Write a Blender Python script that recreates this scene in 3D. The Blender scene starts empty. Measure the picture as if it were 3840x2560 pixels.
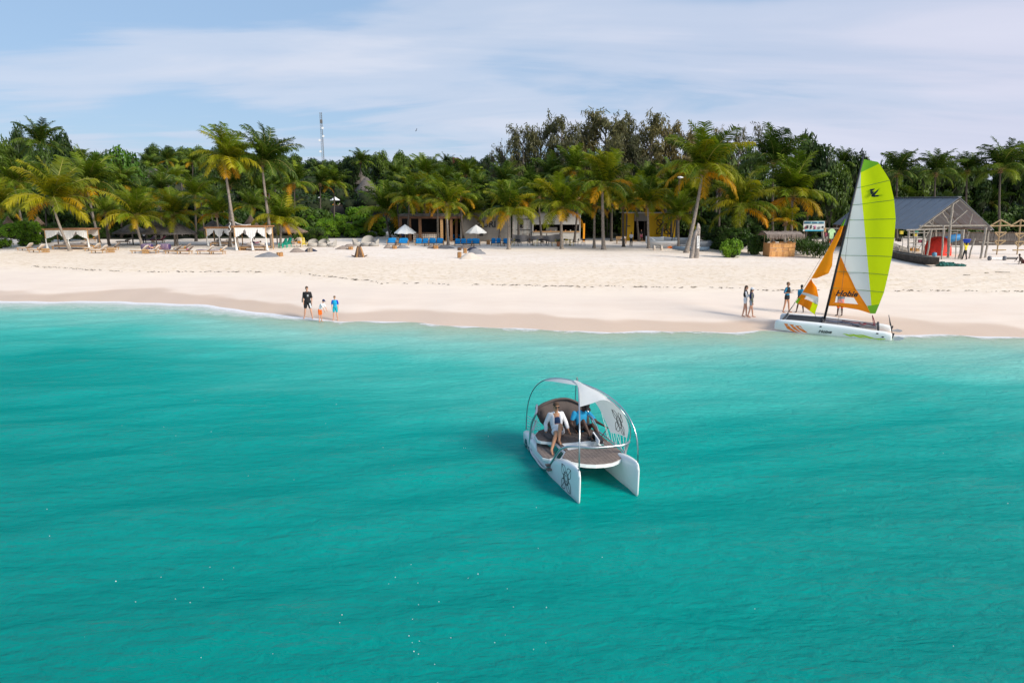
import bpy, bmesh, math, random
import numpy as np
from mathutils import Vector, Matrix
from mathutils.bvhtree import BVHTree
R = math.radians
random.seed(7); rng = np.random.default_rng(7)
SC = bpy.context.scene; COL = SC.collection

# ---------------- camera ----------------
CH = 6.5; TH = math.atan((1280-760)/2560); CT, ST = math.cos(TH), math.sin(TH)
cd = bpy.data.cameras.new('camera'); cam = bpy.data.objects.new('camera', cd); COL.objects.link(cam)
cam.location = (0, 0, CH); cam.rotation_euler = (R(90)-TH, 0, 0)
cd.sensor_width = 36; cd.lens = 24; cd.clip_end = 5000; cd.clip_start = .1
SC.camera = cam
# ---------------- light ----------------
SUN_DIR = Vector((0.80, -0.60, 0)).normalized()*math.cos(R(30)) + Vector((0, 0, math.sin(R(30))))
sl = bpy.data.lights.new('sun', 'SUN'); so = bpy.data.objects.new('sun', sl); COL.objects.link(so)
sl.energy = 2.8; sl.angle = R(20); sl.color = (1, .93, .82)
so.rotation_euler = SUN_DIR.to_track_quat('Z', 'Y').to_euler(); so.location = (60, -50, 60)
W = bpy.data.worlds.new('World'); SC.world = W; W.use_nodes = True
SC.view_settings.view_transform = 'Standard'; SC.view_settings.look = 'None'
SC.view_settings.exposure = 0.78; SC.view_settings.gamma = 1; SC.view_settings.use_curve_mapping = False

class NT:
    def __init__(s, t): s.t = t; t.nodes.clear()
    def n(s, ty, **k):
        x = s.t.nodes.new(ty)
        for a, v in k.items():
            if a.startswith('i_'):
                key = a[2:]
                x.inputs[int(key) if key.isdigit() else key.replace('_', ' ')].default_value = v
            else: setattr(x, a, v)
        return x
    def l(s, a, b): s.t.links.new(a, b)
    def math(s, op, a, b=None, c=None, clamp=False):
        x = s.n('ShaderNodeMath', operation=op, use_clamp=clamp)
        for i, v in enumerate((a, b, c)):
            if v is None: continue
            if isinstance(v, (int, float)): x.inputs[i].default_value = v
            else: s.l(v, x.inputs[i])
        return x.outputs[0]
    def ramp(s, fac, stops, interp='LINEAR'):
        x = s.n('ShaderNodeValToRGB'); e = x.color_ramp.elements; x.color_ramp.interpolation = interp
        while len(e) < len(stops): e.new(.5)
        for i, (p, c) in enumerate(stops):
            e[i].position = p; e[i].color = (*c, 1) if len(c) == 3 else c
        s.l(fac, x.inputs[0]); return x.outputs[0]
    def mix(s, f, a, b, blend='MIX'):
        x = s.n('ShaderNodeMix', data_type='RGBA', blend_type=blend)
        for k, v in ((0, f), (6, a), (7, b)):
            if isinstance(v, (int, float)): x.inputs[k].default_value = v
            elif isinstance(v, tuple): x.inputs[k].default_value = (*v, 1) if len(v) == 3 else v
            else: s.l(v, x.inputs[k])
        return x.outputs[2]
    def noise(s, vec, scale, detail=4, rough=.55, dist=0):
        x = s.n('ShaderNodeTexNoise'); x.inputs['Scale'].default_value = scale; x.inputs['Detail'].default_value = detail
        x.inputs['Roughness'].default_value = rough; x.inputs['Distortion'].default_value = dist
        if vec is not None: s.l(vec, x.inputs['Vector'])
        return x.outputs[0]
    def mapping(s, vec, sc=(1, 1, 1), loc=(0, 0, 0), rot=(0, 0, 0)):
        x = s.n('ShaderNodeMapping'); x.inputs['Scale'].default_value = sc; x.inputs['Location'].default_value = loc
        x.inputs['Rotation'].default_value = rot; s.l(vec, x.inputs['Vector']); return x.outputs[0]

# sky: Nishita with thin high cloud mixed in (cloud radiance given in the sky's own units)
nt = NT(W.node_tree)
sky = nt.n('ShaderNodeTexSky', sky_type='NISHITA'); sky.sun_disc = False
sky.sun_elevation = R(30); sky.sun_rotation = math.atan2(SUN_DIR.x, SUN_DIR.y)
sky.air_density = 1.0; sky.dust_density = .6; sky.ozone_density = 1.5
tc = nt.n('ShaderNodeTexCoord')
sep = nt.n('ShaderNodeSeparateXYZ'); nt.l(tc.outputs['Generated'], sep.inputs[0])
zz = nt.math('MAXIMUM', nt.math('ADD', sep.outputs[2], .12), .06)
cb = nt.n('ShaderNodeCombineXYZ')
nt.l(nt.math('DIVIDE', sep.outputs[0], zz), cb.inputs[0]); nt.l(nt.math('DIVIDE', sep.outputs[1], zz), cb.inputs[1])
n1 = nt.noise(nt.mapping(cb.outputs[0], (.55, .9, 1), (3.1, 1.7, 0), (0, 0, R(-14))), 1.0, 4, .48, .5)
n2 = nt.noise(nt.mapping(cb.outputs[0], (.30, .8, 1), (9.3, 4.2, 0), (0, 0, R(16))), 1.6, 8, .55, 1.0)
cm = nt.math('ADD', nt.math('MULTIPLY', n1, .72), nt.math('MULTIPLY', n2, .40))
bias = nt.math('MULTIPLY', sep.outputs[0], .20)
up = nt.math('MULTIPLY', nt.math('SUBTRACT', .13, sep.outputs[2]), .35)
cm = nt.math('ADD', nt.math('ADD', cm, bias), nt.math('MAXIMUM', up, -.06))
fac = nt.ramp(cm, [(.44, (.0,)*3), (.56, (.68,)*3), (.70, (1,)*3)], 'EASE')
ccol = nt.ramp(n2, [(.3, (3.45, 3.90, 4.80)), (.7, (4.0, 4.35, 5.15))])
cloudmask = nt.ramp(sep.outputs[0], [(0.0, (1, 1, 1)), (.65, (1.04, .98, 1.0))])
ccol = nt.mix(1.0, ccol, cloudmask, 'MULTIPLY')
blue = nt.mix(.8, sky.outputs[0], (1.95, 2.9, 4.3))
skyc = nt.mix(fac, blue, ccol)
bg = nt.n('ShaderNodeBackground'); bg.inputs[1].default_value = .1
nt.l(skyc, bg.inputs[0]); out = nt.n('ShaderNodeOutputWorld'); nt.l(bg.outputs[0], out.inputs[0])

# ---------------- pixels of the photograph <-> places ----------------
CAM = np.array([0., 0., CH])
def ray(u, v):
    a = (u-1920)/2560; b = (1280-v)/2560
    return np.array([a, b*ST+CT, b*CT-ST])
def G(u, v, z=0.):
    d = ray(u, v); t = (z-CH)/d[2]; return CAM+t*d
def Yp(u, v, y):
    d = ray(u, v); return CAM+d*(y/d[1])
def ppm(y, z=1.): return 2560/(y*CT+(CH-z)*ST)
_sh = [(-400, 1100), (0, 1130), (300, 1129), (560, 1133), (800, 1146), (950, 1166), (1050, 1182), (1290, 1203), (1500, 1207), (1750, 1222), (2000, 1236),
       (2300, 1243), (2700, 1243), (2900, 1240), (3100, 1246), (3300, 1254), (3500, 1256), (3840, 1263), (4300, 1270)]
_shp = np.array([G(u, v)[:2] for u, v in _sh])
def shore_y(x):
    x = np.asarray(x, float)
    y = np.interp(x, _shp[:, 0], _shp[:, 1])
    y = np.where(x < _shp[0, 0], _shp[0, 1]+(_shp[0, 0]-x)*.12, y)
    return y + .18*np.sin(x*.9+1)+.12*np.sin(x*2.1)
def sstep(a, b, t): t = np.clip((t-a)/(b-a), 0, 1); return t*t*(3-2*t)
def gz(x, y):
    x = np.asarray(x, float); y = np.asarray(y, float)
    s = y-shore_y(x)
    sea = np.where(s > -8, s*.055, -.44+(s+8)*.09)
    land = 1.15*(1-np.exp(-np.maximum(s, 0)/15.))
    z = np.where(s < 0, np.maximum(sea, -3.2), land)
    hx = 1-.62*sstep(5, 60, x)
    hill = (13.5*sstep(108, 238, y)*hx) + 1.0*sstep(118, 150, y)*np.sin(x*.05+1)
    hill = hill*(1-sstep(300, 520, y)*.8)
    z = z+hill
    z = z+.035*np.sin(x*.31+y*.17)*np.sin(y*.41)*sstep(3, 12, s)
    return z
def gp(u, v):
    lo, hi = 20., 400.
    d = ray(u, v)
    prev = 20.
    for y in np.arange(20, 420, 1.0):
        p = CAM+d*(y/d[1])
        if p[2] < gz(p[0], y):
            a, b = prev, y
            for _ in range(18):
                m = (a+b)/2; p = CAM+d*(m/d[1])
                if p[2] < gz(p[0], m): b = m
                else: a = m
            p = CAM+d*(b/d[1]); return np.array([p[0], p[1], float(gz(p[0], p[1]))])
        prev = y
    p = CAM+d*(95/d[1]); return np.array([p[0], 95, float(gz(p[0], 95))])
def onground(x, y): return np.array([x, y, float(gz(x, y))])

# ---------------- materials ----------------
MATS = {}
def mat(name, col, rough=.7, var=.12, scale=6, metal=0, bump=0, bscale=40, spec=.4, sheen=0):
    if name in MATS: return MATS[name]
    m = bpy.data.materials.new(name); m.use_nodes = True; t = NT(m.node_tree)
    o = t.n('ShaderNodeOutputMaterial'); p = t.n('ShaderNodeBsdfPrincipled'); t.l(p.outputs[0], o.inputs[0])
    tcn = t.n('ShaderNodeTexCoord'); nz = t.noise(tcn.outputs['Object'], scale, 5, .6)
    lo = tuple(c*(1-var) for c in col); hi = tuple(min(1, c*(1+var)) for c in col)
    t.l(t.ramp(nz, [(.3, lo), (.7, hi)]), p.inputs['Base Color'])
    p.inputs['Roughness'].default_value = rough; p.inputs['Metallic'].default_value = metal
    p.inputs['Specular IOR Level'].default_value = spec
    if bump:
        b = t.n('ShaderNodeBump'); b.inputs['Strength'].default_value = bump; b.inputs['Distance'].default_value = .02
        t.l(t.noise(tcn.outputs['Object'], bscale, 4), b.inputs['Height']); t.l(b.outputs[0], p.inputs['Normal'])
    MATS[name] = m; return m
def leafmat(name, cols, transl=.35, scale=1.2, rnd=.35):
    if name in MATS: return MATS[name]
    m = bpy.data.materials.new(name); m.use_nodes = True; t = NT(m.node_tree)
    o = t.n('ShaderNodeOutputMaterial')
    tcn = t.n('ShaderNodeTexCoord'); oi = t.n('ShaderNodeObjectInfo')
    va = t.n('ShaderNodeVectorMath', operation='ADD'); t.l(tcn.outputs['Object'], va.inputs[0])
    cx = t.n('ShaderNodeCombineXYZ'); t.l(t.math('MULTIPLY', oi.outputs['Random'], 37.), cx.inputs[0]); t.l(cx.outputs[0], va.inputs[1])
    nz = t.noise(va.outputs[0], scale, 6, .65)
    f = t.math('ADD', nz, t.math('MULTIPLY', t.math('SUBTRACT', oi.outputs['Random'], .5), rnd))
    k = len(cols)
    c = t.ramp(f, [(.3+.4*i/(k-1), cc) for i, cc in enumerate(cols)])
    d = t.n('ShaderNodeBsdfPrincipled'); d.inputs['Roughness'].default_value = .5; d.inputs['Specular IOR Level'].default_value = .25
    t.l(c, d.inputs['Base Color'])
    tr = t.n('ShaderNodeBsdfTranslucent'); t.l(c, tr.inputs[0])
    mx = t.n('ShaderNodeMixShader'); mx.inputs[0].default_value = transl
    t.l(d.outputs[0], mx.inputs[1]); t.l(tr.outputs[0], mx.inputs[2]); t.l(mx.outputs[0], o.inputs[0])
    MATS[name] = m; return m

# ---------------- mesh building ----------------
def frame(d):
    d = Vector(d).normalized(); a = Vector((0, 0, 1)) if abs(d.z) < .9 else Vector((1, 0, 0))
    x = d.cross(a).normalized(); return x, x.cross(d).normalized()
class MB:
    def __init__(s): s.v = []; s.f = []; s.m = []
    def add(s, vs, fs, mi=0):
        b = len(s.v); s.v.extend([tuple(map(float, p)) for p in vs]); s.f.extend([tuple(b+i for i in f) for f in fs]); s.m.extend([mi]*len(fs)); return s
    def box(s, c, size, rz=0, mi=0, taper=1., M=None):
        hx, hy, hz = size[0]/2, size[1]/2, size[2]/2; vs = []
        for z, k in ((-hz, 1), (hz, taper)):
            for x, y in ((-hx, -hy), (hx, -hy), (hx, hy), (-hx, hy)): vs.append(Vector((x*k, y*k, z)))
        Q = M if M is not None else Matrix.Rotation(rz, 3, 'Z')
        vs = [Q @ p + Vector(c) for p in vs]
        return s.add(vs, [(3, 2, 1, 0), (4, 5, 6, 7), (0, 1, 5, 4), (1, 2, 6, 5), (2, 3, 7, 6), (3, 0, 4, 7)], mi)
    def tube(s, pts, r, n=6, mi=0, caps=True, closed=False):
        pts = [Vector(p) for p in pts]; k = len(pts)
        rr = list(r) if hasattr(r, '__len__') else [r]*k
        b = len(s.v); prevx = None
        for i, p in enumerate(pts):
            if closed: d = pts[(i+1) % k]-pts[i-1]
            else: d = pts[min(i+1, k-1)]-pts[max(i-1, 0)]
            if d.length < 1e-9: d = Vector((0, 0, 1))
            d.normalize()
            if prevx is None: x, y = frame(d)
            else:
                x = prevx-d*prevx.dot(d)
                if x.length < 1e-6: x, _ = frame(d)
                x.normalize(); y = d.cross(x)
            prevx = x
            if i == 0: y = d.cross(x)
            for j in range(n):
                a = 2*math.pi*j/n; s.v.append(tuple(p+(x*math.cos(a)+y*math.sin(a))*rr[i]))
        m = k if closed else k-1
        for i in range(m):
            i2 = (i+1) % k
            for j in range(n):
                j2 = (j+1) % n; s.f.append((b+i*n+j, b+i*n+j2, b+i2*n+j2, b+i2*n+j)); s.m.append(mi)
        if caps and not closed:
            s.f.append(tuple(b+j for j in reversed(range(n)))); s.m.append(mi)
            s.f.append(tuple(b+(k-1)*n+j for j in range(n))); s.m.append(mi)
        return s
    def prism(s, poly, h, M=None, mi=0):
        # poly in local xy, extruded along z from 0 to h
        k = len(poly); vs = [Vector((p[0], p[1], 0)) for p in poly]+[Vector((p[0], p[1], h)) for p in poly]
        if M is not None: vs = [M @ p for p in vs]
        return s.add(vs, [tuple(reversed(range(k))), tuple(range(k, 2*k))]+[(i, (i+1) % k, k+(i+1) % k, k+i) for i in range(k)], mi)
    def lathe(s, prof, n=12, c=(0, 0, 0), mi=0):
        vs = []; fs = []
        for r, z in prof:
            for j in range(n): a = 2*math.pi*j/n; vs.append((c[0]+r*math.cos(a), c[1]+r*math.sin(a), c[2]+z))
        for i in range(len(prof)-1):
            for j in range(n): j2 = (j+1) % n; fs.append((i*n+j, i*n+j2, (i+1)*n+j2, (i+1)*n+j))
        fs.append(tuple(reversed(range(n)))); fs.append(tuple((len(prof)-1)*n+j for j in range(n)))
        return s.add(vs, fs, mi)
    def ell(s, c, r, M=None, nu=10, nv=7, mi=0, sup=1.0):
        vs = []; fs = []; c = Vector(c)
        sg = lambda t: math.copysign(abs(t)**sup, t)
        for i in range(1, nv):
            ph = math.pi*i/nv
            for j in range(nu):
                a = 2*math.pi*j/nu
                p = Vector((r[0]*sg(math.sin(ph))*sg(math.cos(a)), r[1]*sg(math.sin(ph))*sg(math.sin(a)), r[2]*sg(math.cos(ph))))
                vs.append((M @ p if M is not None else p)+c)
        for sgn in (1, -1):
            p = Vector((0, 0, sgn*r[2])); vs.append((M @ p if M is not None else p)+c)
        for i in range(nv-2):
            for j in range(nu): j2 = (j+1) % nu; fs.append((i*nu+j, (i+1)*nu+j, (i+1)*nu+j2, i*nu+j2))
        T = len(vs)-2; B = T+1
        for j in range(nu): j2 = (j+1) % nu; fs.append((T, j, j2)); fs.append((B, (nv-2)*nu+j2, (nv-2)*nu+j))
        return s.add(vs, fs, mi)
    def mesh(s, name, mats, smooth=False, off=None):
        me = bpy.data.meshes.new(name)
        vs = s.v if off is None else [(a-off[0], b-off[1], c-off[2]) for a, b, c in s.v]
        me.from_pydata(vs, [], s.f)
        for m in (mats if isinstance(mats, (list, tuple)) else [mats]): me.materials.append(m)
        me.polygons.foreach_set('material_index', s.m)
        if smooth: me.polygons.foreach_set('use_smooth', [True]*len(s.f))
        me.update(); return me
    def build(s, name, mats, parent=None, smooth=False, world=False, label=None):
        off = tuple(parent.location) if (world and parent is not None) else None
        o = bpy.data.objects.new(name, s.mesh(name, mats, smooth, off)); COL.objects.link(o)
        if parent is not None: o.parent = parent
        if label: o['label'] = label
        return o
def thing(name, label, cat, loc=(0, 0, 0), rz=0, group=None, kind=None):
    o = bpy.data.objects.new(name, None); COL.objects.link(o); o.location = tuple(map(float, loc)); o.rotation_euler = (0, 0, rz); o.empty_display_size = .2
    return tag(o, label, cat, group, kind)
def tag(o, label=None, cat=None, group=None, kind=None):
    for k, v in (('label', label), ('category', cat), ('group', group), ('kind', kind)):
        if v: o[k] = v
    return o
def inst(name, me, parent=None, loc=(0, 0, 0), rot=(0, 0, 0), sc=(1, 1, 1), M=None):
    o = bpy.data.objects.new(name, me); COL.objects.link(o)
    if parent is not None: o.parent = parent
    if M is not None: o.matrix_local = M
    else: o.location = tuple(map(float, loc)); o.rotation_euler = rot; o.scale = sc if hasattr(sc, '__len__') else (sc,)*3
    return o
def kids(o): return [c for c in CHILD.get(o.name, [])]
def copy_thing(root, loc, rz=None, label=None, group=None, sc=None):
    r = root.copy(); COL.objects.link(r); r.location = tuple(map(float, loc))
    if rz is not None: r.rotation_euler = (0, 0, rz)
    if sc is not None: r.scale = (sc,)*3
    if label: r['label'] = label
    if group: r['group'] = group
    for ch in list(root.children):
        c = ch.copy(); COL.objects.link(c); c.parent = r
        for g in list(ch.children): d = g.copy(); COL.objects.link(d); d.parent = c
    return r
def fmesh(name, V, F, mats, mi=None, smooth=False):
    me = bpy.data.meshes.new(name); V = np.asarray(V, np.float32); F = np.asarray(F, np.int32)
    me.vertices.add(len(V)); me.vertices.foreach_set('co', V.ravel())
    k = F.shape[1]; me.loops.add(F.size); me.loops.foreach_set('vertex_index', F.ravel())
    me.polygons.add(len(F)); me.polygons.foreach_set('loop_start', np.arange(0, F.size, k, dtype=np.int32))
    for m in (mats if isinstance(mats, (list, tuple)) else [mats]): me.materials.append(m)
    if mi is not None: me.polygons.foreach_set('material_index', np.asarray(mi, np.int32))
    if smooth: me.polygons.foreach_set('use_smooth', [True]*len(F))
    me.update(calc_edges=True); return me
def grid_mesh(name, xs, ys, zf, mats, smooth=True, attrs=None, mi=None):
    X, Y = np.meshgrid(xs, ys); Z = zf(X, Y); V = np.stack([X.ravel(), Y.ravel(), Z.ravel()], 1)
    nx, ny = len(xs), len(ys); i = np.arange(ny-1)[:, None]*nx+np.arange(nx-1)[None]; i = i.ravel()
    F = np.stack([i, i+1, i+nx+1, i+nx], 1)
    m = None if mi is None else mi(V[F].mean(1))
    me = fmesh(name, V, F, mats, m, smooth)
    for k, f in (attrs or {}).items():
        a = me.attributes.new(k, 'FLOAT', 'POINT'); a.data.foreach_set('value', np.asarray(f(X, Y), np.float32).ravel())
    return me

# ================= GROUND =================
def sandmat():
    m = bpy.data.materials.new('sand'); m.use_nodes = True; t = NT(m.node_tree)
    o = t.n('ShaderNodeOutputMaterial'); p = t.n('ShaderNodeBsdfPrincipled'); t.l(p.outputs[0], o.inputs[0])
    g = t.n('ShaderNodeNewGeometry'); P = g.outputs['Position']
    a = t.n('ShaderNodeAttribute', attribute_name='shore'); s = a.outputs['Fac']
    n_edge = t.noise(t.mapping(P, (.10, .05, 1), (4, 0, 0)), 1.0, 3, .5, .3)
    n_mid = t.noise(t.mapping(P, (.25, .6, 1)), 1.0, 5, .6)
    n_f = t.noise(P, 2.2, 6, .7); n_fine = t.noise(P, 14, 4, .6)
    dry = t.ramp(n_mid, [(.3, (.82, .70, .60)), (.7, (.89, .785, .69))])
    spots = t.ramp(n_f, [(.36, (.78, .72, .60)), (.5, (1, 1, 1))])
    zone = t.ramp(t.math('DIVIDE', s, 60.), [(.17, (0,)*3), (.26, (1,)*3), (.55, (.7,)*3), (.8, (.25,)*3)])
    dry = t.mix(zone, dry, t.mix(1., dry, spots, 'MULTIPLY'))
    # yellower belt of trodden sand between tide line and upper beach
    belt = t.ramp(t.math('ADD', t.math('DIVIDE', s, 60.), t.math('MULTIPLY', t.math('SUBTRACT', n_mid, .5), .15)), [(.12, (0,)*3), (.24, (.8,)*3), (.40, (.75,)*3), (.55, (0,)*3)])
    dry = t.mix(belt, dry, t.mix(1., dry, (.96, .92, .83), 'MULTIPLY'))
    damp = t.mix(1., dry, (.92, .885, .85), 'MULTIPLY')
    # wet band
    wet = t.mix(n_edge, (.62, .45, .33), (.70, .54, .415))
    wl = t.math('SUBTRACT', s, t.math('ADD', -2.2, t.math('MULTIPLY', n_edge, 11.)))
    wf = t.ramp(t.math('ADD', t.math('MULTIPLY', wl, .5), .5), [(.10, (1,)*3), (.38, (.72,)*3), (.52, (.30,)*3), (.80, (.0,)*3)])
    df = t.ramp(t.math('DIVIDE', s, 16.), [(.45, (1,)*3), (.75, (0,)*3)])
    c = t.mix(df, dry, damp); c = t.mix(wf, c, wet)
    c = t.mix(t.ramp(t.math('ADD', t.math('MULTIPLY', s, .4), .9), [(.2, (1,)*3), (.95, (0,)*3)]), c, (.80, .72, .59))
    t.l(c, p.inputs['Base Color'])
    t.l(t.ramp(wf, [(0, (.85,)*3), (1, (.42,)*3)]), p.inputs['Roughness']); p.inputs['Specular IOR Level'].default_value = .25
    b = t.n('ShaderNodeBump'); b.inputs['Distance'].default_value = .12
    vor = t.n('ShaderNodeTexVoronoi', feature='SMOOTH_F1'); vor.inputs['Scale'].default_value = 2.4; t.l(P, vor.inputs['Vector'])
    h = t.math('ADD', t.math('MULTIPLY', n_f, .9), t.math('ADD', t.math('MULTIPLY', vor.outputs[0], .5), t.math('MULTIPLY', n_fine, .25)))
    t.l(h, b.inputs['Height'])
    trail = t.ramp(t.noise(t.mapping(P, (.12, .35, 1), (2, 9, 0), (0, 0, R(10))), 1.0, 4, .6, 1.), [(.38, (.18,)*3), (.62, (1,)*3)])
    t.l(t.math('MULTIPLY', t.math('MULTIPLY', zone, .62), trail), b.inputs['Strength']); t.l(b.outputs[0], p.inputs['Normal'])
    return m
sand = sandmat()
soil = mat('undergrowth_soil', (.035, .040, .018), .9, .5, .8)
def axis(segs):
    out = []
    for a, b, st in segs: out.extend(np.arange(a, b-1e-6, st))
    out.append(segs[-1][1]); return np.array(out)
gx = axis([(-900, -200, 50), (-200, -75, 5), (-75, 75, .45), (75, 200, 5), (200, 900, 50)])
gy = axis([(-300, 0, 40), (0, 26, 2), (26, 100, .4), (100, 260, 3), (260, 1500, 40)])
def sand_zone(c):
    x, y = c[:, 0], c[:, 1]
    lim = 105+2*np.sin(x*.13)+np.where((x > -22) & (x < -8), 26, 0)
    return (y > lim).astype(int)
_pn = np.random.default_rng(3).normal(0, 1, (400, 400))
def gzn(X, Y):
    Z = gz(X, Y); s = Y-shore_y(X)
    k = _pn[(np.rint(Y*2.5).astype(int)) % 400, (np.rint(X*2.2).astype(int)) % 400]
    return Z + k*.011*(.4+.9*(np.sin(X*.21+Y*.1)*np.sin(Y*.33+X*.05) > 0))*sstep(9, 16, s)*(Y < 100)*(np.abs(X) < 75)
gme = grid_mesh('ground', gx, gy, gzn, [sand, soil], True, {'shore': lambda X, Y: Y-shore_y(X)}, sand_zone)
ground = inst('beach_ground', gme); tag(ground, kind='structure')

# ================= WATER =================
def watermat():
    m = bpy.data.materials.new('turquoise_water'); m.use_nodes = True; t = NT(m.node_tree)
    o = t.n('ShaderNodeOutputMaterial'); g = t.n('ShaderNodeNewGeometry'); P = g.outputs['Position']
    d = t.n('ShaderNodeAttribute', attribute_name='dist').outputs['Fac']
    sx = t.n('ShaderNodeSeparateXYZ'); t.l(P, sx.inputs[0])
    big = t.noise(t.mapping(P, (.06, .12, 1), (2, 5, 0), (0, 0, R(12))), 1.0, 4, .55, .6)
    mid = t.noise(t.mapping(P, (.25, .8, 1), (0, 0, 0), (0, 0, R(-9))), 1.0, 6, .65, .8)
    dd = t.math('ADD', d, t.math('ADD', t.math('MULTIPLY', t.math('SUBTRACT', big, .5), t.math('MINIMUM', 13., t.math('MULTIPLY', d, 1.0))), t.math('MULTIPLY', t.math('SUBTRACT', mid, .5), 2.6)))
    c = t.ramp(t.math('DIVIDE', dd, 34.), [(0., (.50, .68, .57)), (.12, (.24, .54, .47)), (.28, (.050, .43, .375)), (.45, (.002, .31, .270)), (.66, (.0, .255, .220)), (.95, (.0, .190, .164))])
    # sandy streaks seen through the shallows
    st = t.noise(t.mapping(P, (.8, 2.6, 1), (7, 0, 0), (0, 0, R(-5))), 1.0, 5, .6, .5)
    sf = t.math('MULTIPLY', t.ramp(st, [(.5, (0,)*3), (.68, (1,)*3)]), t.ramp(t.math('DIVIDE', d, 18.), [(.1, (.7,)*3), (.9, (0,)*3)]))
    sf = t.math('MULTIPLY', sf, .45); c = t.mix(sf, c, (.13, .36, .28))
    dif = t.n('ShaderNodeBsdfDiffuse'); t.l(c, dif.inputs[0])
    # ripples
    b1 = t.noise(t.mapping(P, (1.7, 4.2, 1), (0, 0, 0), (0, 0, R(8))), 1.0, 6, .66, .5)
    b2 = t.noise(t.mapping(P, (2.6, 6.5, 1), (3, 1, 0), (0, 0, R(-14))), 1.0, 5, .6, .3)
    b3 = t.noise(t.mapping(P, (.35, .7, 1), (3, 1, 0), (0, 0, R(25))), 1.0, 3, .5, .4)
    h = t.math('ADD', t.math('ADD', t.math('MULTIPLY', b1, .8), t.math('MULTIPLY', b2, .46)), t.math('MULTIPLY', b3, .45))
    bp = t.n('ShaderNodeBump'); bp.inputs['Strength'].default_value = 1.0; bp.inputs['Distance'].default_value = .10; t.l(h, bp.inputs['Height'])
    gl = t.n('ShaderNodeBsdfGlossy'); gl.inputs['Roughness'].default_value = .07
    bg_ = t.n('ShaderNodeBump'); bg_.inputs['Strength'].default_value = .55; bg_.inputs['Distance'].default_value = .10; t.l(h, bg_.inputs['Height']); t.l(bg_.outputs[0], gl.inputs['Normal'])
    t.l(bp.outputs[0], dif.inputs['Normal'])
    fr = t.n('ShaderNodeFresnel'); fr.inputs[0].default_value = 1.33; t.l(bp.outputs[0], fr.inputs['Normal'])
    tr = t.n('ShaderNodeBsdfTransparent'); tr.inputs[0].default_value = (.80, .97, .93, 1)
    af = t.ramp(t.math('DIVIDE', t.math('ADD', d, t.math('MULTIPLY', t.math('SUBTRACT', mid, .5), 1.2)), 4.6), [(0.0, (0.05,)*3), (.30, (.38,)*3), (1., (1,)*3)])
    m1 = t.n('ShaderNodeMixShader'); t.l(af, m1.inputs[0]); t.l(tr.outputs[0], m1.inputs[1]); t.l(dif.outputs[0], m1.inputs[2])
    m2 = t.n('ShaderNodeMixShader'); t.l(t.math('MULTIPLY', fr.outputs[0], .33), m2.inputs[0]); t.l(m1.outputs[0], m2.inputs[1]); t.l(gl.outputs[0], m2.inputs[2])
    # foam
    fo = t.n('ShaderNodeBsdfDiffuse'); fo.inputs[0].default_value = (.84, .83, .85, 1)
    left = t.math('MULTIPLY', t.math('SUBTRACT', -10., sx.outputs[0]), .09, clamp=True)
    wid = t.math('MAXIMUM', .12, t.math('ADD', t.math('ADD', -2.3, t.math('MULTIPLY', t.noise(t.mapping(P, (.5, .5, 1)), 1.0, 4, .65), 6.2)), t.math('MULTIPLY', left, 5.0)))
    fn = t.math('ADD', t.math('MULTIPLY', t.noise(t.mapping(P, (1.3, 3.6, 1)), 1.0, 8, .72, .8), .6), t.math('MULTIPLY', t.noise(t.mapping(P, (5., 9., 1)), 1.0, 3, .6, 1.5), .4))
    e = t.math('SUBTRACT', 1.0, t.math('DIVIDE', d, wid), clamp=True)
    ff = t.ramp(t.math('ADD', t.math('MULTIPLY', e, .55), t.math('SUBTRACT', fn, .28)), [(.40, (0,)*3), (.70, (.85,)*3)])
    near = t.ramp(t.math('DIVIDE', t.math('SUBTRACT', d, .10), .9), [(0., (1,)*3), (1., (0,)*3)])
    ff = t.math('MULTIPLY', t.math('MULTIPLY', ff, t.ramp(e, [(0, (0,)*3), (.25, (1,)*3)])), t.math('SUBTRACT', 1., t.math('MULTIPLY', left, t.ramp(t.math('DIVIDE', d, 1.2), [(.3, (0,)*3), (1, (.55,)*3)]))))
    m3 = t.n('ShaderNodeMixShader'); t.l(ff, m3.inputs[0]); t.l(m2.outputs[0], m3.inputs[1]); t.l(fo.outputs[0], m3.inputs[2])
    t.l(m3.outputs[0], o.inputs[0]); return m
wx = axis([(-900, -120, 30), (-120, -50, 2), (-50, 50, .22), (50, 120, 2), (120, 900, 30)])
wy = axis([(-600, -20, 30), (-20, 6, 2), (6, 50, .16), (50, 64, 1)])
_wr = np.random.default_rng(5); _ws = [(_wr.normal(0, .35)+.0, 1., 2*math.pi/(_wr.uniform(.7, 4.5)), _wr.uniform(0, 6.28)) for _ in range(26)]
def wz(X, Y):
    Z = np.zeros_like(X); d = shore_y(X)-Y
    for a, b, k, ph in _ws:
        n = math.hypot(a, b); Z += .0045*(2*math.pi/k)**.8*np.sin((a*X+b*Y)/n*k+ph+.6*np.sin(X*.3+ph))
    return Z*sstep(.3, 5, d)*.8*(Y > 5)*(np.abs(X) < 60)
wme = grid_mesh('sea', wx, wy, wz, watermat(), True, {'dist': lambda X, Y: shore_y(X)-Y})
sea = inst('sea_water', wme, loc=(0, 0, 0)); tag(sea, kind='structure')
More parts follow.
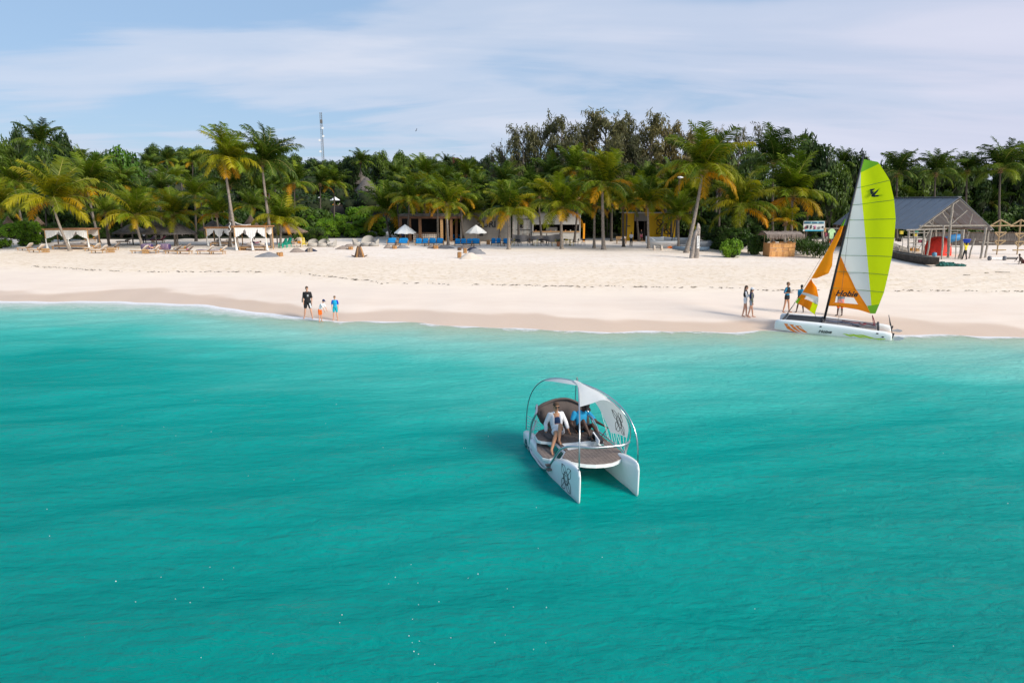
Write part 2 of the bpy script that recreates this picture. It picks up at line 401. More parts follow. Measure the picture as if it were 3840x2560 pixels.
# ================= VEGETATION =================
M_green = leafmat('frond_green', [(.045, .080, .005), (.10, .165, .007), (.20, .26, .008)], .35, 1.0)
M_dark = leafmat('frond_dark_green', [(.024, .052, .006), (.058, .108, .009), (.11, .17, .011)], .3, .8)
M_yell = leafmat('frond_yellow_green', [(.09, .13, .006), (.21, .23, .007), (.38, .33, .008)], .4, .9)
M_oran = leafmat('frond_orange', [(.22, .20, .006), (.48, .28, .006), (.62, .28, .006)], .4, .8)
M_rach = mat('frond_stalk', (.30, .26, .06), .6)
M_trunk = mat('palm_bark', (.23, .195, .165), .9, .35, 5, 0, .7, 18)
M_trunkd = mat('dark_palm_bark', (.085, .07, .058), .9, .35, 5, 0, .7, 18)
M_heart = mat('palm_fibre', (.20, .12, .055), .9, .4, 8)
M_bushb = leafmat('bright_leaf', [(.045, .11, .005), (.11, .23, .009), (.19, .32, .014)], .35, 1.6, .2)
M_bushd = leafmat('dark_leaf', [(.018, .044, .006), (.046, .095, .010), (.085, .145, .014)], .3, 1.6, .25)
M_treeg = leafmat('tree_leaf', [(.020, .045, .007), (.052, .095, .011), (.10, .155, .015)], .3, .6, .4)
M_treeb = leafmat('bright_tree_leaf', [(.025, .070, .008), (.06, .15, .012), (.10, .21, .018)], .3, .8, .2)
M_casu = leafmat('casuarina_needle', [(.075, .080, .034), (.14, .135, .052), (.22, .18, .065)], .3, .35, .3)
M_casb = mat('casuarina_bark', (.11, .095, .08), .9, .3)
M_core = mat('gap_shade_core', (.020, .030, .009), .95, .4)  # dark green core added behind leaves to block light and darken gaps

def frond_mesh(name, p0, p1, seed, mats, L=1., hang=.5, nleaf=50, lw=.017, ll=.27, curl=0.):
    r = random.Random(seed); n = 14; P = [Vector((0, 0, 0))]; side = 0; D = []
    for i in range(n):
        t = i/(n-1); a = R(p0+(p1-p0)*t**1.25); side += curl/n
        d = Vector((math.cos(a)*math.cos(side), math.cos(a)*math.sin(side), math.sin(a))); D.append(d); P.append(P[-1]+d*(L/n))
    V = []; F = []; MI = []
    def strip(q, w, up, mi):
        b = len(V)
        for k, (p, ww) in enumerate(zip(q, w)): V.extend([p-up*ww, p+up*ww])
        for k in range(len(q)-1): F.append((b+2*k, b+2*k+1, b+2*k+3, b+2*k+2)); MI.append(mi)
    for i in range(n):   # stalk: 3-sided
        a, b2 = P[i], P[i+1]; w0 = .013*L*(1-.85*i/n); w1 = .013*L*(1-.85*(i+1)/n); x, y = frame(D[i]); b = len(V)
        for p, w in ((a, w0), (b2, w1)):
            for k in range(3): an = 2.1*k; V.append(p+(x*math.cos(an)+y*math.sin(an))*w)
        for k in range(3): F.append((b+k, b+(k+1) % 3, b+3+(k+1) % 3, b+3+k)); MI.append(0)
    for k in range(nleaf):
        t = .13+.87*(k+r.random()*.5)/nleaf; f = t*n; i = min(int(f), n-1); p = P[i].lerp(P[i+1], f-i); d = D[i]
        up = (Vector((0, 0, 1))-d*d.z); up = up.normalized() if up.length > .05 else Vector((-1, 0, 0))
        sd = d.cross(up).normalized()
        le = ll*L*(.35+.65*math.sin(math.pi*min(1, .18+t*.80))**.8)*r.uniform(.8, 1.12)
        for s in (-1, 1):
            if r.random() < .05: continue
            o = (sd*s*r.uniform(.75, 1.0)+d*r.uniform(.45, .8)+up*r.uniform(-.1, .35)).normalized()
            q = [p]; dr = hang*r.uniform(.6, 1.3); v = o.copy()
            for j in range(3):
                v = (v+Vector((0, 0, -dr*(j+.4)*.55))).normalized(); q.append(q[-1]+v*le/3)
            wd = lw*L*r.uniform(.8, 1.15)
            nrm = v.cross(up).normalized() if r.random() < .4 else d.cross(v).normalized()
            if nrm.length < .1: nrm = d
            nrm = (d*.8+up*.25*r.uniform(-1, 1)).normalized()
            strip(q, [wd*.5, wd*.62, wd*.45, wd*.06], nrm, 1)
    me = bpy.data.meshes.new(name); me.from_pydata([tuple(v) for v in V], [], F)
    for m in mats: me.materials.append(m)
    me.polygons.foreach_set('material_index', MI); me.update(); return me
FR = {}
for key, mt in (('g', M_green), ('d', M_dark), ('y', M_yell), ('o', M_oran)):
    FR[key] = {
        'up': [frond_mesh('frond', 82, 38, 11+i, (M_rach, mt), hang=.2, ll=.25, curl=.15*(-1)**i) for i in range(2)],
        'hi': [frond_mesh('frond', 68, 6, 21+i, (M_rach, mt), hang=.45, ll=.30, curl=.2*(-1)**i) for i in range(3)],
        'mid': [frond_mesh('frond', 34, -48, 31+i, (M_rach, mt), hang=.70, ll=.30, curl=.25*(-1)**i) for i in range(3)],
        'low': [frond_mesh('frond', 6, -72, 41+i, (M_rach, mt), hang=.55, curl=.2*(-1)**i) for i in range(3)]}
def crown_parts(seed, L, cols, nf=24, wind=12, openness=1.):
    """list of (mesh, matrix) for one crown; cols maps class -> colour keys"""
    r = random.Random(seed); out = []
    nf = int(nf*1.12); plan = [('up', max(4, nf//5)), ('hi', nf//3+1), ('mid', nf//3), ('low', max(3, nf//6))]
    off = r.random()*6.28
    for cl, k in plan:
        for i in range(k):
            az = off+2*math.pi*(i+r.uniform(-.3, .3))/k+{'up': 0, 'hi': .5, 'mid': 1.1, 'low': 1.7}[cl]
            me = r.choice(FR[r.choice(cols[cl])][cl])
            s = L*r.uniform(.85, 1.1)*{'up': 1.0, 'hi': 1.05, 'mid': .97, 'low': .88}[cl]
            w = wind*{'up': 1.2, 'hi': 1.3, 'mid': .8, 'low': .35}[cl]
            Mx = Matrix.Rotation(R(w), 4, 'Y') @ Matrix.Rotation(az, 4, 'Z') @ Matrix.Rotation(R(r.uniform(-9, 9)), 4, 'Y') @ Matrix.Rotation(R(r.uniform(-12, 12)), 4, 'X') @ Matrix.Diagonal((s, s*r.uniform(.8, 1.2), s, 1))
            out.append((me, Mx))
    return out
C_FRONT = {'up': 'ggy', 'hi': 'ggy', 'mid': 'gyy', 'low': 'yo'}
C_ORANGE = {'up': 'gy', 'hi': 'gyy', 'mid': 'gyyo', 'low': 'oy'}
C_GREEN = {'up': 'g', 'hi': 'gg', 'mid': 'ggy', 'low': 'yoo'}
C_DARK = {'up': 'd', 'hi': 'dd', 'mid': 'ddg', 'low': 'dgo'}
C_BLACK = {'up': 'd', 'hi': 'd', 'mid': 'd', 'low': 'dg'}
def trunk_mb(base, top, r0, r1, seed, nseg=22, lean=.5):
    r = random.Random(seed); base = Vector(base); top = Vector(top); m = MB(); pts = []; rr = []
    h = (top-base); ctrl = base+Vector((h.x*lean, h.y*lean, h.z*.5)) + Vector((h.x*(.22), 0, 0))
    for i in range(nseg+1):
        t = i/nseg; p = base*(1-t)**2+ctrl*2*t*(1-t)+top*t*t
        pts.append(p); k = r0+(r1-r0)*t; k += r0*.75*math.exp(-t*16)
        rr.append(k*(1+(.05 if i % 2 else -.04)+r.uniform(-.02, .02)))
    return m.tube(pts, rr, 9)
def palm(bu, bv, cu, cv, rpx, seed, label, cols=C_FRONT, nf=24, y=None, group=None, bark=None, r0=.17, wind=12, far=False, base=None):
    if base is None:
        base = gp(bu, bv) if y is None else None
        if y is not None:
            p = Yp(bu, bv, y); base = onground(p[0], y)
    Y = base[1]; c = Yp(cu, cv, Y-.3*0); L = rpx/ppm(Y, c[2])*1.14
    t = thing('coconut_palm', label, 'palm tree', base, group=group)
    loc = Vector(c)-Vector(base)
    trunk_mb((0, 0, -.15), loc, r0, r0*.62, seed).build('trunk', bark or M_trunk, t, True)
    h = MB(); r = random.Random(seed+5)
    h.ell(loc+Vector((0, 0, .05)), (.24, .24, .38), nu=8, nv=6)
    for i in range(7): a = i*.9; h.ell(loc+Vector((math.cos(a)*.22, math.sin(a)*.22, -.15-.1*(i % 2))), (.12, .12, .14), nu=6, nv=5)
    h.build('crown_fibre', M_heart, t, True)
    for me, Mx in crown_parts(seed, L, cols, nf, wind):
        inst('frond', me, t, M=Matrix.Translation(loc) @ Mx)
    return t
def join_frond_mesh(name, seed, cols, nf, wind):
    """one crown joined into one mesh of unit frond length, for palms too far away to pick fronds apart"""
    Vs = []; Fs = []; Ms = []; b = 0; mats = []; cache = {}
    for me, Mx in crown_parts(seed, 1., cols, nf, wind):
        if me.name not in cache:
            a = np.empty(len(me.vertices)*3, np.float32); me.vertices.foreach_get('co', a)
            f = [tuple(p.vertices) for p in me.polygons]; mi = [p.material_index for p in me.polygons]
            cache[me.name] = (a.reshape(-1, 3), np.array(f), np.array(mi), [m for m in me.materials])
        v, f, mi, ml = cache[me.name]; A = np.array(Mx)
        Vs.append(v @ A[:3, :3].T+A[:3, 3]); Fs.append(f+b); b += len(v)
        ix = []
        for m in ml:
            if m not in mats: mats.append(m)
            ix.append(mats.index(m))
        Ms.append(np.array(ix)[mi])
    return fmesh(name, np.concatenate(Vs), np.concatenate(Fs), mats, np.concatenate(Ms))
FARCROWN = {}
for k, c in (('d', C_DARK), ('b', C_BLACK), ('g', C_GREEN)):
    FARCROWN[k] = [join_frond_mesh('crown', 300+i+ord(k), c, 20, 13) for i in range(3)]
FARTRUNK = [trunk_mb((0, 0, -1.0), (.15*s, 0, 1), .024, .015, 7+i, 14).mesh('trunk', M_trunkd, True) for i, s in enumerate((1, -1))]
def far_palm(x, y, top, L, kind, seed, label, group):
    g = onground(x, y); h = top-g[2]; r = random.Random(seed)
    t = thing('background_palm', label, 'palm tree', g, group=group)
    inst('trunk', FARTRUNK[seed % 2], t, (0, 0, 0), (0, 0, r.random()*6), (h, h, h))
    o = inst('crown', FARCROWN[kind][seed % 3], t, (0, 0, h), (0, 0, r.choice((0, 0, .4, -.5))), (L, L, L)); o['kind'] = 'stuff'
    o.location = (.15*h*math.cos(t.children[0].rotation_euler.z)*(1 if seed % 2 == 0 else -1), .15*h*math.sin(t.children[0].rotation_euler.z)*(1 if seed % 2 == 0 else -1), h)
    return t

def leaf_cloud(name, blobs, n, size, seed, m, asp=.55, droop=0., core=None, corek=.72, surf=.75):
    """blobs: (x,y,z,rx,ry,rz). n leaves spread through the outer part of each; optional dark core added inside so gaps look shaded"""
    r = np.random.default_rng(seed); B = np.array(blobs, float)
    w = (B[:, 3]*B[:, 4]*B[:, 5])**(2/3); pick = r.choice(len(B), n, p=w/w.sum()); b = B[pick]
    d = r.normal(0, 1, (n, 3)); d[:, 2] = np.where(d[:, 2] < -.4, -d[:, 2], d[:, 2]); d /= np.linalg.norm(d, axis=1)[:, None]
    rad = surf+(1.12-surf)*r.random(n)**.8
    C = b[:, :3]+d*b[:, 3:]*rad[:, None]
    nrm = d+r.normal(0, .55, (n, 3))+np.array([0, 0, .3]); nrm /= np.linalg.norm(nrm, axis=1)[:, None]
    a = r.normal(0, 1, (n, 3)); a[:, 2] -= droop; u = a-nrm*(a*nrm).sum(1)[:, None]; u /= np.linalg.norm(u, axis=1)[:, None]; v = np.cross(nrm, u)
    s = size*r.uniform(.6, 1.3, n)[:, None]
    V = np.stack([C-u*s, C+v*s*asp*.9-nrm*s*.12, C+u*s, C-v*s*asp*.9-nrm*s*.12], 1).reshape(-1, 3)
    F = np.arange(n*4).reshape(n, 4)
    mats = [m]; mi = np.zeros(n, int)
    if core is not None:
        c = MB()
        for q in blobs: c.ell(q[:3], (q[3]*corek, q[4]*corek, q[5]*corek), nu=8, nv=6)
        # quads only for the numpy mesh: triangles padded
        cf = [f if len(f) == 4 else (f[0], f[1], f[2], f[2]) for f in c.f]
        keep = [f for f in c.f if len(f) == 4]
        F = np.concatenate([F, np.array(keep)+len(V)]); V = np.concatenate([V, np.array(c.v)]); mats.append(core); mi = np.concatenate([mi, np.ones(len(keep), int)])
    return fmesh(name, V, F, mats, mi)
def blobs_in(n, rx, ry, z0, z1, br, seed, flat=.8):
    r = random.Random(seed); o = []
    for i in range(n):
        a = r.random()*6.28; q = math.sqrt(r.random()); z = r.uniform(z0, z1)
        k = 1-.45*((z-z0)/max(.01, z1-z0))**2
        s = br*r.uniform(.65, 1.2)
        o.append((rx*q*k*math.cos(a), ry*q*k*math.sin(a), z, s, s, s*flat))
    return o
# --- bushes and hedges
BUSH = {}
for k, m, n in (('b', M_bushb, 3), ('d', M_bushd, 3)):
    BUSH[k] = [leaf_cloud('foliage', blobs_in(9, .75, .6, .3, .75, .42, 50+i+ord(k))+[(0, 0, .3, .7, .6, .45)], 2300, .085, 60+i, m, core=M_core) for i in range(n)]
def bush(x, y, sx, sy, sz, kind, seed, label, group=None, name='bush', cat='bush'):
    g = onground(x, y); t = thing(name, label, cat, g, group=group)
    inst('foliage', BUSH[kind][seed % 3], t, (0, 0, -.15), (0, 0, random.Random(seed).uniform(-.6, .6)), (sx, sy, sz)); return t
def hedge(pts, h, w, kind, seed, label, leaf=.11, dens=60, name='hedge'):
    dens *= 2.6
    """pts: polyline of ground x,y"""
    r = random.Random(seed); bl = []; L = 0
    for (a, b) in zip(pts[:-1], pts[1:]):
        l = math.dist(a, b); k = max(2, int(l/.8)); L += l
        for i in range(k):
            t = (i+r.random())/k
            for _ in range(3):
                s = r.uniform(.5, .85); hh = r.uniform(.25, h-s*.6)
                x = a[0]+(b[0]-a[0])*t; y = a[1]+(b[1]-a[1])*t+r.uniform(-w/2, w/2)
                bl.append((x, y, float(gz(x, y))+hh, s, s, s*.8))
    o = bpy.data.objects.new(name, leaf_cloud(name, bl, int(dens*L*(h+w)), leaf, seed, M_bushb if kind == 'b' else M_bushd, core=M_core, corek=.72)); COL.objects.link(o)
    return tag(o, label, 'hedge')
# --- broadleaf trees
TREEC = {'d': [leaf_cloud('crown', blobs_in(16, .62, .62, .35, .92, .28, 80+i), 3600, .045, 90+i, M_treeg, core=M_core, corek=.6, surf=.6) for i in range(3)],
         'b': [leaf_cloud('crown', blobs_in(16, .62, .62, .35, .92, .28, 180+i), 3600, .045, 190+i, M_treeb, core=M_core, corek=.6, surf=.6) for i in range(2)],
         'h': [leaf_cloud('crown', blobs_in(16, .62, .62, .35, .92, .25, 280+i), 3000, .055, 290+i, M_casu, core=None, surf=.3, droop=2, asp=.3) for i in range(2)]}
def limb_mesh(seed, m):
    r = random.Random(seed); b = MB(); b.tube([(0, 0, -.05), (.02, 0, .25), (0, .02, .55)], [.035, .028, .02], 7)
    for i in range(6):
        a = i*1.05+r.random()*.4; z = .22+.05*i; b.tube([(0, 0, z), (.2*math.cos(a), .2*math.sin(a), z+.16), (.42*math.cos(a), .42*math.sin(a), z+.28)], [.016, .012, .005], 5)
    return b.mesh('trunk', m, True)
TREET = [limb_mesh(i, M_casb) for i in range(2)]
def tree(x, y, top, w, kind, seed, label, group=None, cat='tree', name='broadleaf_tree'):
    g = onground(x, y); h = top-g[2]; t = thing(name, label, cat, g, group=group)
    inst('trunk', TREET[seed % 2], t, (0, 0, 0), (0, 0, seed), (w*.8, w*.8, h))
    inst('crown', TREEC[kind][seed % len(TREEC[kind])], t, (0, 0, 0), (0, 0, seed*1.7), (w, w, h)); return t
# --- casuarinas: wispy, see-through
def casu_mesh(seed, bare=False):
    r = random.Random(seed); b = MB(); tips = []
    lean = r.uniform(-.06, .06)
    b.tube([(0, 0, -.02), (lean*.3, 0, .3), (lean, .01, .6), (lean*1.3, .02, .97)], [.020, .016, .010, .002], 6)
    for i in range(24):
        z = .26+.66*(i/24)+r.uniform(-.02, .02); a = r.random()*6.28; l = (.30-.22*max(0, z-.35))*r.uniform(.6, 1.1)
        p0 = Vector((lean*z, 0, z)); d = Vector((math.cos(a), math.sin(a), r.uniform(.8, 1.7))).normalized()
        p1 = p0+d*l*.55; p2 = p1+(d+Vector((0, 0, .25))).normalized()*l*.45
        b.tube([p0, p1, p2], [.0065, .004, .0015], 4)
        for j in range(5):
            q = p0.lerp(p2, .35+.13*j)+Vector((r.gauss(0, .01), r.gauss(0, .01), r.gauss(0, .01)))
            d2 = (d+Vector((r.gauss(0, .7), r.gauss(0, .7), r.gauss(.2, .4)))).normalized()
            e = q+d2*.10; b.tube([q, e], [.0025, .0008], 3); tips.append((q, e))
        tips.append((p1, p2))
    rn = np.random.default_rng(seed); n = 1000 if bare else 3700
    T = np.array([[*a, *c] for a, c in tips]); k = rn.integers(0, len(T), n); t = rn.random(n)[:, None]
    C = T[k, :3]*(1-t)+T[k, 3:]*t+rn.normal(0, .012, (n, 3))
    u = rn.normal(0, .45, (n, 3)); u[:, 2] -= .75; u /= np.linalg.norm(u, axis=1)[:, None]
    v = np.cross(u, rn.normal(0, 1, (n, 3))); v /= np.linalg.norm(v, axis=1)[:, None]
    l = (.034*rn.uniform(.5, 1.4, n))[:, None]; w = .0042
    V = np.stack([C-v*w, C+v*w, C+u*l+v*w*.5, C+u*l-v*w*.5], 1).reshape(-1, 3); F = np.arange(4*n).reshape(n, 4)
    return b.mesh('trunk', M_casb), fmesh('crown', V, F, M_casu)
CAS = [casu_mesh(400+i) for i in range(4)]+[casu_mesh(500+i, True) for i in range(2)]
def casuarina(u, v, y, seed, w, label, group, bare=False):
    top = Yp(u, v, y); g = onground(top[0], y); h = (top[2]-g[2])
    t = thing('casuarina_tree', label, 'tree', g, group=group); tm, cm_ = CAS[4+seed % 2] if bare else CAS[seed % 4]
    inst('trunk', tm, t, (0, 0, 0), (0, 0, seed*2.1), (h*w, h*w, h)); o = inst('crown', cm_, t, (0, 0, 0), (0, 0, seed*2.1), (h*w, h*w, h)); return t

RP = 1.0
# ---- the named palms along the beach, left to right (pixels of the photograph) ----
palm(265, 941, 196, 759, 152, 1, 'leaning coconut palm with broad orange-yellow crown over the leftmost white cabana', C_ORANGE, 26)
palm(100, 905, 53, 690, 110, 2, 'mid-green coconut palm behind the left hedge, trunk half hidden', C_GREEN, 22, y=92)
palm(-45, 915, -12, 775, 105, 3, 'coconut palm cut off by the left edge with orange hanging fronds', C_ORANGE, 22, y=88)
palm(140, 880, 147, 545, 92, 4, 'tall dark palm rising highest above the trees at far left', C_DARK, 24, y=112, bark=M_trunkd, wind=5)
palm(375, 914, 327, 700, 138, 5, 'wide green palm with long arching fronds right of the leftmost cabana', C_GREEN, 26)
palm(409, 912, 392, 800, 70, 6, 'short palm behind the pair of loungers right of the leftmost cabana', C_GREEN, 18, y=88, bark=M_trunkd)
palm(537, 930, 508, 818, 118, 7, 'young yellow-green palm with upright fronds beside the thatched parasols', C_FRONT, 24, wind=6)
palm(659, 922, 649, 812, 100, 8, 'small palm with drooping orange fronds in front of the widest thatched parasol', C_ORANGE, 22, wind=2)
palm(826, 922, 812, 806, 88, 9, 'small green palm in front of the grey-curtained cabana', C_GREEN, 20)
palm(894, 938, 841, 604, 128, 10, 'tallest beach palm at left, slim pale trunk and windswept yellow-green crown', C_FRONT, 30, wind=18, r0=.19)
palm(862, 926, 858, 700, 100, 11, 'dark palm whose thick trunk stands just left of the tallest left palm', C_DARK, 20, y=86, bark=M_trunkd)
palm(1023, 930, 982, 614, 132, 12, 'tall dark windswept palm right of the tallest left palm', C_DARK, 30, wind=17, r0=.19)
palm(1051, 926, 1052, 834, 105, 13, 'low bushy palm with orange lower fronds over the green chairs', C_FRONT, 26, wind=8)
palm(1466, 894, 1446, 800, 112, 14, 'upright green palm with forked dark trunk left of the white parasol', C_GREEN, 24, wind=4, bark=M_trunkd)
palm(1569, 899, 1562, 744, 98, 15, 'palm with orange left side standing right of the left white parasol', C_ORANGE, 24)
palm(1605, 897, 1612, 762, 82, 16, 'palm with dark banded trunk in front of the slatted bar counter', C_FRONT, 20, bark=M_trunkd)
palm(1681, 919, 1675, 772, 92, 17, 'slim palm with pale ringed trunk between the blue sofas', C_FRONT, 24)
palm(1775, 905, 1765, 806, 84, 18, 'palm rising through the right white parasol', C_FRONT, 22)
palm(1908, 935, 1907, 797, 118, 19, 'stout palm with golden lower fronds at the right end of the blue sofas', C_FRONT, 28, wind=3, r0=.2)
palm(2107, 934, 2104, 786, 128, 20, 'bushy yellow-green palm in front of the serving hatch', C_FRONT, 30, wind=2, r0=.2)
palm(2228, 930, 2230, 770, 78, 21, 'slender palm with sparse fronds between the serving hatch and the orange palm', C_FRONT, 18)
palm(2264, 936, 2259, 700, 128, 22, 'tall orange palm with pale swollen trunk at the centre right of the beach', C_ORANGE, 28, wind=8, r0=.22)
palm(2339, 926, 2336, 772, 84, 23, 'palm with dark trunk left of the yellow building', C_ORANGE, 18, bark=M_trunkd)
palm(2433, 932, 2430, 770, 98, 24, 'palm in front of the yellow building doorway', C_ORANGE, 22, wind=3)
palm(2545, 932, 2545, 815, 96, 25, 'short palm with green crown beside the stored boats', C_FRONT, 24, wind=0)
palm(2572, 948, 2634, 648, 168, 26, 'tallest beach palm at centre right, leaning trunk and big orange and green crown', C_ORANGE, 34, wind=6, r0=.22)
palm(2772, 930, 2775, 782, 138, 27, 'spreading palm with golden hanging fronds over the dark bushes', C_FRONT, 26, y=80, wind=0)
palm(2900, 905, 2900, 620, 132, 28, 'very tall dark palm with ragged crown against the sky behind the kiosk', C_BLACK, 26, y=90, bark=M_trunkd, wind=8)
palm(2970, 915, 2972, 742, 150, 29, 'large green palm with upright fronds behind the bamboo kiosk', C_GREEN, 30, y=84, wind=2)
palm(2945, 915, 2946, 836, 74, 30, 'little orange palm directly behind the kiosk roof', C_ORANGE, 18, y=80)
palm(3155, 900, 3155, 620, 66, 31, 'dark palm in the gap left of the green sail tip', C_BLACK, 20, y=105, bark=M_trunkd)
for i, (u, v, r, y, sid) in enumerate([(3365, 655, 92, 98, 'left of the row'), (3508, 655, 92, 97, 'second from the left of the row'), (3627, 645, 80, 98, 'third of the row, smaller'), (3752, 640, 112, 96, 'tallest of the row'), (3850, 635, 100, 98, 'cut by the right edge')]):
    palm(u, 900, u, v, r, 40+i, 'dark palm above the metal-roofed shed, '+sid, C_BLACK, 26, y=y, bark=M_trunkd, wind=6)
for i, (u, v, r, y, lab) in enumerate([
    (1592, 665, 84, 108, 'upright dark palm sticking up above the palms behind the slatted bar'), (1887, 690, 84, 105, 'dark upright palm behind the stout golden-fronded palm'),
    (1747, 660, 66, 118, 'dark palm just left of the pink flowering bush'), (1790, 722, 80, 102, 'green palm behind the grey bar wall'),
    (2151, 650, 100, 100, 'broad green palm behind the serving hatch palms'), (2060, 668, 92, 104, 'green palm below the left casuarinas'),
    (1103, 690, 84, 120, 'palm on the slope above the low bushy palm'), (1200, 695, 68, 126, 'palm on the slope left of the hillside parasols'),
    (1252, 692, 72, 128, 'palm on the slope above the hillside parasols'), (1352, 610, 50, 165, 'distant palm above the hillside huts'),
    (294, 610, 66, 130, 'spiky palm top on the left skyline'), (628, 605, 54, 150, 'dark palm top between hedge trees and the windswept palms'),
    (722, 610, 54, 150, 'dark thin palm top just left of the windswept palms'), (2420, 690, 88, 100, 'green palm under the right casuarinas'),
    (2520, 700, 92, 98, 'green palm behind the white street lamp'), (2700, 712, 96, 98, 'green palm under the tall leaning palm'),
    (450, 690, 84, 108, 'green palm above the left thatched parasols'), (600, 720, 88, 100, 'green palm between the thatched parasols and the hill'),
    (730, 742, 88, 98, 'green palm left of the grey-curtained cabana'), (1490, 720, 74, 112, 'green palm behind the forked palm'),
    (1665, 690, 72, 112, 'green palm behind the slatted bar'), (1980, 725, 88, 98, 'green palm behind the serving hatch, at its left')]):
    palm(u, 850, u, v, r, 60+i, lab, (C_GREEN, C_DARK)[i % 2], 20, y=y, bark=M_trunkd, wind=9)

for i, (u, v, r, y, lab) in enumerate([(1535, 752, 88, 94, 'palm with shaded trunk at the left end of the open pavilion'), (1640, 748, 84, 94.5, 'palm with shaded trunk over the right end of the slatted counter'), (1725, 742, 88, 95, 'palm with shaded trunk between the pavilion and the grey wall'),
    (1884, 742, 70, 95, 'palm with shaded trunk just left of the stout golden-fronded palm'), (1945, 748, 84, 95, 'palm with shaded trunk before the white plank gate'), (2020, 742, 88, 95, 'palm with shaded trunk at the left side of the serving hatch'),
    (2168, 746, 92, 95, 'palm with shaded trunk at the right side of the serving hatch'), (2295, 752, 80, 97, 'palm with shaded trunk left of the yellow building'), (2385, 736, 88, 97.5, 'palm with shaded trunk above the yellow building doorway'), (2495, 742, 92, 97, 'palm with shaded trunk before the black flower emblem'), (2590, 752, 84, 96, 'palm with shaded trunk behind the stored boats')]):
    palm(u-14+(i % 3)*14, 850, u, v, r, 90+i, lab, C_GREEN, 22, y=y, bark=M_trunkd, wind=5)  # palms added to hide and shade the bar buildings; the bark itself is dark
# ---- casuarinas above the bar ----
ORD = ['first', 'second', 'third', 'fourth', 'fifth', 'sixth', 'seventh', 'eighth', 'ninth', 'tenth', 'eleventh', 'twelfth', 'thirteenth', 'fourteenth', 'fifteenth']
_cas = sorted([(1835, 560, 118, .8, 1), (1900, 520, 116, .9, 1), (1965, 470, 112, .9, 0), (2040, 462, 113, .9, 0), (2105, 440, 112, 1., 0), (2185, 452, 114, 1., 0), (2268, 415, 113, 1.1, 0),
        (2345, 440, 115, 1., 0), (2440, 432, 113, 1., 0), (2510, 465, 115, 1., 0), (2575, 480, 114, 1., 0), (2700, 478, 116, .9, 1), (2790, 475, 116, .9, 1), (2850, 465, 118, .9, 1), (2145, 520, 108, .9, 0), (2395, 500, 108, .9, 0), (2300, 520, 106, .9, 0), (2640, 500, 118, .9, 1)])
na = nb = 0
for i, (u, v, y, w, bare) in enumerate(_cas):
    v += 18
    if bare: casuarina(u, v, y, i, w*.9, 'thinly leafed casuarina with bare twigs against the sky, '+ORD[nb]+' such from the left', 'bare casuarinas', True); nb += 1
    else: casuarina(u, v, y, i, w, 'wispy brown-green casuarina above the beach bar, '+ORD[na]+' from the left in its clump', 'casuarinas above the bar'); na += 1
# ---- broadleaf trees ----
def tree_px(u, vtop, y, wpx, kind, seed, label, group=None):
    p = Yp(u, vtop, y); tree(p[0], y, p[2], wpx/ppm(y, p[2])/1.55, kind, seed, label, group)
tree_px(3050, 560, 96, 210, 'd', 1, 'round dark broadleaf tree between the very tall dark palm and the green sail')
tree_px(3130, 650, 94, 150, 'd', 2, 'dark brownish tree behind the tip of the green sail')
tree_px(3230, 620, 104, 140, 'd', 21, 'dark tree hidden behind the green sail')
tree_px(450, 572, 128, 190, 'b', 3, 'bright green round tree on the left slope')
tree_px(370, 600, 125, 120, 'b', 4, 'smaller bright green tree left of the bright round one')
tree_px(75, 515, 130, 95, 'd', 5, 'dark rounded tree on the skyline left of the tallest left-edge palm')
tree_px(235, 545, 130, 130, 'd', 6, 'dark rounded tree on the skyline right of the tallest left-edge palm')
tree_px(1330, 600, 170, 110, 'd', 7, 'dark tree left of the hillside huts')
tree_px(1430, 588, 175, 90, 'd', 8, 'rounded tree on the skyline right of the hillside huts')
tree_px(1500, 592, 175, 90, 'd', 9, 'rounded tree on the skyline just left of the bird')
for i, u in enumerate(range(560, 1330, 62)):
    v = np.interp(u, [560, 800, 1000, 1100, 1250, 1330], [562, 575, 590, 588, 612, 605])+random.uniform(-6, 8)
    tree_px(u, v, 205+random.uniform(-15, 15), 95, 'd', 10+i, 'distant broadleaf tree on the hill skyline behind the left palms', 'distant hill trees')
for i, u in enumerate(range(1380, 1900, 65)):
    tree_px(u, 606+random.uniform(-8, 8), 185, 85, 'd', 30+i, 'distant broadleaf tree on the hill skyline above the bar palms', 'distant bar-side trees')
for i, (u, v, y) in enumerate([(-60, 560, 120), (20, 575, 112), (170, 590, 108), (330, 640, 104), (520, 640, 140), (780, 640, 112), (930, 640, 118), (1040, 650, 140), (1560, 640, 140), (1650, 650, 130), (2000, 640, 112), (2200, 600, 118), (2400, 600, 118), (2600, 590, 118), (2700, 560, 118), (2820, 600, 106), (2900, 700, 98), (3350, 640, 112), (3450, 650, 112), (3560, 640, 112), (3680, 640, 112), (3800, 620, 112), (3900, 600, 110), (3280, 700, 104)]):
    tree_px(u, v, y, 150, 'd', 50+i, 'dark broadleaf tree filling the grove behind the palms', 'grove trees')
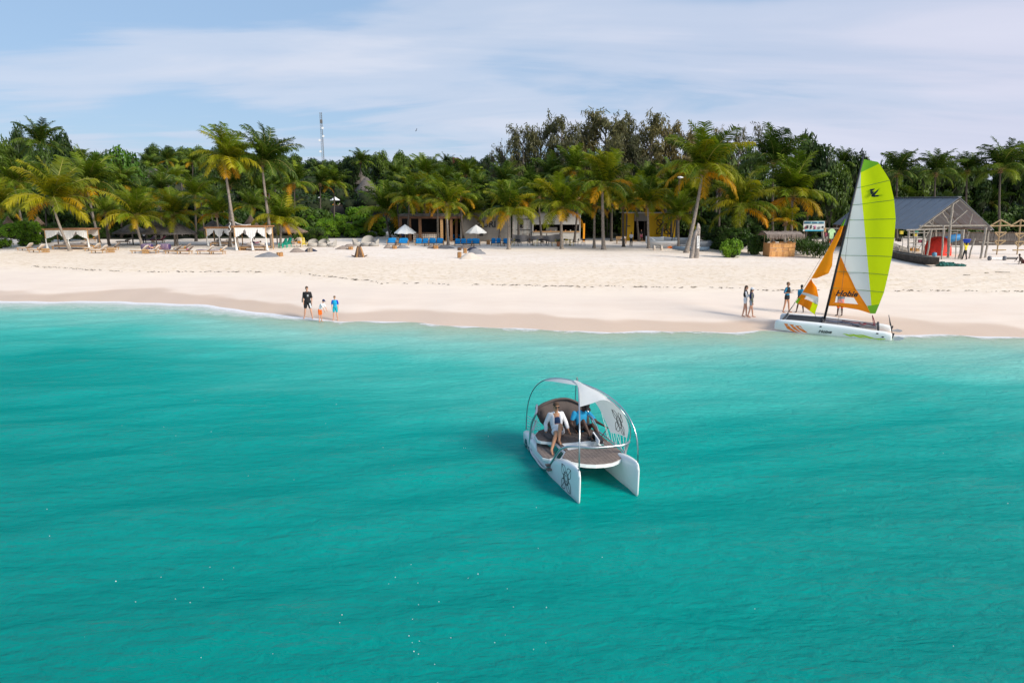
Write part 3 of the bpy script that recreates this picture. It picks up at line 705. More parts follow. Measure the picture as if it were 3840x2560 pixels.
# ---- grove palms that cannot be told apart ----
sky_u = [-100, 0, 100, 200, 300, 400, 600, 800, 1000, 1200, 1400, 1600, 1800, 2000, 2800, 2900, 3000, 3100, 3200, 3300, 3900]
sky_v = [560, 560, 560, 590, 590, 610, 600, 615, 615, 622, 625, 625, 622, 600, 600, 600, 600, 620, 640, 625, 600]
r = random.Random(99); k = 0
for row, (y, dv) in enumerate([(185, 8), (165, 28), (148, 50), (132, 80), (118, 112), (107, 150)]):
    for i in range(26 if row < 4 else 24):
        u = -90+3990*(i+r.uniform(-.35, .35))/(25 if row < 4 else 23)
        if row < 3 and u > 1950: continue
        if 1060 < u < 1470 and row >= 1: continue
        v = float(np.interp(u, sky_u, sky_v))+dv+r.uniform(-14, 20)
        p = Yp(u, v, y+r.uniform(-5, 5)); L = r.uniform(3.0, 4.0); g = float(gz(p[0], p[1]))
        if p[2]-g < 3: continue
        side = 'left' if u < 1300 else ('middle' if u < 2400 else 'right')
        if side == 'left': lab = 'coconut palm in the dense hillside grove at left' if row < 4 else 'coconut palm in the shaded grove just behind the left beach palms'
        elif side == 'middle': lab = 'coconut palm in the dense grove on the slope above the bar' if row < 4 else 'coconut palm in the shaded grove just behind the bar'
        else: lab = 'coconut palm in the dense grove behind the right half of the beach'
        far_palm(p[0], p[1], p[2], L, 'bdgd'[(k*7+row) % 4] if u < 2700 else 'bd'[k % 2], k, lab, 'grove: '+lab[13:]); k += 1
# far-off wood closing the view behind them: one mass
bl = []
for i in range(1500):
    x = r.uniform(-230, 260); y = r.uniform(118, 330); s = r.uniform(2.2, 3.6)
    bl.append((x, y, float(gz(x, y))+r.uniform(.5, 3.6)*(1 if y < 200 else .8), s, s, s*.85))
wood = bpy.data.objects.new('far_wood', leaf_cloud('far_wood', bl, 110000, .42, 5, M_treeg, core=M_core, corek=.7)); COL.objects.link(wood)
tag(wood, 'dense green wood covering the hill behind the palms', 'wood', kind='stuff')
# ---- hedges and shrubs along the top of the beach ----
def gxy(u, v): p = gp(u, v); return (p[0], p[1])
hedge([gxy(-120, 940), gxy(60, 930), gxy(150, 915)], 3.2, 2.4, 'b', 1, 'tall bright green hedge at the left edge beside the cabana', .12, 75)
hedge([gxy(170, 912), gxy(420, 892), gxy(640, 890), gxy(770, 895)], 2.6, 1.6, 'd', 2, 'dark green hedge behind the thatched parasols', .12, 60)
hedge([gxy(1120, 905), gxy(1210, 912)], 2.0, 1.8, 'd', 3, 'low dark hedge end behind the wicker chairs', .11, 80)
hedge([gxy(1205, 893), gxy(1330, 891), gxy(1445, 885)], 3.0, 3., 'b', 4, 'bright green hedge beside the sandy path in the middle', .12, 80)
def gY(u, y): return (Yp(u, 850, y)[0], y)
hedge([gY(1120, 114), gY(1300, 115), gY(1440, 114)], 3.2, 5, 'b', 14, 'mass of bright green shrubs on the slope behind the middle hedge', .14, 45)
hedge([gxy(2640, 925), gxy(2760, 950), gxy(2875, 952)], 2.6, 2.0, 'd', 5, 'dark green hedge left of the bamboo kiosk', .12, 80)
hedge([gxy(2660, 900), gxy(2800, 905), gxy(3060, 905)], 3.4, 2., 'd', 6, 'dark hedge running behind the kiosk', .13, 60)
for i, (u, v, w, h, k, lab) in enumerate([(1240, 850, 6.0, 3.0, 'b', 'grassy green shrub on the slope below the terrace'), (1340, 830, 6.5, 3.4, 'b', 'wide feathery shrub below the terrace at right'), (1170, 850, 5., 2.6, 'd', 'dark shrub on the slope left of the feathery ones'),
        (1225, 780, 2.6, 3.0, 'b', 'white-flowering shrub between the hillside parasols'), (1350, 785, 4.4, 3.2, 'd', 'rounded flowering shrub right of the hillside loungers'),
        (2740, 965, 2.2, 1.9, 'b', 'rounded bright bush at the foot of the golden-fronded palm'), (2830, 955, 2.0, 2.2, 'd', 'dark bush touching the left side of the kiosk')]):
    p = gp(u, v); bush(p[0], p[1], w*.55, w*.5, h, k, i, lab, name='shrub', cat='shrub')
for i, u in enumerate(range(-60, 3900, 105)):
    if 1150 < u < 1460: continue
    y = 111+r.uniform(-1.5, 3); p = Yp(u, 850, y)
    bush(p[0], y, 3.0, 2.4, r.uniform(2.8, 4.2), 'd', i, 'dark undergrowth bush behind the beach buildings and palms', 'undergrowth bushes behind the beach')
for i, u in enumerate(range(-60, 3900, 150)):
    if 1150 < u < 1460 or 3200 < u < 3760: continue
    y = 119+r.uniform(-2, 4); p = Yp(u, 820, y)
    bush(p[0], y, 4.2, 3, r.uniform(4.2, 5.6), 'd', i+1, 'tall dark thicket bush deep in the grove', 'thicket bushes deep in the grove')
# strap-leaved plants right of the kiosk
def strap_mesh(seed, n=120, L=1.7):
    r = random.Random(seed); b = MB()
    for i in range(n):
        a = r.random()*6.28; z0 = r.uniform(0, .9); q = [Vector((r.gauss(0, .35), r.gauss(0, .25), z0))]; v = Vector((math.cos(a)*.5, math.sin(a)*.5, 1)).normalized(); l = L*r.uniform(.5, 1)/4
        for j in range(4): v = (v+Vector((math.cos(a)*.25, math.sin(a)*.25, -.28))).normalized(); q.append(q[-1]+v*l)
        s = Vector((-math.sin(a), math.cos(a), 0))*.035; w = [1, 1, .9, .6, .05]; k = len(b.v)
        b.add([p+s*ww*sg for p, ww in zip(q, w) for sg in (-1, 1)], [(2*j, 2*j+1, 2*j+3, 2*j+2) for j in range(4)])
    return b.mesh('strap_leaves', M_bushd)
SM = [strap_mesh(i) for i in range(3)]
for i, (u, v) in enumerate([(3000, 952), (3025, 958), (3050, 965), (3075, 968), (3010, 935), (3045, 940), (3085, 950), (2990, 940)]):
    p = gp(u, v); t = thing('strap_leaved_plant', 'long-leaved green plant in the clump right of the bamboo kiosk', 'plant', p, group='long-leaved plants right of the kiosk')
    o = inst('leaves', SM[i % 3], t, (0, 0, 0), (0, 0, i), (1.1, 1.1, 1.25)); o['kind'] = 'stuff'
# tide line of dried seaweed
b = MB(); rr = random.Random(4)
for i in range(620):
    x = rr.uniform(-45, 45)
    if rr.random() > .35+.5*math.sin(x*.6)*math.sin(x*.17+1)+.25: continue
    s0 = 13.2+.5*math.sin(x*.25)+rr.gauss(0, .18)+(.5 if x < -10 else 0) - .03*max(0, x-10); y = float(shore_y(x))+s0; l = rr.uniform(.04, .20)*(1.5 if rr.random() < .15 else 1); a = rr.gauss(0, .35); z = float(gz(x, y))+.012
    c, s = math.cos(a), math.sin(a); w = l*rr.uniform(.15, .4)
    b.add([(x-c*l, y-s*l, z-.01), (x+s*w*.5, y-c*w, z), (x+c*l, y+s*l, z-.01), (x-s*w*.5, y+c*w, z+.03)], [(0, 1, 2, 3)])
tag(b.build('seaweed_line', mat('dried_seaweed', (.07, .05, .03), .9)), 'thin dark line of dried seaweed along the beach', 'seaweed', kind='stuff')
b = MB()
for i in range(80):
    if i < 55: u = rr.gauss(rr.choice([1560, 1880, 1500, 700, 950]), 110); v = rr.gauss(rr.choice([2220, 2300, 2350, 1700]), 90)
    else: u = rr.uniform(0, 3840); v = rr.uniform(1500, 2550)
    if v < 1350 or v > 2600: continue
    p = G(u, v, .02); s = rr.uniform(.003, .008)*(1.7 if rr.random() < .12 else 1); k = rr.randint(5, 7); a0 = rr.random()*6
    pts = [(p[0]+s*rr.uniform(.5, 1.3)*math.cos(a0+6.283*j/k), p[1]+s*rr.uniform(.5, 1.3)*math.sin(a0+6.283*j/k)) for j in range(k)]
    b.add([(q[0], q[1], .03) for q in pts]+[(p[0], p[1], .045)], [(j, (j+1) % k, k) for j in range(k)])
tag(b.build('foam_flecks', mat('foam_white', (.8, .82, .82), .8)), 'small white foam flecks floating on the turquoise water', 'foam', kind='stuff')
# ================= BEACH BUILDINGS AND FURNITURE =================
M_white = mat('white_plaster', (.40, .39, .37), .85, .12, 2); M_grey = mat('grey_plaster', (.17, .158, .145), .85, .15, 1.5)  # white and grey plaster darkened to stand in for palm shade
M_yellow = mat('yellow_plaster', (.44, .265, .006), .85, .10, 2); M_black = mat('black_paint', (.015, .015, .017), .6, .1)
M_wood = mat('light_wood', (.42, .25, .11), .75, .3, 9, 0, .3); M_dwood = mat('dark_wood', (.10, .060, .038), .8, .35, 9, 0, .3)
M_gwood = mat('weathered_pole', (.30, .27, .23), .9, .3, 7, 0, .5); M_fwood = mat('fresh_pole', (.34, .24, .13), .8, .25, 7)
M_thatch = mat('grey_thatch', (.115, .10, .09), .95, .45, 3, 0, 1., 30); M_thatchb = mat('brown_thatch', (.17, .12, .085), .95, .45, 3, 0, 1., 30)
M_canvas = mat('white_canvas', (.74, .74, .73), .8, .05, 3); M_cloth = mat('white_curtain', (.70, .69, .66), .85, .08, 4, 0, .3, 12)
M_greyc = mat('grey_curtain', (.40, .40, .40), .85, .1, 4, 0, .3, 12)
M_blue = mat('blue_cushion', (.004, .21, .50), .8, .12, 6); M_taupe = mat('taupe_cushion', (.26, .21, .18), .85, .12, 6)
M_cream = mat('cream_cushion', (.60, .52, .44), .85, .08, 5); M_orange = mat('orange_cushion', (.75, .30, .01), .8, .08)
M_gbag = mat('grey_canvas_bag', (.20, .20, .21), .9, .15, 4, 0, .4, 10); M_navy = mat('navy_canvas', (.014, .020, .045), .85, .2)
M_wick = mat('grey_wicker', (.36, .34, .31), .85, .3, 25, 0, .6, 60); M_teal = mat('teal_plastic', (.01, .32, .22), .5, .08)
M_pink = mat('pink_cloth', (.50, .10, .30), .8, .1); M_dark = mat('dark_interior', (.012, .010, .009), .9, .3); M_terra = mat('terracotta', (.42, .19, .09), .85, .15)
M_steel = mat('steel', (.55, .56, .58), .28, .05, 5, 1.); M_dmetal = mat('dark_metal', (.035, .035, .04), .5, .1, 5, .3); M_chairy = mat('yellow_chair_paint', (.50, .38, .03), .5, .1)
def striped(name, a, b, sc, axis=0):
    m = bpy.data.materials.new(name); m.use_nodes = True; t = NT(m.node_tree); o = t.n('ShaderNodeOutputMaterial'); p = t.n('ShaderNodeBsdfPrincipled'); t.l(p.outputs[0], o.inputs[0])
    s = t.n('ShaderNodeSeparateXYZ'); t.l(t.n('ShaderNodeTexCoord').outputs['Object'], s.inputs[0])
    f = t.math('FRACT', t.math('MULTIPLY', s.outputs[axis], sc)); t.l(t.ramp(f, [(0, a), (.45, b), (.7, a)], 'CONSTANT'), p.inputs['Base Color']); p.inputs['Roughness'].default_value = .85; return m
M_strip = striped('striped_towel', (.05, .03, .11), (.55, .38, .38), 7.); M_stripr = striped('red_striped_cloth', (.30, .05, .07), (.05, .03, .08), 8.)
def bp(mb, u0, u1, v0, v1, y, depth, mi=0, dy=0):
    a = Yp(u0, v1, y); b = Yp(u1, v0, y); zb = max(a[2], float(gz((a[0]+b[0])/2, y))-.1) if v1 > 880 else a[2]
    mb.box(((a[0]+b[0])/2, y+depth/2+dy, (zb+b[2])/2), (b[0]-a[0], depth, b[2]-zb), mi=mi); return a[0], b[0], zb, b[2]
def emblem(mb, M, R0, w):
    """four petals round concentric rings, drawn in raised lines in the local xy plane of M"""
    P = lambda pts, closed=False: mb.tube([M @ Vector((x*R0, y*R0, 0)) for x, y in pts], w, 4, closed=closed)
    for q in (.26, .44, .55): P([(q*math.cos(a*math.pi/10), q*math.sin(a*math.pi/10)) for a in range(20)], True)
    for k in range(4):
        a = math.pi/2*k; c, s = math.cos(a), math.sin(a); rot = lambda L: [(c*x-s*y, s*x+c*y) for x, y in L]
        P(rot([(.12, .50), (.22, .85), (.45, .98), (.98, .98), (.98, .45), (.85, .22), (.50, .12)])); P(rot([(.40, .40), (.98, .98)]))
def text_mesh(body, size, bold=0., shear=0., depth=.01, spacing=1.):
    c = bpy.data.curves.new('lettering', 'FONT'); c.body = body; c.size = size; c.offset = bold; c.shear = shear; c.extrude = depth; c.align_x = 'CENTER'; c.align_y = 'CENTER'; c.space_character = spacing; c.resolution_u = 3
    o = bpy.data.objects.new('tmp', c); COL.objects.link(o); dg = bpy.context.evaluated_depsgraph_get(); dg.update()
    me = bpy.data.meshes.new_from_object(o.evaluated_get(dg)); bpy.data.objects.remove(o); bpy.data.curves.remove(c); me.name = 'lettering'; return me
def put_text(body, size, m, parent, M, **k):
    me = text_mesh(body, size, **k); me.materials.clear(); me.materials.append(m); return inst('lettering', me, parent, M=M)
FACE = Matrix.Rotation(R(90), 4, 'X')     # text standing up, read from the sea side

# -- grey bar building
y = 97.; t = thing('bar_building', 'grey plastered bar wall with big black letters behind the right white parasol', 'building', onground(Yp(1820, 900, y)[0], y))
def W_(mb, name, m, par=None, smooth=False, label=None): return mb.build(name, m, par or t, smooth, True, label)
m = MB(); x0, x1, z0, z1 = bp(m, 1727, 1916, 800, 912, y, 5.); W_(m, 'wall', M_grey)
m = MB(); bp(m, 1722, 1921, 795, 800, y-.1, 5.2); W_(m, 'roof_edge', M_grey)
c = Yp(1824, 842, y-.03)-np.array(t.location)
put_text('ZURI', 1.22, M_black, t, Matrix.Translation(c) @ FACE, bold=.03, depth=.02)
m = MB(); bp(m, 1798, 1812, 866, 884, y-.06, .05); W_(m, 'notice_board', M_black)
# white plank door section
t = thing('plank_gate', 'white weathered plank gate with black round emblem beside the grey wall', 'gate', onground(Yp(1960, 900, y)[0], y))
for i in range(13):
    m = MB(); u = 1922+i*5.9; bp(m, u, u+5.5, 805+(i % 3)*.8, 905, y+.3+.03*(i % 2), .06); W_(m, 'plank', M_white if i % 3 else mat('stained_plank', (.38, .35, .32), .9, .3, 4))
m = MB(); bp(m, 1936, 1988, 821, 823, y+.22, .06); bp(m, 1936, 1988, 861, 863, y+.22, .06); W_(m, 'rail', M_dmetal)
m = MB(); c = Vector(Yp(1952, 846, y+.2)); emblem(m, Matrix.Translation(c) @ FACE, .34, .035); W_(m, 'emblem', M_black)
put_text('2012', .3, M_dmetal, t, Matrix.Translation(Yp(1966, 879, y+.2)-np.array(t.location)) @ FACE, depth=.01)
# serving hatch building
t = thing('kiosk_building', 'low white building with a wide dark serving hatch behind the bushy palm', 'building', onground(Yp(2085, 900, y)[0], y))
m = MB(); bp(m, 2001, 2172, 800, 842, y, .25); W_(m, 'fascia', M_white)
m = MB(); bp(m, 2001, 2172, 870, 912, y, .25); W_(m, 'counter_wall', M_white)
m = MB(); bp(m, 1996, 2001, 800, 912, y, 4.); W_(m, 'side_wall', M_white); m = MB(); bp(m, 2172, 2178, 800, 912, y, 4.); W_(m, 'side_wall', M_white)
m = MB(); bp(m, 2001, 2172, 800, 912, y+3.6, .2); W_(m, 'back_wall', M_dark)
m = MB(); a = Yp(1996, 800, y); b_ = Yp(2178, 800, y); m.box(((a[0]+b_[0])/2, y+2, a[2]+.06), (b_[0]-a[0]+.3, 4.3, .12)); W_(m, 'roof_slab', M_grey)
m = MB(); bp(m, 1999, 2174, 867, 870.5, y-.15, .5); W_(m, 'counter_top', M_wood)
m = MB(); bp(m, 2048, 2090, 852, 870, y+.5, .3); W_(m, 'appliance', M_grey)
for i in range(9):
    m = MB(); u = 2008+i*18.5; bp(m, u, u+4, 862, 867, y+.1, .1); W_(m, 'jar', (M_terra, M_white, M_dmetal)[i % 3])
m = MB(); bp(m, 2186, 2194, 838, 905, y, .2); W_(m, 'signboard', M_orange)
# pavilion with slatted counter
t = thing('bar_pavilion', 'open pavilion with reddish beams and a pale slatted bar counter', 'pavilion', onground(Yp(1610, 895, y)[0], y))
m = MB(); bp(m, 1495, 1735, 803, 812, y-1.5, 6.5); W_(m, 'roof', M_thatch)
m = MB(); bp(m, 1497, 1735, 812, 820, y-1.6, .25); W_(m, 'beam', mat('red_beam', (.12, .055, .03), .8, .25))
for u in (1502, 1536, 1575, 1656, 1676, 1692, 1712):
    m = MB(); bp(m, u-4, u+4, 815, 905, y-1.4+(u % 3), .3); W_(m, 'post', M_wood if u in (1656, 1676) else mat('brown_post', (.20, .10, .05), .8, .25))
m = MB(); bp(m, 1548, 1649, 876, 908, y-1., 1.2); W_(m, 'counter', M_dark)
for i in range(14):
    for j in range(4):
        m = MB(); bp(m, 1550+i*7.05, 1555.2+i*7.05, 877+j*7.6, 883.4+j*7.6, y-1.06, .08); W_(m, 'slat', M_cream)
m = MB(); bp(m, 1545, 1652, 873, 876, y-1.2, 1.6); W_(m, 'counter_top', M_dwood)
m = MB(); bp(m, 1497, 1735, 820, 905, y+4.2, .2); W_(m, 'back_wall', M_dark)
# yellow building
y = 99.; t = thing('yellow_building', 'yellow flat-roofed building with open doorway and a black flower emblem', 'building', onground(Yp(2440, 900, y)[0], y))
m = MB(); bp(m, 2345, 2379, 800, 908, y, .3); W_(m, 'wall', M_yellow)
m = MB(); bp(m, 2429, 2536, 800, 908, y, .3); W_(m, 'wall', M_yellow)
m = MB(); bp(m, 2379, 2429, 800, 829, y+.02, .26); W_(m, 'lintel_panel', M_grey)
m = MB(); bp(m, 2341, 2540, 797, 800, y-.1, 5.); W_(m, 'roof_coping', M_white)
m = MB(); bp(m, 2345, 2348, 800, 908, y+.35, 4.2); W_(m, 'side_wall', M_yellow); m = MB(); bp(m, 2533, 2536, 800, 908, y+.35, 4.2); W_(m, 'side_wall', M_yellow)
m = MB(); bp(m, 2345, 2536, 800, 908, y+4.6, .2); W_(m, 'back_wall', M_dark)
m = MB(); emblem(m, Matrix.Translation(Vector(Yp(2489, 851, y-.04))) @ FACE, 1.02, .05); W_(m, 'emblem', M_black)
m = MB(); bp(m, 2446, 2500, 892, 908, y-.8, .7); W_(m, 'bench', mat('yellow_bench', (.45, .26, .012), .8))
m = MB(); bp(m, 2370, 2440, 903, 910, y-1.6, 1.4); W_(m, 'step', M_wood)
for u, w in ((2346, 8), (2503, 7)):
    m = MB(); bp(m, u, u+w, 800, 908, y-1.3, .3); W_(m, 'post', M_dmetal)
m = MB(); bp(m, 2347, 2364, 846, 850, y-.05, .03); W_(m, 'wall_mark', M_black)
# open-sided fabric windbreak between the tables and the bar
y = 92.; t = thing('fabric_windbreak', 'long sagging grey cloth strung in front of the white bar building', 'windbreak', onground(Yp(2010, 900, y)[0], y))
m = MB(); N = 24; up = []; lo = []
for i in range(N+1):
    k = i/N; u = 1921+k*178; sag = 6*math.sin(math.pi*k)+1.2*math.sin(k*19); p = Yp(u, 878+sag, y+.12*math.sin(i*1.3)); q = Yp(u, 904+4*math.sin(k*9), y+.3*math.sin(i*.9)); up.append(p); lo.append(q)
m.add(up+lo, [(i, i+1, N+2+i, N+1+i) for i in range(N)]); W_(m, 'cloth', mat('grey_cloth', (.17, .155, .15), .9, .2), smooth=True)
for u in (1921, 1985, 2050, 2099):
    m = MB(); m.tube([Yp(u, 875, y+.1), onground(Yp(u, 900, y)[0], y+.1)-np.array([0, 0, .1])], .06, 6); W_(m, 'pole', M_dwood)

# -- furniture prototypes ----------------------------------------------------
def cushion(mb, c, s, M=None, mi=0): return mb.ell(c, (s[0]/2, s[1]/2, s[2]/2), M, 12, 8, mi, .45)
def sofa(name, label, w, px, seats, seed, m=M_blue, group='blue-cushioned sofas in front of the bar', y=None, rz=0, mirror=False):
    p = gp(*px) if y is None else onground(Yp(px[0], px[1], y)[0], y)
    t = thing(name, label, 'sofa' if seats > 1 else 'armchair', p, rz, group)
    f = MB(); f.box((0, 0, .24), (w, .8, .06)); f.box((0, .38, .55), (w, .05, .10)); f.build('frame', M_wood, t)
    for sx in (-1, 1):
        f = MB(); f.box((sx*(w/2-.03), 0, .62), (.07, .8, .05)); f.build('armrest', M_wood, t)
        for sy in (-1, 1): f = MB(); f.box((sx*(w/2-.03), sy*.36, .31), (.06, .06, .62)); f.build('leg', M_wood, t)
    for i in range(seats):
        cx = -w/2+w*(i+.5)/seats; f = MB(); cushion(f, (cx, -.02, .36), (w/seats*.98, .76, .20)); f.build('seat_cushion', m, t, True)
        f = MB(); Q = Matrix.Rotation(R(-14+random.uniform(-4, 4)), 3, 'X') @ Matrix.Rotation(R(random.uniform(-7, 7)), 3, 'Y'); cushion(f, (cx, .26, .66), (w/seats*.88, .2, .52), Q); f.build('back_cushion', m, t, True)
    if seed % 2: f = MB(); cushion(f, (-w/2+.25, -.05, .55), (.2, .5, .4), Matrix.Rotation(R(20), 3, 'Y')); f.build('loose_cushion', m, t, True)
    return t
sofa('armchair', 'blue-cushioned armchair farthest left, by the left white parasol', 1.25, (1470, 919), 1, 0)
sofa('armchair', 'blue-cushioned armchair right of the farthest left one, under the left white parasol', 1.35, (1513, 920), 1, 1)
sofa('sofa', 'blue two-seat sofa between the thin pale trunk and the grey bean bags', 1.75, (1583, 921), 2, 1)
sofa('sofa', 'blue-cushioned sofa left of the slim ringed palm trunk', 1.95, (1636, 920), 2, 0)
sofa('sofa', 'long blue sofa heaped with cushions left of the right parasol', 2.25, (1738, 922), 3, 1)
sofa('armchair', 'blue armchair joined to the long heaped sofa, below the right parasol', 1.15, (1784, 921), 1, 0)
sofa('sofa', 'blue sofa with one large cushion left of the stout palm', 1.3, (1860, 920), 2, 1)
sofa('armchair', 'blue armchair half hidden behind the stout palm trunk', 1.1, (1901, 921), 1, 0)
sofa('sofa', 'blue sofa in the back row by the dark posts', 1.5, (1706, 903), 2, 0)
sofa('sofa', 'blue sofa in the back row left of the right parasol pole', 1.4, (1740, 903), 2, 0)
sofa('sofa', 'blue sofa in the back row right of the right parasol', 1.7, (1804, 903), 2, 0)
sofa('sofa', 'blue sofa in the back row below the black letters', 1.5, (1836, 903), 2, 0)
def low_table(u, v, w, label, m=M_dwood, h=.38):
    t = thing('low_table', label, 'table', gp(u, v), group='low tables'); f = MB(); f.box((0, 0, h), (w, .7, .05)); f.build('tabletop', m, t)
    for a in (-1, 1):
        for b in (-1, 1): f = MB(); f.box((a*(w/2-.08), b*.28, h/2), (.06, .06, h)); f.build('leg', m, t)
low_table(1492, 924, .8, 'small low table before the two left blue armchairs'); low_table(1610, 924, 1.3, 'low dark table in front of the blue sofas left of the ringed trunk')
low_table(1757, 925, 1.5, 'low dark table in front of the long heaped sofa'); low_table(1880, 923, 1.0, 'low wooden table by the stout palm')
def parasol(u, v, uv_top, wpx, label, cat='parasol', group=None, y=None, hpx=None, sides=8, m=M_canvas, pole=M_white):
    p = gp(u, v) if y is None else onground(Yp(u, v, y)[0], y); Y = p[1]; top = Yp(*uv_top, Y); k = ppm(Y, top[2]); r = wpx/k/2; h = top[2]-p[2]; hh = hpx/k
    t = thing('parasol', label, cat, p, group=group)
    f = MB(); f.tube([(0, 0, -.1), (0, 0, h-.03)], .035, 6); f.build('pole', pole, t)
    for i in range(sides):
        a0 = 2*math.pi*(i)/sides+.2; a1 = a0+2*math.pi/sides; f = MB(); dx = top[0]-p[0]
        v0 = [(dx*0, 0, h), (r*.5*math.cos(a0), r*.5*math.sin(a0), h-hh*.42), (r*.5*math.cos(a1), r*.5*math.sin(a1), h-hh*.42), (r*math.cos(a0), r*math.sin(a0), h-hh*.93), (r*math.cos(a1), r*math.sin(a1), h-hh*.93), (r*1.0*math.cos(a0), r*1.0*math.sin(a0), h-hh*1.06), (r*1.0*math.cos(a1), r*1.0*math.sin(a1), h-hh*1.06), (r*.96*math.cos((a0+a1)/2), r*.96*math.sin((a0+a1)/2), h-hh*1.0)]
        f.add(v0, [(0, 1, 2), (1, 3, 4, 2), (3, 5, 7, 6, 4)]); f.build('canopy_panel', m, t)
    return t
parasol(1521, 915, (1521, 841), 82, 'white eight-sided parasol above the left pair of blue armchairs', hpx=33, y=92)
parasol(1786, 912, (1786, 843), 80, 'white parasol with a palm trunk in front of it, below the black letters', hpx=30, y=94)
# hillside terrace
y = 150.; t = thing('terrace_wall', 'low dark stone terrace wall on the slope under the hillside loungers', 'wall', onground(Yp(1220, 780, y)[0], y))
m = MB(); a = Yp(1095, 776, y); b_ = Yp(1420, 776, y); m.box(((a[0]+b_[0])/2, y+4, a[2]-.9), (b_[0]-a[0], 8, 1.8)); TZ = a[2]; W_(m, 'stone_base', mat('dark_stone', (.035, .034, .033), .9, .4, 2))
for u, w, lab in ((1128, 40, 'leftmost'), (1199, 40, 'middle'), (1258, 42, 'rightmost')):
    p = Yp(u, 776, y+1.2); p[2] = TZ; Y = p[1]; top = Yp(u, 738, Y); k = ppm(Y, 6); tt = thing('parasol', 'small white parasol on the hillside terrace, '+lab+' of three', 'parasol', p, group='hillside parasols')
    f = MB(); f.tube([(0, 0, 0), (0, 0, top[2]-TZ)], .04, 6); f.build('pole', M_dwood, tt)
    f = MB(); h = top[2]-TZ; rr_ = w/k/2; f.lathe([(rr_, h-13/k), (rr_*.45, h-6/k), (.02, h)], 8); f.build('canopy', M_canvas, tt)
for i, u in enumerate([1112, 1205, 1222, 1240, 1262, 1284, 1302, 1322, 1342]):
    p = Yp(u, 776, y+.8); p[2] = TZ; tt = thing('terrace_lounger', 'tiny lounger on the hillside terrace', 'lounger', p, .5, 'hillside loungers')
    f = MB(); f.box((0, 0, .3), (1.3, .6, .1)); f.build('seat', M_dwood, tt)
    f = MB(); f.box((.55, 0, .55), (.6, .55, .08), M=Matrix.Rotation(R(-48), 3, 'Y')); f.build('backrest', (M_cream, M_pink, M_cream, M_orange)[i % 4] if i else M_cream, tt)
# hillside huts
def hut(u, v, w, hpx, y, label, ridge=0):
    p = Yp(u, v, y); g = onground(p[0], y); k = ppm(y, p[2]); r = w/k/2; ez = p[2]; t = thing('thatched_hut', label, 'hut', g)
    f = MB(); f.lathe([(r*.72, -.5), (r*.72, ez-g[2]+.2)], 12); f.build('wall', M_grey, t)
    f = MB(); h = hpx/k; f.lathe([(r, ez-g[2]-.15), (r*1.0, ez-g[2]), (r*.55, ez-g[2]+h*.52), (r*.16, ez-g[2]+h*.93), (.05, ez-g[2]+h)], 16); f.build('roof', M_thatch, t, True)
hut(1352, 690, 92, 48, 172, 'thatched hut on the hill, the farther and higher of the pair')
hut(1376, 716, 90, 50, 158, 'thatched hut on the hill, the nearer and lower of the pair')
hut(1676, 626, 50, 22, 190, 'brown roof peeping over the skyline beside the pink flowering bush')
t = hut(575, 668, 150, 36, 138, 'broad reddish-brown thatched roof on the left slope')
p = Yp(1712, 606, 182); g = onground(p[0], 182)
bo = thing('flowering_bush', 'pink bougainvillea bush on the skyline left of the casuarinas', 'bush', g)
inst('foliage', leaf_cloud('foliage', blobs_in(9, .75, .6, .3, .75, .42, 777), 1500, .085, 3, leafmat('pink_flower', [(.05, .05, .02), (.40, .08, .10), (.55, .14, .16)], .3), core=M_core), bo, (0, 0, p[2]-g[2]-2.5), (0, 0, 0), (2.2, 2, 3.2))
m = MB(); m.tube([(0, 0, -.3), (0, 0, p[2]-g[2]-1.5)], .15, 6); m.build('stem', M_casb, bo)
# radio mast
y = 250.; bx = Yp(1213, 610, y)[0]; tz = Yp(1203, 422, y)[2]; g = onground(bx, y); t = thing('radio_mast', 'tall thin grey lattice radio mast rising from the hill', 'mast', g)
h = tz-g[2]; dx = Yp(1203, 422, y)[0]-bx
dx = 0; lg = [(-.42, -.25), (.42, -.25), (0, .45)]
for a, b in lg: f = MB(); f.tube([(a, b, 0), (a*.9+dx, b*.9, h)], .045, 4); f.build('leg', M_grey, t)
f = MB(); n = 34
for i in range(n):
    z = h*(i+.5)/n; z2 = h*(i+1.5)/n
    for j in range(3): a, b = lg[j], lg[(j+1) % 3]; f.tube([(a[0], a[1], z), (b[0], b[1], z)], .03, 3); f.tube([(a[0], a[1], z), (b[0], b[1], min(h, z2))], .025, 3)
o = f.build('lattice', M_grey, t); o['kind'] = 'stuff'
for zz_, xx in ((.20, -.7), (.42, -.8), (.50, .6), (.66, .5)):
    f = MB(); f.lathe([(.02, -.12), (.42, .12), (.4, .15)], 10); o = f.build('dish', M_canvas, t); o.location = (xx, -.5, Yp(1213, 607-190*zz_, y)[2]-g[2]); o.rotation_euler = (R(80), 0, 0)
f = MB(); f.box((0, 0, h*.87), (.7, .7, 1.1)); f.build('antenna_box', M_grey, t)
# bird
y = 80.; p = Yp(1561, 489, y); t = thing('bird', 'small dark bird flying high over the palms', 'bird', p); f = MB(); f.ell((0, 0, 0), (.05, .15, .05)); f.build('body', M_dmetal, t, True)
for s in (-1, 1): f = MB(); f.add([(0, .05, 0), (s*.1, .03, s*.08+.05), (s*.05, -.03, s*.2+.03), (0, -.05, 0)], [(0, 1, 2, 3)]); f.build('wing', M_dmetal, t)
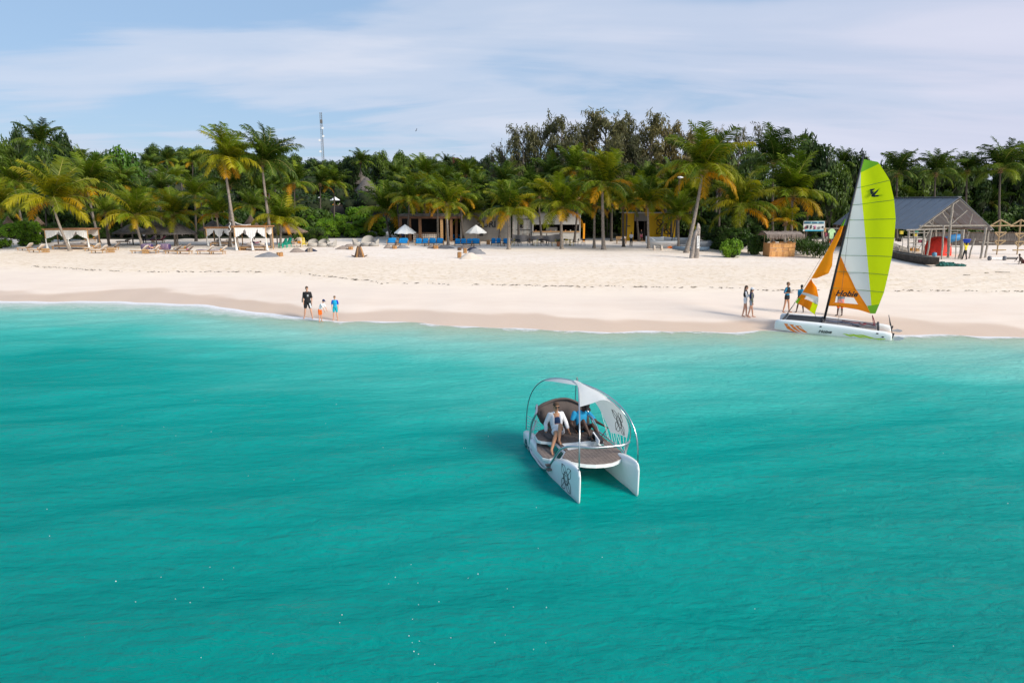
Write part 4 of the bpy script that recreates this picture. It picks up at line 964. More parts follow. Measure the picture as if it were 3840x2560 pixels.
# street lamp
y = 90.; p = Yp(2541, 760, y); g = onground(p[0], y); t = thing('street_lamp', 'black pole lamp with a white oval head among the right palms', 'street lamp', g)
tp = Yp(2548, 668, y); h = tp[2]-g[2]; f = MB(); f.tube([(0, 0, 0), (0, 0, h*.5), (tp[0]-g[0], 0, h)], [.13, .12, .11], 8); f.build('pole', M_dmetal, t)
f = MB(); f.ell((tp[0]-g[0]+.15, -.1, h+.05), (.46, .28, .16), Matrix.Rotation(R(8), 3, 'Y')); f.build('lamp_head', M_canvas, t, True)

# -- bean bags
def beanbag(u, v, w, label, m=M_gbag, d=.9, h=.42, flip=1, seed=0):
    p = gp(u, v); t = MB(); nu, nv = 18, 12; vs = []; fs = []
    for i in range(nu+1):
        a = i/nu*2-1
        for j in range(nv+1):
            b = j/nv*2-1; k = max(0, (1-a*a))*max(0, (1-b*b)); q = max(0, (1-a**4)*(1-b**4))**.5
            pk = math.exp(-((a*flip+.15)**2*2.2+b*b*1.6)); x = a*w/2*(1-.10*b*b); yy = b*d/2*(1-.16*a*a); wob = .03*math.sin(a*9+b*7+seed)*k
            vs.append((x, yy, h*q*(.35+.75*pk)+wob))
            vs.append((x, yy, .0))
    idx = lambda i, j: 2*(i*(nv+1)+j)
    for i in range(nu):
        for j in range(nv): fs.append((idx(i, j), idx(i+1, j), idx(i+1, j+1), idx(i, j+1)))
    t.add(vs, fs); t.v = [q for q in t.v]
    o = t.build('bean_bag', m, None, True); o.location = tuple(p-np.array([0, 0, .04])); tag(o, label, 'bean bag', 'bean bags on the sand'); return o
beanbag(1003, 962, 3.1*.85, 'long flat grey bean bag nearest the water at left', d=1.3, h=.45, flip=-1)
beanbag(1117, 946, 1.85, 'taupe bean bag left of the small stump seat', M_taupe, flip=1, h=.5); beanbag(1166, 942, 1.5, 'navy bean bag behind the small stump seat at left', M_navy, h=.42)
beanbag(1282, 935, 1.7, 'taupe bean bag left of the log seat near the wicker set', M_taupe, flip=-1); beanbag(1268, 929, 1.3, 'cream bean bag behind the taupe one near the wicker set', M_cream, h=.35); beanbag(1338, 933, 1.5, 'cream bean bag right of the log seat near the wicker set', M_cream, h=.35)
beanbag(1315, 927, 2.0, 'long taupe bean bag against the wicker seats', M_taupe, h=.42)
beanbag(1457, 931, 1.25, 'taupe bean bag in front of the far-left blue armchair', M_taupe); beanbag(1512, 931, 1.7, 'grey bean bag in front of the second blue armchair', M_gbag)
beanbag(1626, 931, 1.6, 'taupe bean bag behind the striped log seat', M_taupe); beanbag(1672, 932, 2.3, 'dark grey bean bag right of the striped log seat', mat('dark_grey_bag', (.12, .12, .13), .9, .15))
beanbag(1746, 932, 1.4, 'taupe bean bag at the back of the centre group', M_taupe, h=.5); beanbag(1778, 940, 1.9, 'navy bean bag behind the large grey one', M_navy); beanbag(1787, 952, 2.1, 'large grey bean bag in the middle of the centre group', M_gbag, h=.6, flip=1)
beanbag(1768, 970, 2.35, 'cream bean bag nearest the water in the centre group', M_cream, h=.6, d=1.1)
M_log = mat('split_log', (.36, .19, .075), .8, .5, 14, 0, .5, 30); M_logg = mat('grey_stump', (.26, .21, .165), .85, .3, 9, 0, .5)
def logseat(u, v, w, h, label, m=M_log):
    p = gp(u, v); k = ppm(p[1], 1.2); W2 = w/k; H2 = h/k; t = thing('log_seat', label, 'stool', p, group='log seats'); n = 6
    for i in range(n):
        f = MB(); a = 2*math.pi*i/n; f.tube([(W2*.3*math.cos(a), W2*.26*math.sin(a), -.05), (W2*.32*math.cos(a), W2*.26*math.sin(a), H2*random.uniform(.93, 1.05))], W2*.2, 6); f.build('log', m, t)
    f = MB(); f.tube([(0, 0, -.05), (0, 0, H2*.96)], W2*.26, 8); f.build('log', m, t)
for a in [(1050, 961, 24, 15, 'log seat at the right end of the long flat grey bean bag'), (1315, 936, 18, 11, 'log seat between the taupe and cream bean bags'), (1480, 933, 18, 12, 'round log seat before the far-left blue armchairs'),
          (1634, 933, 20, 13, 'striped log seat between the taupe and dark grey bean bags'), (1723, 939, 15, 12, 'dark log seat at the back left of the centre bean bags', M_dwood), (1744, 949, 14, 18, 'pale log seat in the middle of the centre bean bags'),
          (1723, 967, 16, 22, 'tall orange-brown log seat nearest the water'), (1162, 945, 20, 15, 'grey stump seat between the taupe and navy bean bags', M_logg), (1831, 917, 14, 18, 'upright log seat by the centre sofas')]: logseat(*a)
# fire-wood stack chair
p = gp(1348, 964); t = thing('plank_fire_stack', 'cone of upright brown split planks standing on the sand left of centre', 'wood stack', p)
for i in range(13):
    a = 2*math.pi*i/13; f = MB(); Q = Matrix.Rotation(a, 3, 'Z') @ Matrix.Rotation(R(-17), 3, 'Y'); f.box((.36*math.cos(a), .3*math.sin(a), .5), (.07, .15, 1.08+.1*(i % 3)), M=Q); f.build('plank', M_dwood if i % 3 else M_log, t)
for s in (-1, 1): f = MB(); f.box((s*.55, 0, .09), (.55, .16, .1), M=Matrix.Rotation(R(-22*s), 3, 'Y')); f.build('foot', M_dwood, t)
# wicker lounge set
def wicker(u, v, w, label, rz, back=.62):
    p = gp(u, v); t = thing('wicker_chair', label, 'chair', p, rz, 'grey wicker lounge chairs')
    f = MB(); f.lathe([(w*.44, 0), (w*.5, .18), (w*.49, .34), (w*.42, .36)], 16); f.build('seat', M_wick, t, True)
    f = MB(); vs = []; n = 14
    for i in range(n+1):
        a = R(-78+156*i/n)+math.pi/2; hh = .34+back*math.cos(R(-78+156*i/n))**.6
        for q, z in ((.47, .30), (.53, .34+(hh-.34)*.6), (.50, hh)): vs.append((w*q*math.cos(a), w*q*math.sin(a), z))
    f.add(vs, [(3*i+j, 3*i+3+j, 3*i+4+j, 3*i+1+j) for i in range(n) for j in range(2)]); f.build('backrest', M_wick, t, True)
    f = MB(); cushion(f, (0, .05, .40), (w*.75, w*.7, .12)); f.build('cushion', M_cream, t, True)
for a in [(1174, 925, 1.35, 'wicker chair with cream cushion left of three', 0), (1209, 925, 1.3, 'middle wicker chair of the left three', -.3), (1246, 925, 1.15, 'wicker chair seen from its side, right of three', -1.4),
          (1340, 922, 1.2, 'wicker chair at the left end of the right set, turned sideways', 1.3), (1380, 922, 1.7, 'big round-backed wicker sofa of the right set', 0, .95), (1404, 923, 1.2, 'wicker chair at the right end of the right set', -1.3)]: wicker(*a)
# -- loungers
def lounger(u, v, label, rz, m=M_taupe, pillow=None, towel=None, group='wooden sun loungers', back=42, L=2.0):
    p = gp(u, v); t = thing('sun_lounger', label, 'lounger', p, rz, group)
    f = MB(); f.box((-.25, .31, .30), (1.7, .06, .07)); f.box((-.25, -.31, .30), (1.7, .06, .07)); f.box((-.25, 0, .29), (1.6, .58, .03)); f.build('frame', M_wood, t)
    for sx in (-.85, .45):
        for sy in (-.3, .3): f = MB(); f.box((sx, sy, .13), (.07, .06, .32)); f.build('leg', M_wood, t)
    f = MB(); cushion(f, (-.45, 0, .37), (1.35, .62, .12)); f.build('mattress', m, t, True)
    f = MB(); Q = Matrix.Rotation(R(-back), 3, 'Y'); cushion(f, Vector((.22, 0, .38))+Q @ Vector((.38, 0, 0)), (.85, .62, .12), Q); f.build('backrest', m, t, True)
    if pillow: f = MB(); cushion(f, (.22, 0, .5), (.3, .5, .16), Matrix.Rotation(R(-back*.6), 3, 'Y')); f.build('pillow', pillow, t, True)
    if towel: f = MB(); cushion(f, (-.5, 0, .43), (1.1, .66, .07)); f.build('towel', towel, t, True)
lounger(100, 940, 'cream lounger at far left, the farther of the pair beside the hedge', -.15, M_cream); lounger(143, 947, 'cream lounger with orange pillow, nearer of the pair beside the hedge', -.15, M_cream, M_orange)
lounger(352, 941, 'cream lounger with orange pillow behind the pair right of the left cabana', -.1, M_cream, M_orange); lounger(378, 949, 'cream lounger in front, right of the left cabana', -.1, M_cream); lounger(425, 938, 'taupe lounger with raised back right of the cream ones', .05, M_taupe)
lounger(530, 950, 'cream lounger left of the striped towels', 0, M_cream); lounger(575, 950, 'cream lounger with people under striped towels', 0, M_cream); lounger(655, 951, 'taupe lounger right of the striped towels', -.05, M_taupe, M_white); lounger(700, 952, 'taupe lounger with pink towel', -.05, M_taupe, M_pink); lounger(690, 943, 'taupe lounger with orange pillow behind the pink-towel one', 0, M_taupe, M_orange)
lounger(775, 952, 'lounger with rumpled purple striped towel', 0, M_cream, None, M_strip); lounger(825, 953, 'lounger with yellow pillow and purple striped towel', 0, M_cream, M_orange, M_strip)
lounger(350, 905, 'shaded lounger with yellow pillow behind the left cabana', 0, M_taupe, M_orange, back=35); lounger(470, 915, 'lounger with blue towel behind the left thatched parasol', 0, M_cream, M_navy, back=30)
lounger(600, 910, 'red striped lounger under the tall thatched parasol', .1, M_stripr); lounger(560, 910, 'dark striped lounger under the tall thatched parasol', .1, M_strip)
lounger(1095, 916, 'grey lounger behind the green chairs', .2, M_taupe)
def crate(u, v, label):
    p = gp(u, v); t = thing('wooden_crate', label, 'crate', p, .1, 'wooden crates beside the loungers')
    for j in range(3):
        for s in (-1, 1): f = MB(); f.box((0, s*.24, .09+.15*j), (.62, .03, .11)); f.build('slat', M_wood, t); f = MB(); f.box((s*.31, 0, .09+.15*j), (.03, .45, .11)); f.build('slat', M_wood, t)
    f = MB(); f.box((0, 0, .45), (.62, .5, .03)); f.build('top', M_wood, t)
crate(172, 947, 'crate at the head of the cream loungers beside the hedge'); crate(417, 947, 'crate at the head of the cream loungers right of the left cabana'); crate(912, 938, 'crate at the foot of the tallest left palm'); crate(547, 951, 'crate between the loungers left of the striped towels')
# striped parasol-like towels over the bathers
for u, lab in ((552, 'left'), (618, 'right')):
    p = gp(u, 946); f = MB(); cushion(f, (0, 0, .62), (1.25, .8, .7)); o = f.build('striped_towel', M_strip, None, True); o.location = tuple(p+np.array([0, .1, 0])); tag(o, lab+'-hand humped purple and cream striped towel on the crowded loungers', 'towel', 'humped striped towels')
# -- thatched parasols
def thatch_parasol(u, vb, apex, w, hpx, label, m=M_thatch, y=None):
    p = gp(u, vb) if y is None else onground(Yp(u, vb, y)[0], y); Y = p[1]; a = Yp(*apex, Y); k = ppm(Y, 4); r = w/k/2; h = a[2]-p[2]; H2 = hpx/k
    t = thing('thatched_parasol', label, 'parasol', p, group='thatched parasols'); f = MB(); f.tube([(0, 0, -.1), (0, 0, h-.2)], .09, 7); f.build('post', M_gwood, t)
    f = MB(); vs = []; n = 28; rr = random.Random(int(u)); pr = [(r*1.0, h-H2-.08), (r, h-H2), (r*.72, h-H2*.72), (r*.4, h-H2*.38), (r*.14, h-H2*.1), (.03, h)]
    f.lathe([(max(.02, a_*(1+rr.uniform(-.03, .03))), b_) for a_, b_ in pr], n); roof_ = f.build('thatch_roof', m, t, True)
    f = MB()
    for i in range(110):
        a1 = rr.random()*6.28; q = r*rr.uniform(.93, 1.03); z = h-H2-.02; l = rr.uniform(.12, .38); s = .05
        x, y_ = math.cos(a1), math.sin(a1); f.add([(x*q-y_*s, y_*q+x*s, z+.06), (x*q+y_*s, y_*q-x*s, z+.06), (x*q*1.02, y_*q*1.02, z-l)], [(0, 1, 2)])
    o = f.build('thatch_fringe', m, roof_); o['kind'] = 'stuff'
    return t
thatch_parasol(500, 918, (500, 838), 130, 34, 'thatched parasol farthest left, behind the young palm'); thatch_parasol(588, 922, (575, 825), 108, 48, 'tall pointed thatched parasol over the striped towels')
thatch_parasol(668, 922, (668, 834), 152, 40, 'widest thatched parasol behind the small orange palm'); thatch_parasol(805, 900, (805, 826), 110, 34, 'dark thatched parasol behind the grey-curtained cabana', y=90)
thatch_parasol(878, 900, (880, 826), 90, 32, 'dark thatched parasol between the two right cabanas, with string lights', y=92); thatch_parasol(946, 905, (946, 806), 62, 42, 'pointed thatched parasol behind the white-curtained cabana', M_thatchb, y=92)
thatch_parasol(1092, 915, (1080, 838), 128, 30, 'thatched parasol over the green chairs', M_thatchb); thatch_parasol(1040, 905, (1030, 845), 70, 24, 'small thatched parasol at the right of the white-curtained cabana', y=90)
thatch_parasol(38, 880, (38, 810), 36, 26, 'thatched cone showing over the hedge at far left', M_thatchb, y=92); thatch_parasol(150, 880, (150, 812), 40, 26, 'thatched cone showing over the hedge right of the first', M_thatchb, y=94)
# string lights
f = MB()
for i in range(16): k = i/15; f.ell(Yp(868+k*70, 826+8*math.sin(k*3.1)+k*16, 82), (.06, .06, .07), nu=6, nv=4)
for i in range(12): k = i/11; f.ell(Yp(862+3*math.sin(i), 835+k*34, 82.5), (.05, .05, .06), nu=6, nv=4)
t = thing('string_lights', 'string of small white bulbs hung from the tallest left palm', 'lights', onground(Yp(868, 900, 82)[0], 82)); o = W_(f, 'bulbs', M_canvas); o['kind'] = 'stuff'
f = MB(); f.tube([Yp(868+k/15*70, 824+8*math.sin(k/15*3.1)+k/15*16, 82) for k in range(16)], .012, 3); W_(f, 'wire', M_dmetal)
# -- cabanas
def cabana(u0, u1, vt, vb, label, mc=M_cloth, depth=2.2, body=M_wood):
    p0 = gp(u0, vb); p1 = gp(u1, vb); Y = (p0[1]+p1[1])/2; w = (Yp(u1, vt, Y)-Yp(u0, vt, Y))[0]; c = onground((p0[0]+p1[0])/2, Y); H2 = Yp(u0, vt, Y)[2]-c[2]
    t = thing('cabana', label, 'cabana', c)
    for sx in (-1, 1):
        for sy in (0, 1): f = MB(); f.tube([(sx*w/2, sy*depth, -.1), (sx*w/2, sy*depth, H2)], .06, 7); f.build('post', body, t)
    f = MB(); rr = random.Random(3)
    for sy in (0, 1): f.tube([(-w/2-.25, sy*depth, H2), (w/2+.25, sy*depth, H2+.03)], .07, 6)
    for sx in (-1, 1): f.tube([(sx*w/2, -.2, H2+.02), (sx*w/2, depth+.2, H2+.02)], .06, 6)
    f.build('roof_frame', body, t)
    f = MB(); f.box((0, depth/2, H2+.11), (w+.5, depth+.3, .07)); f.build('roof_matting', mat('reed_matting', (.36, .17, .08), .9, .35, 12), t)
    # curtains: swags tied back to the posts and the middle
    def swag(xa, xb, drop, tie, yy, name='curtain'):
        vs = []; n = 16; mm = 8
        for i in range(n+1):
            k = i/n; x = xa+(xb-xa)*k; low = drop*(tie(k))
            for j in range(mm+1):
                q = j/mm; vs.append((x+.03*math.sin(j+i), yy+.05*math.sin(i*2.1)*q, H2-.06-low*q))
        f = MB(); f.add(vs, [(i*(mm+1)+j, (i+1)*(mm+1)+j, (i+1)*(mm+1)+j+1, i*(mm+1)+j+1) for i in range(n) for j in range(mm)]); f.build(name, mc, t, True)
    swag(-w/2, -w/6, H2*.46, lambda k: (1-k)**.55*.9+.08*math.sin(k*3), -.02); swag(-w/6, w/4.5, H2*.46, lambda k: .18+.82*math.sin(math.pi*k)**.8, -.03); swag(w/4.5, w/2, H2*.46, lambda k: .1+k**.5*.85, -.02)
    swag(-w/2, w/2, H2*.40, lambda k: .55+.3*math.sin(k*12)**2, depth-.05)
    for x in (-w/2+.05, .03*w, w/2-.02):
        f = MB(); f.tube([(x, -.05, H2*.56), (x+.02, -.08, H2*.40), (x+.10, -.10, .15), (x+.12, -.1, .05)], [.06, .05, .15, .2], 8); f.build('tied_curtain', mc, t, True)
    f = MB(); f.box((0, depth/2, .36), (w*.86, depth*.8, .10)); f.build('bed_base', body, t); f = MB(); cushion(f, (0, depth/2, .5), (w*.84, depth*.78, .2)); f.build('mattress', M_taupe, t, True)
    for x in (-w*.4, w*.4): f = MB(); f.box((x, .3, .17), (.1, .1, .34)); f.build('bed_leg', body, t)
    for x in (-w*.2, w*.22): f = MB(); cushion(f, (x, depth*.6, .68), (.6, .3, .3)); f.build('pillow', M_cream, t, True)
cabana(176, 336, 862, 936, 'white-curtained cabana with reed roof at far left behind the leaning palm'); cabana(778, 868, 856, 924, 'grey-curtained cabana left of the tallest left palm', M_greyc); cabana(884, 1002, 852, 940, 'bright white-curtained cabana right of the tallest left palm')
# -- chairs: green, cream, dining
def adirondack(u, v, m, label, rz, pil=None):
    p = gp(u, v); t = thing('garden_chair', label, 'chair', p, rz, 'low garden chairs')
    f = MB(); f.box((0, -.05, .36), (.62, .6, .05), M=Matrix.Rotation(R(12), 3, 'X')); f.build('seat', m, t)
    for i in range(5): f = MB(); f.box((-.24+.12*i, .38, .70+.04*(2-abs(i-2))), (.10, .03, .85), M=Matrix.Rotation(R(-24), 3, 'X')); f.build('back_slat', m, t)
    for s in (-1, 1):
        f = MB(); f.box((s*.34, -.05, .56), (.10, .7, .03)); f.build('armrest', m, t); f = MB(); f.box((s*.34, -.32, .27), (.05, .08, .56)); f.build('leg', m, t); f = MB(); f.box((s*.34, .3, .2), (.05, .08, .45)); f.build('leg', m, t)
    if pil: f = MB(); cushion(f, (0, .2, .6), (.42, .14, .26)); f.build('pillow', pil, t, True)
adirondack(1061, 930, M_teal, 'bright green garden chair at the foot of the low bushy palm, left of two', -.6); adirondack(1078, 926, M_teal, 'green garden chair, right and farther of two', -.5); adirondack(1122, 926, M_cream, 'cream garden chair with an orange pillow', .15, M_orange); adirondack(1140, 925, M_chairy, 'yellow garden chair right of the cream one', .6)
def dining(u, v, m, label, rz):
    p = gp(u, v); t = thing('dining_chair', label, 'chair', p, rz, 'dining chairs outside the bar'); f = MB(); f.box((0, 0, .45), (.44, .44, .04)); f.build('seat', m, t)
    f = MB(); f.tube([(-.2, .2, .45), (-.2, .25, .85), (.2, .25, .85), (.2, .2, .45)], .02, 5); f.box((0, .25, .74), (.38, .03, .2)); f.build('backrest', m, t)
    for a in (-1, 1):
        for b in (-1, 1): f = MB(); f.tube([(a*.18, b*.18, .45), (a*.24, b*.24, 0)], .018, 5); f.build('leg', m, t)
for i, (u, c) in enumerate([(1922, 'y'), (1935, 'd'), (1948, 'd'), (1985, 'd'), (2008, 'y'), (2022, 'd'), (2035, 'd'), (2062, 'd'), (2077, 'y'), (2116, 'd'), (2128, 'y'), (2145, 'y'), (2162, 'd'), (2186, 'd')]):
    dining(u, 921+(i % 3), M_chairy if c == 'y' else M_dmetal, ('yellow' if c == 'y' else 'black')+' metal dining chair outside the bar, '+['first', 'second', 'third', 'fourth', 'fifth', 'sixth', 'seventh', 'eighth', 'ninth', 'tenth', 'eleventh', 'twelfth', 'thirteenth', 'fourteenth'][i]+' from the stout palm', (i % 4-1.5)*.9)
for i, (u, lab) in enumerate([(1997, 'left'), (2048, 'middle'), (2136, 'right')]):
    p = gp(u, 920); t = thing('cafe_table', 'small dark cafe table in front of the bar, '+lab+' of three', 'table', p); f = MB(); f.box((0, 0, .74), (.8, .8, .04)); f.build('tabletop', M_dwood, t); f = MB(); f.tube([(0, 0, 0), (0, 0, .73)], .05, 6); f.box((0, 0, .02), (.5, .5, .04)); f.build('pedestal', M_dmetal, t)
p = gp(2093, 924); t = thing('clay_pot', 'terracotta pot with a spiky plant left of the bushy palm trunk', 'plant pot', p); f = MB(); f.lathe([(.18, 0), (.24, .5), (.27, .62), (.23, .62)], 12); f.build('pot', M_terra, t, True); o = inst('plant', SM[0], t, (0, 0, .5), (0, 0, 0), (.35, .35, .35)); o['kind'] = 'stuff'
p = gp(2330, 914); t = thing('slatted_bench', 'wooden bench with slats left of the yellow building', 'bench', p); f = MB(); f.box((0, 0, .45), (1.4, .5, .05)); f.build('seat', M_wood, t)
for j in range(3): f = MB(); f.box((0, .25, .6+.15*j), (1.4, .03, .1)); f.build('back_slat', M_wood, t)
for s in (-1, 1): f = MB(); f.box((s*.6, 0, .22), (.07, .45, .44)); f.build('leg', M_wood, t)
# ================= BOATS =================
M_gel = mat('white_gelcoat', (.80, .81, .81), .25, .03, 2, 0, 0, 40, .5); M_gelg = mat('pale_grey_hull', (.45, .47, .50), .35, .05, 2)
M_deck = mat('wood_deck_plank', (.20, .155, .135), .8, .22, 14, 0, .2); M_decks = mat('seat_deck_plank', (.115, .085, .072), .8, .2, 14, 0, .2)
M_back = mat('taupe_backrest_canvas', (.085, .067, .062), .9, .12, 4, 0, .4, 9); M_ink = mat('black_print', (.012, .018, .02), .6, .05)
M_tealp = mat('dark_teal_print', (.01, .10, .11), .6, .05)
class Fr:
    """a right-handed local frame on the water: x to starboard, y to the bow"""
    def __init__(s, O, ang): s.O = np.array(O, float); a = ang; s.a = a; s.x = np.array([math.cos(a), math.sin(a), 0]); s.y = np.array([-math.sin(a), math.cos(a), 0]); s.z = np.array([0, 0, 1.])
    def hit(s, u, v, k, val):
        d = ray(u, v); n = getattr(s, k); t = (val-(CAM-s.O)@n)/(d@n); p = CAM+t*d-s.O; return (float(p@s.x), float(p@s.y), float(p[2]))
def loft_hull(mb, ys, top, bot, hw, cx=0, flare=.8, mi=0, n=5):
    """closed hull from sections; half-section: keel, bilge, side, gunwale, crown"""
    rings = []
    for y, zt, zb, w in zip(ys, top, bot, hw):
        h = zt-zb; pr = [(.0, zb), (w*.55, zb+h*.04), (w*flare, zb+h*.22), (w*.97, zb+h*.55), (w, zb+h*.82), (w*.90, zb+h*.95), (w*.55, zt), (0, zt+.012)]
        rings.append([(cx+a, y, z) for a, z in pr]+[(cx-a, y, z) for a, z in pr[-2:0:-1]])
    m = len(rings[0]); vs = [p for r_ in rings for p in r_]; k = len(rings)
    fs = [(i*m+j, i*m+(j+1) % m, (i+1)*m+(j+1) % m, (i+1)*m+j) for i in range(k-1) for j in range(m)]
    fs += [tuple(reversed(range(m))), tuple((k-1)*m+j for j in range(m))]
    return mb.add(vs, [f[::-1] for f in fs], mi)
# ---- the round-decked electric catamaran in front ----
EF = Fr((1.62, 16.23, 0), R(196.7))
e = thing('sun_catamaran', 'small white catamaran with round wooden deck and arched sunshade carrying two people', 'boat', EF.O, EF.a)
hy = [-1.95, -1.85, -1.5, -1.1, -.8, -.3, .3, .55, .8, 1.2, 1.55, 1.8, 1.9, 1.95, 1.965]
ht = [.34, .40, .44, .42, .38, .36, .38, .47, .58, .67, .72, .73, .70, .60, .4]
hw_ = [.07, .10, .125, .14, .145, .15, .15, .148, .14, .115, .08, .05, .036, .026, .015]
hb = [.08, .0, -.10, -.14, -.15, -.16, -.16, -.16, -.15, -.14, -.12, -.1, -.08, -.05, .03]
for s in (1, -1):
    f = MB(); loft_hull(f, hy, ht, hb, hw_, s*.715); f.build('hull', M_gel, e, True)
    f = MB(); f.tube([(s*.715, 1.88, -.12), (s*.715, 1.945, .0), (s*.715, 1.955, .3), (s*.715, 1.955, .56), (s*.715, 1.90, .70)], .02, 6); f.build('bow_guard', M_gel, e, True)
def hull_x(y, off=.006): return .715+float(np.interp(y, hy, hw_))*.97+off
def on_hull(mb):
    mb.v = [(hull_x(p[1], .004+max(-.004, min(.004, p[0]))), p[1], p[2]) for p in mb.v]
SIDE = Matrix(((0, 0, 1, 0), (-1, 0, 0, 0), (0, 1, 0, 0), (0, 0, 0, 1)))   # text plane facing starboard (+x), read from there
f = MB(); emblem(f, Matrix.Translation((0, 1.37, .32)) @ SIDE @ Matrix.Diagonal((.80, 1, 1, 1)), .29, .0080); on_hull(f); f.build('emblem', M_ink, e)
me = text_mesh('e', .50, bold=.012, depth=.004); me.materials.append(M_tealp); inst('lettering', me, e, M=Matrix.Translation((hull_x(-1.55), -1.52, .20)) @ SIDE)
me = text_mesh('co', .34, depth=.004); me.materials.append(M_tealp); inst('lettering', me, e, M=Matrix.Translation((hull_x(-1.2), -1.16, .12)) @ SIDE)
for s in (1, -1):
    pass
def prism_clip(outline, x0, x1):
    """part of a polygon between two x lines"""
    def clip(P, f_, lim, keep):
        out = []
        for i in range(len(P)):
            a, b = P[i], P[(i+1) % len(P)]; ia, ib = keep(a[0]), keep(b[0])
            if ia: out.append(a)
            if ia != ib: t = (lim-a[0])/(b[0]-a[0]); out.append((lim, a[1]+(b[1]-a[1])*t))
        return out
    P = clip(outline, 0, x0, lambda x: x >= x0)
    return clip(P, 0, x1, lambda x: x <= x1) if P else []
def plank_area(outline, z, m, name='plank', pw=.095, th=.022, gap=.007):
    xs = [p[0] for p in outline]; x = min(xs)
    while x < max(xs):
        P = prism_clip(outline, x, x+pw-gap)
        if len(P) >= 3:
            ar = sum(P[i][0]*P[(i+1) % len(P)][1]-P[(i+1) % len(P)][0]*P[i][1] for i in range(len(P)))
            if ar < 0: P = P[::-1]
            if abs(ar) > .004: f = MB(); f.prism(P, th, Matrix.Translation((0, 0, z))); f.build(name, m, e)
        x += pw
front = [(.75, .84), (.66, 1.04), (.52, 1.22), (.33, 1.37), (.12, 1.46), (-.10, 1.49), (-.30, 1.47), (-.48, 1.39), (-.66, 1.25), (-.78, 1.06), (-.83, .85), (-.84, .50), (-.84, .10), (-.70, .08), (-.60, .33), (-.30, .36), (.10, .37), (.48, .42)]
def inset(P, k):
    cx = sum(p[0] for p in P)/len(P); cy = sum(p[1] for p in P)/len(P); return [(cx+(x-cx)*k, cy+(y-cy)*k) for x, y in P]
def ccw(P): return P if sum(P[i][0]*P[(i+1) % len(P)][1]-P[(i+1) % len(P)][0]*P[i][1] for i in range(len(P))) > 0 else P[::-1]
f = MB(); f.prism(ccw(front), .075, Matrix.Translation((0, 0, .525))); f.build('deck_rim', M_gel, e)
plank_area(inset(front, .955), .603, M_deck)
rear = [(.86, -.55), (.80, -.45), (.68, -.36), (.46, -.22), (.42, -.12), (-.60, -.10), (-.66, .05), (-.84, .08), (-.85, -.5), (-.80, -1.1), (-.55, -1.35), (.30, -1.35), (.62, -1.2), (.82, -.9)]
f = MB(); f.prism(ccw(rear), .07, Matrix.Translation((0, 0, .52))); f.build('seat_rim', M_gel, e)
plank_area(inset(rear, .965), .592, M_decks, pw=.24)
side = [(.58, -.30), (.36, -.16), (.33, .45), (.46, .50)]
f = MB(); f.prism(ccw([(.50, -.30), (.36, -.16), (.36, .45), (.50, .50)]), .06, Matrix.Translation((0, 0, .535))); f.build('side_beam', M_gel, e)
f = MB(); f.prism(ccw([(.475, -.26), (.38, -.13), (.38, .45), (.475, .47)]), .02, Matrix.Translation((0, 0, .598))); f.build('plank', M_decks, e)
f = MB(); f.box((-.15, .12, .42), (1.0, .5, .05)); f.box((-.15, .365, .50), (1.0, .03, .18)); f.box((-.15, -.115, .50), (1.0, .03, .16)); f.box((.36, .12, .50), (.03, .46, .18)); f.build('foot_well', M_gel, e)
step = [(.79, -.86), (.96, -.30), (.97, .20), (.84, .34), (.64, .22), (.52, -.30), (.55, -.66)]
f = MB(); f.prism(ccw(step), .05, Matrix.Translation((0, 0, .345))); f.build('step_rim', M_gel, e)
plank_area(inset(step, .92), .397, M_deck)
for zz_, yy in ((.30, .42), (.22, .50)): f = MB(); f.box((.80, yy, zz_), (.34, .10, .03)); f.box((.80, yy+.055, zz_), (.34, .015, .05)); f.build('boarding_step', M_deck, e)
# arches
def arch(sx, z_a=.42, z_b=.74, n=28, top=2.18, f0=0, f1=1):
    out = []
    for i in range(n+1):
        ph = math.pi*(f0+(f1-f0)*i/n); c, s = math.cos(ph), math.sin(ph); q = math.copysign(abs(c)**.78, c); z0 = z_a+(z_b-z_a)*(1-q)/2
        out.append(Vector((sx*.715*q, -1.90*q, z0+(top-z0)*abs(s)**.72)))
    return out
f = MB(); f.tube(arch(1), .017, 8); f.build('arch_tube', M_steel, e, True)
f = MB(); f.tube([p-Vector((0, 0, .035)) for p in arch(-1, .42, .74)], .017, 8); f.build('arch_tube', M_steel, e, True)
def smooth_path(P, k=5):
    P = [Vector(p) for p in P]; out = []
    for i in range(len(P)-1):
        a, b, c, d = P[max(i-1, 0)], P[i], P[i+1], P[min(i+2, len(P)-1)]
        for j in range(k): t = j/k; out.append(.5*((2*b)+(c-a)*t+(2*a-5*b+4*c-d)*t*t+(3*b-a-3*c+d)*t**3))
    return out+[P[-1]]
f = MB(); f.tube(smooth_path([(.62, -1.30, 1.28), (.72, -1.05, 1.15), (.80, -1.16, .85), (.83, -1.19, .55), (.84, -1.17, .22), (.86, -.95, .08), (.88, -.5, .06), (.90, -.10, .05), (.90, .25, .12), (.87, .45, .30), (.80, .85, .78), (.74, 1.02, .93), (.62, 1.16, 1.0), (.40, 1.31, 1.01), (.13, 1.40, 1.0), (-.31, 1.43, 1.0), (-.60, 1.41, 1.0), (-.75, 1.33, 1.0), (-.83, 1.20, .97), (-.84, 1.08, .80), (-.84, 1.0, .60)]), .03, 9); f.build('guard_rail', M_steel, e, True)
f = MB(); f.tube(smooth_path([(-.83, 1.0, .62), (-.88, .6, .62), (-.88, -.2, .62), (-.86, -.8, .66), (-.82, -1.1, .9), (-.75, -1.25, 1.15)]), .02, 7); f.build('side_rail', M_steel, e, True)
